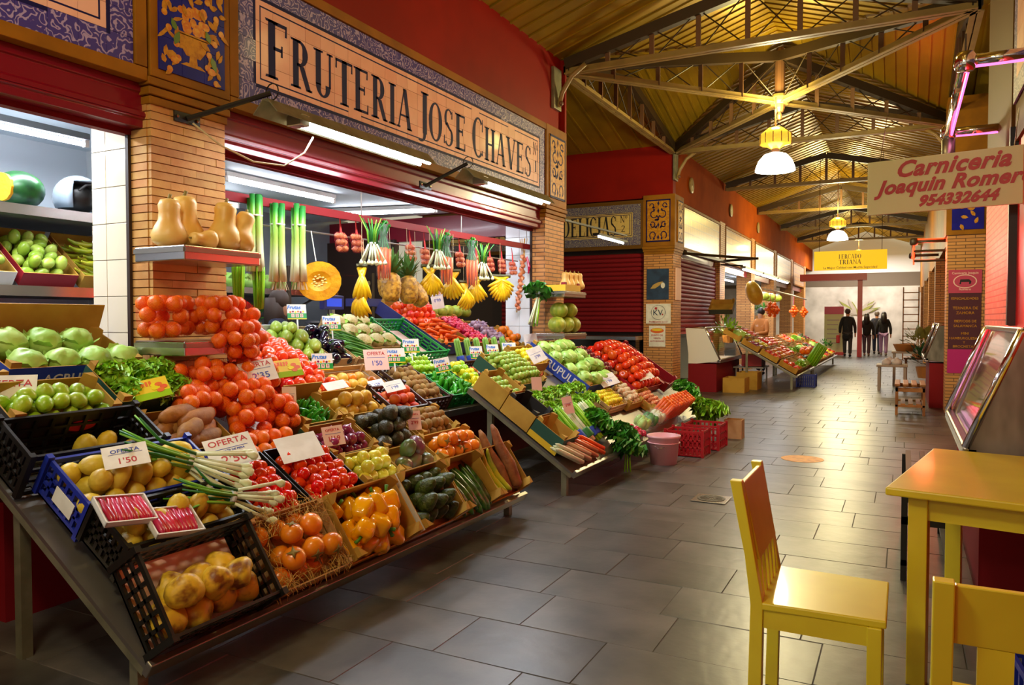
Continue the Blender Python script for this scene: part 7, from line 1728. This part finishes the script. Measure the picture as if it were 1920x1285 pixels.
for i in range(8):
    for k in range(24):
        a = 2*PI*(k+.5)/24
        if i < 5 and (a < .95 or a > 2*PI-.95): continue
        b.f.append((i*24+k, i*24+(k+1) % 24, (i+1)*24+(k+1) % 24, (i+1)*24+k)); b.m.append(0)
o = b.build('shell', 'helmet_grey', t, smooth=True); so = o.modifiers.new('s', 'SOLIDIFY'); so.thickness = .012
B().ball((-.02, 0, .115), (.13, .12, .11), 14).build('lining', 'black', t, smooth=True); B().tube([(.1, .09, .16), (.12, .05, .2), (.125, 0, .21), (.12, -.05, .2), (.1, -.09, .16)], .008, 6).build('trim', 'black', t)
o = tag(B().ball((0, 0, 0), (.15, .15, .125), 20).build('green_squash', 'm_watermelon', smooth=True, loc=(-5.15, 2.98, 2.225)), 'big dark green squash on the upper shelf of the left stall', 'squash')
t = o; B().poly(ellipse(0, 0, .07, .09, 12), .125, .15, 'X').build('cut_face', 'm_squash', o); bpy.data.objects['cut_face'].rotation_euler = (0, 0, -1.2)
SH = plane_mat(-5.0, 1.60, 38)
for k, (y, w, lb, kd, ml, mm) in enumerate(((2.48, .36, 'white sided crate of green mangoes at the left edge', 'mango_g', 'green mango in the crate at the left edge', 'card_white'), (2.88, .36, 'red edged crate of green mangoes on the middle shelf', 'mango_g', 'green mango in the red edged crate', 'card_red'), (3.28, .36, 'cardboard crate of long brown and green pears', 'plantain', 'long green brown pear on the middle shelf', 'card'))):
    mw = at(SH, y, 0); card_box(lb, mw, w, .48, .1, mm, 'card', tabs=False, hb=.12); fill(kd, mw, w, .48, .078, .06, ml, 'mango' if k < 2 else 'pear', 'fruit of the %s crate on the middle shelf' % ('first', 'second', 'third')[k], 2, flat=(k == 2), ang=PI/2, sc=(.8, .95) if k < 2 else (.65, .75), dl=.07)
M('foil', 'C8D0DA', .2, metal=1, bump=1., bs=30)
o = B().box((-.005, -.1, -.2), (.005, .1, 0)); o = o.build('foil_bag', 'foil', loc=(-4.88, 3.42, 2.02)); tag(o, 'crinkled silver bag hanging under the upper shelf', 'bag'); o.rotation_euler = (0, 0, -.6)
mw = T(-4.95, 2.55, 1.125) @ RZ(PI/2); plastic_crate('black crate of washed potatoes on the low shelf', T(-5.4, 2.62, 1.125), .5, .44, .14, 'crate_black')
for k in range(14): put('potato', T(-5.3+.09*(k % 5), 2.7+.1*(k//5), 1.27+rnd(0, .05)) @ rrot() @ SCL(1.1, 1.1, 1.1), 'pale brown potato on the low shelf of the left stall', 'potato', 'potatoes on the low shelf')
plastic_crate('red crate of tomatoes on the low shelf', T(-5.4, 3.12, 1.125), .5, .4, .14, 'crate_red')
for k in range(20): put('raf', T(-5.32+.1*(k % 5), 3.17+.09*(k//5), 1.24+rnd(0, .03)) @ rrot(), 'red tomato on the low shelf of the left stall', 'tomato', 'tomatoes on the low shelf')
# ------------------------------------------------------------------ inside the fruit stall
long_shelf('grey shelf with cabbages behind the leeks', -7.19, -6.4, 4.1, 7.6, 1.72); long_shelf('low grey shelf at the back of the fruit stall', -7.19, -6.4, 4.1, 7.6, 1.25)
for k in range(7): put('cabbage', T(-6.7, 5.6+.27*k, 1.82) @ RZ(k) @ SCL(1.2, 1.2, 1.1), 'green cabbage on the back shelf of the fruit stall', 'cabbage', 'cabbages on the back shelf')
for k in range(3): shrub(('leafy greens on the back shelf behind the first leeks', 'leafy greens on the back shelf behind the second leeks', 'leafy greens on the back shelf behind the cut squash')[k], (-6.55, 5.9+.45*k, 1.25), .2, 'leaf_green', 60, 20+k, cat='greens')
t = thing('weighing_scale', 'grey shop scale with a blue screen behind the display', 'scale', (-5.0, 5.86, 1.3)); B().box((-.18, -.15, -.3), (.18, .15, .05)).build('body', 'steel_dull', t, bevel=.02); B().box((-.16, -.2, .05), (.16, .2, .07)).build('pan', 'steel', t); B().box((-.02, -.02, .05), (.02, .02, .2)).build('neck', 'steel_dull', t); dh = B().box((-.03, -.15, .18), (.03, .15, .32)).build('display_head', 'card_navy', t, bevel=.01)
M('screen_blue', '2A4AD0', .3, emit=.6); B().box((.031, -.11, .21), (.033, .11, .29)).build('screen', 'screen_blue', dh)
card_box('purple printed carton on the counter behind the cauliflowers', T(-5.0, 6.3, 1.5) @ RZ(PI/2), .3, .25, .08, 'card_navy', 'card_navy', tabs=False, text=(('FRUTAS', .04, 'front'),), text_m='fruta_yellow') if False else card_box('purple printed carton on the counter behind the cauliflowers', T(-4.9, 6.25, 1.52) @ RZ(PI/2), .32, .25, .08, 'card_navy', 'card_navy', tabs=False)
struct(B().box((-5.02, 4.4, 0), (-4.9, 8.2, 1.3)).build('wall_counter_back', 'iron_dark'))
t = thing('glass_partition', 'dark framed glass partition behind the bananas', 'partition', (-6.3, 6.6, 0)); B().box((0, 0, 1.0), (.03, 1.6, 1.04)).build('rail', 'iron_dark', t); B().box((0, 0, 0), (.03, .05, 2.0)).build('post', 'iron_dark', t); B().box((0, 1.55, 0), (.03, 1.6, 2.0)).build('post', 'iron_dark', t); B().box((.01, .05, 1.04), (.018, 1.55, 1.95)).build('pane', 'glass', t); B().box((.01, .05, .02), (.02, 1.55, 1.0)).build('panel', 'grey_wall', t)
# ------------------------------------------------------------------ deli case and boxes by the corner pillar
meat_case('slanted glass deli case with a white end beside the corner pillar', -3.1, 14.65, 16.9, .62, 1.22, .3, flip=-1, cname='deli_case', glow=(1, .8, .4), endm='white_plastic', power=14)
for k in range(3): card_box(('brown cardboard box on the floor under the deli case', 'orange brown cardboard box on the floor beside the deli case', 'red and white carton on the ledge beside the deli case')[k], T(*((-3.05, 14.7, 0), (-2.95, 15.5, 0), (-3.0, 16.3, .42))[k]), .4, .5, (.28, .34, .24)[k], ('card', 'card', 'card_red')[k], 'card', tabs=False)
t = thing('bench', 'low steel bench beside the deli case', 'bench', (-3.05, 16.2, 0)); B().box((-.1, 0, .38), (.5, .8, .41)).build('seat', 'steel_dull', t)
for x in (-.06, .44):
    for y in (.04, .72): B().box((x, y, 0), (x+.03, y+.03, .38)).build('leg', 'steel_dull', t)
# ------------------------------------------------------------------ far fruit stall
FAR = plane_mat(-1.95, .33, 30)
slope_table('sloping table of the far fruit stall, near half', FAR, 15.9, 19.6, -.1, 1.2, (0, 1.), lip=.02); slope_table('sloping table of the far fruit stall, distant half', FAR, 19.9, 25.8, -.1, 1.2, (0, 1.), lip=.02)
kinds = [('raf', 'tomato', .095), ('apple_g', 'green apple', .085), ('orange', 'orange', .085), ('lemon', 'lemon', .08), ('cabbage', 'cabbage', .18), ('apple_r', 'red apple', .085), ('onion_r', 'red onion', .08), ('lettuce', 'lettuce', .18), ('peach', 'peach', .085), ('avocado', 'avocado', .09)]
pos = []; k = 0; used = set()
for r_ in range(4):
    y = 15.95
    while y < 25.3:
        if (y < 17.5 or r_ < 3) and (y < 19.5-.6 or (y > 19.9 and r_ < 3)): pos.append((y, -.06+.42*r_))
        y += .72
ordn = ['front', 'middle', 'back', 'topmost']; ORD = 'first second third fourth fifth sixth seventh eighth ninth tenth eleventh twelfth thirteenth fourteenth'.split()
def PL(s): return s+('es' if s.endswith(('o', 'ch')) else 's')
for i, (y, tt) in enumerate(pos):
    kd, nm, d = kinds[(i*7+i//3) % 10]; mw = at(FAR, y, tt); rowi = round((tt+.06)/.42); coli = round((y-15.95)/.72)
    (wood_crate if i % 3 else card_box)('crate of %s at the far stall, %s row, %s from the deli case' % (PL(nm), ordn[rowi], ORD[coli]), mw, .66, .38, .1)
    fill(kd, mw, .66, .38, d*1.18, .07, '%s at the far fruit stall in the %s row' % (nm, ordn[rowi]), nm.split()[-1], 'far stall %s, %s row' % (PL(nm), ordn[rowi]), 1, sc=(1.1, 1.3), jit=.3)
for k in range(4):
    y = (18.4, 19.1, 22.6, 25.0)[k]; cs = heap(Vector((-2.75, y, 1.62)), (.1, .1, .2), .085)
    for c in cs: put('orange', T(*c) @ rrot(), 'orange in a red net hanging at the far stall', 'orange', 'oranges in hanging far nets')
    bag(('red net of oranges hanging near the melon at the far stall', 'second red net hanging at the far stall', 'third red net hanging at the far stall', 'furthest red net hanging at the far stall')[k], cs, .04, 'net_red', 'far hanging nets')
    tag(B().tube([(-2.75, y, 1.8), (-2.75, y, 2.06)], .008, 5).build('string', 'm_radish'), ('string of the net near the melon', 'string of the second far net', 'string of the third far net', 'string of the furthest net')[k], 'string')
tag(B().tube([(-2.75, 17.6, 2.06), (-2.75, 22, 2.06), (-2.75, 25.6, 2.02)], .02, 8).build('hanging_rail', 'white_plastic', smooth=True), 'white rail along the far stall carrying red nets', 'rail')
put('melon', T(-3.1, 18.3, 2.0) @ RX(.3) @ RY(PI/2-.3) @ SCL(2.3, 1.9, 1.9), 'big golden melon hanging at the far stall', 'melon').data = ballm('melon', (.13, .1, .095), 'm_nashi', 18)
for k in range(3): put('melon', T(-3.3, 20.8+1.1*k, 2.0) @ RX(.3) @ SCL(1.4, 1.2, 1.2), ('green melon hanging behind the second far net', 'green melon hanging in the middle of the far stall', 'green melon hanging at the end of the far stall')[k], 'melon')
for k in range(4): shrub(('bushy greens at the near end of the far stall', 'greens on top of the far stall middle', 'greens beside the brown jacket', 'hanging greens at the distant end of the far stall')[k], ((-3.3, 16.4, .9), (-3.5, 21.6, 1.35), (-3.6, 17.4, 1.0), (-2.2, 25.6, .3))[k], .3, 'leaf_green' if k % 2 else 'leaf_lime', 70, 40+k, cat='greens')
bundle('tall bunch of green stalks standing at the far stall front', at(FAR, 18.2, -.05, .1), 40, .5, .02, 'm_celery', None, 'stalks at the far stall', cat='celery', pname='stick')
plastic_crate('blue crate hanging low at the far stall front', T(-1.95, 16.6, .0), .35, .3, .25, 'crate_blue'); card_box('tilted dark box at the top of the far stall', T(-3.75, 16.6, 1.5) @ RX(.6), .5, .4, .12, 'card_black', 'card')
for k in range(10): put('orange', T(-2.05+.1*(k % 2), 18.5+.12*(k//2), .62+rnd(0,.1)) @ SCL(1.6, 1.6, 1.6), 'large orange heaped at the far stall front edge', 'orange', 'oranges at the far stall front edge')
bpy.data.scenes.remove(TMP); bpy.context.view_layer.update()
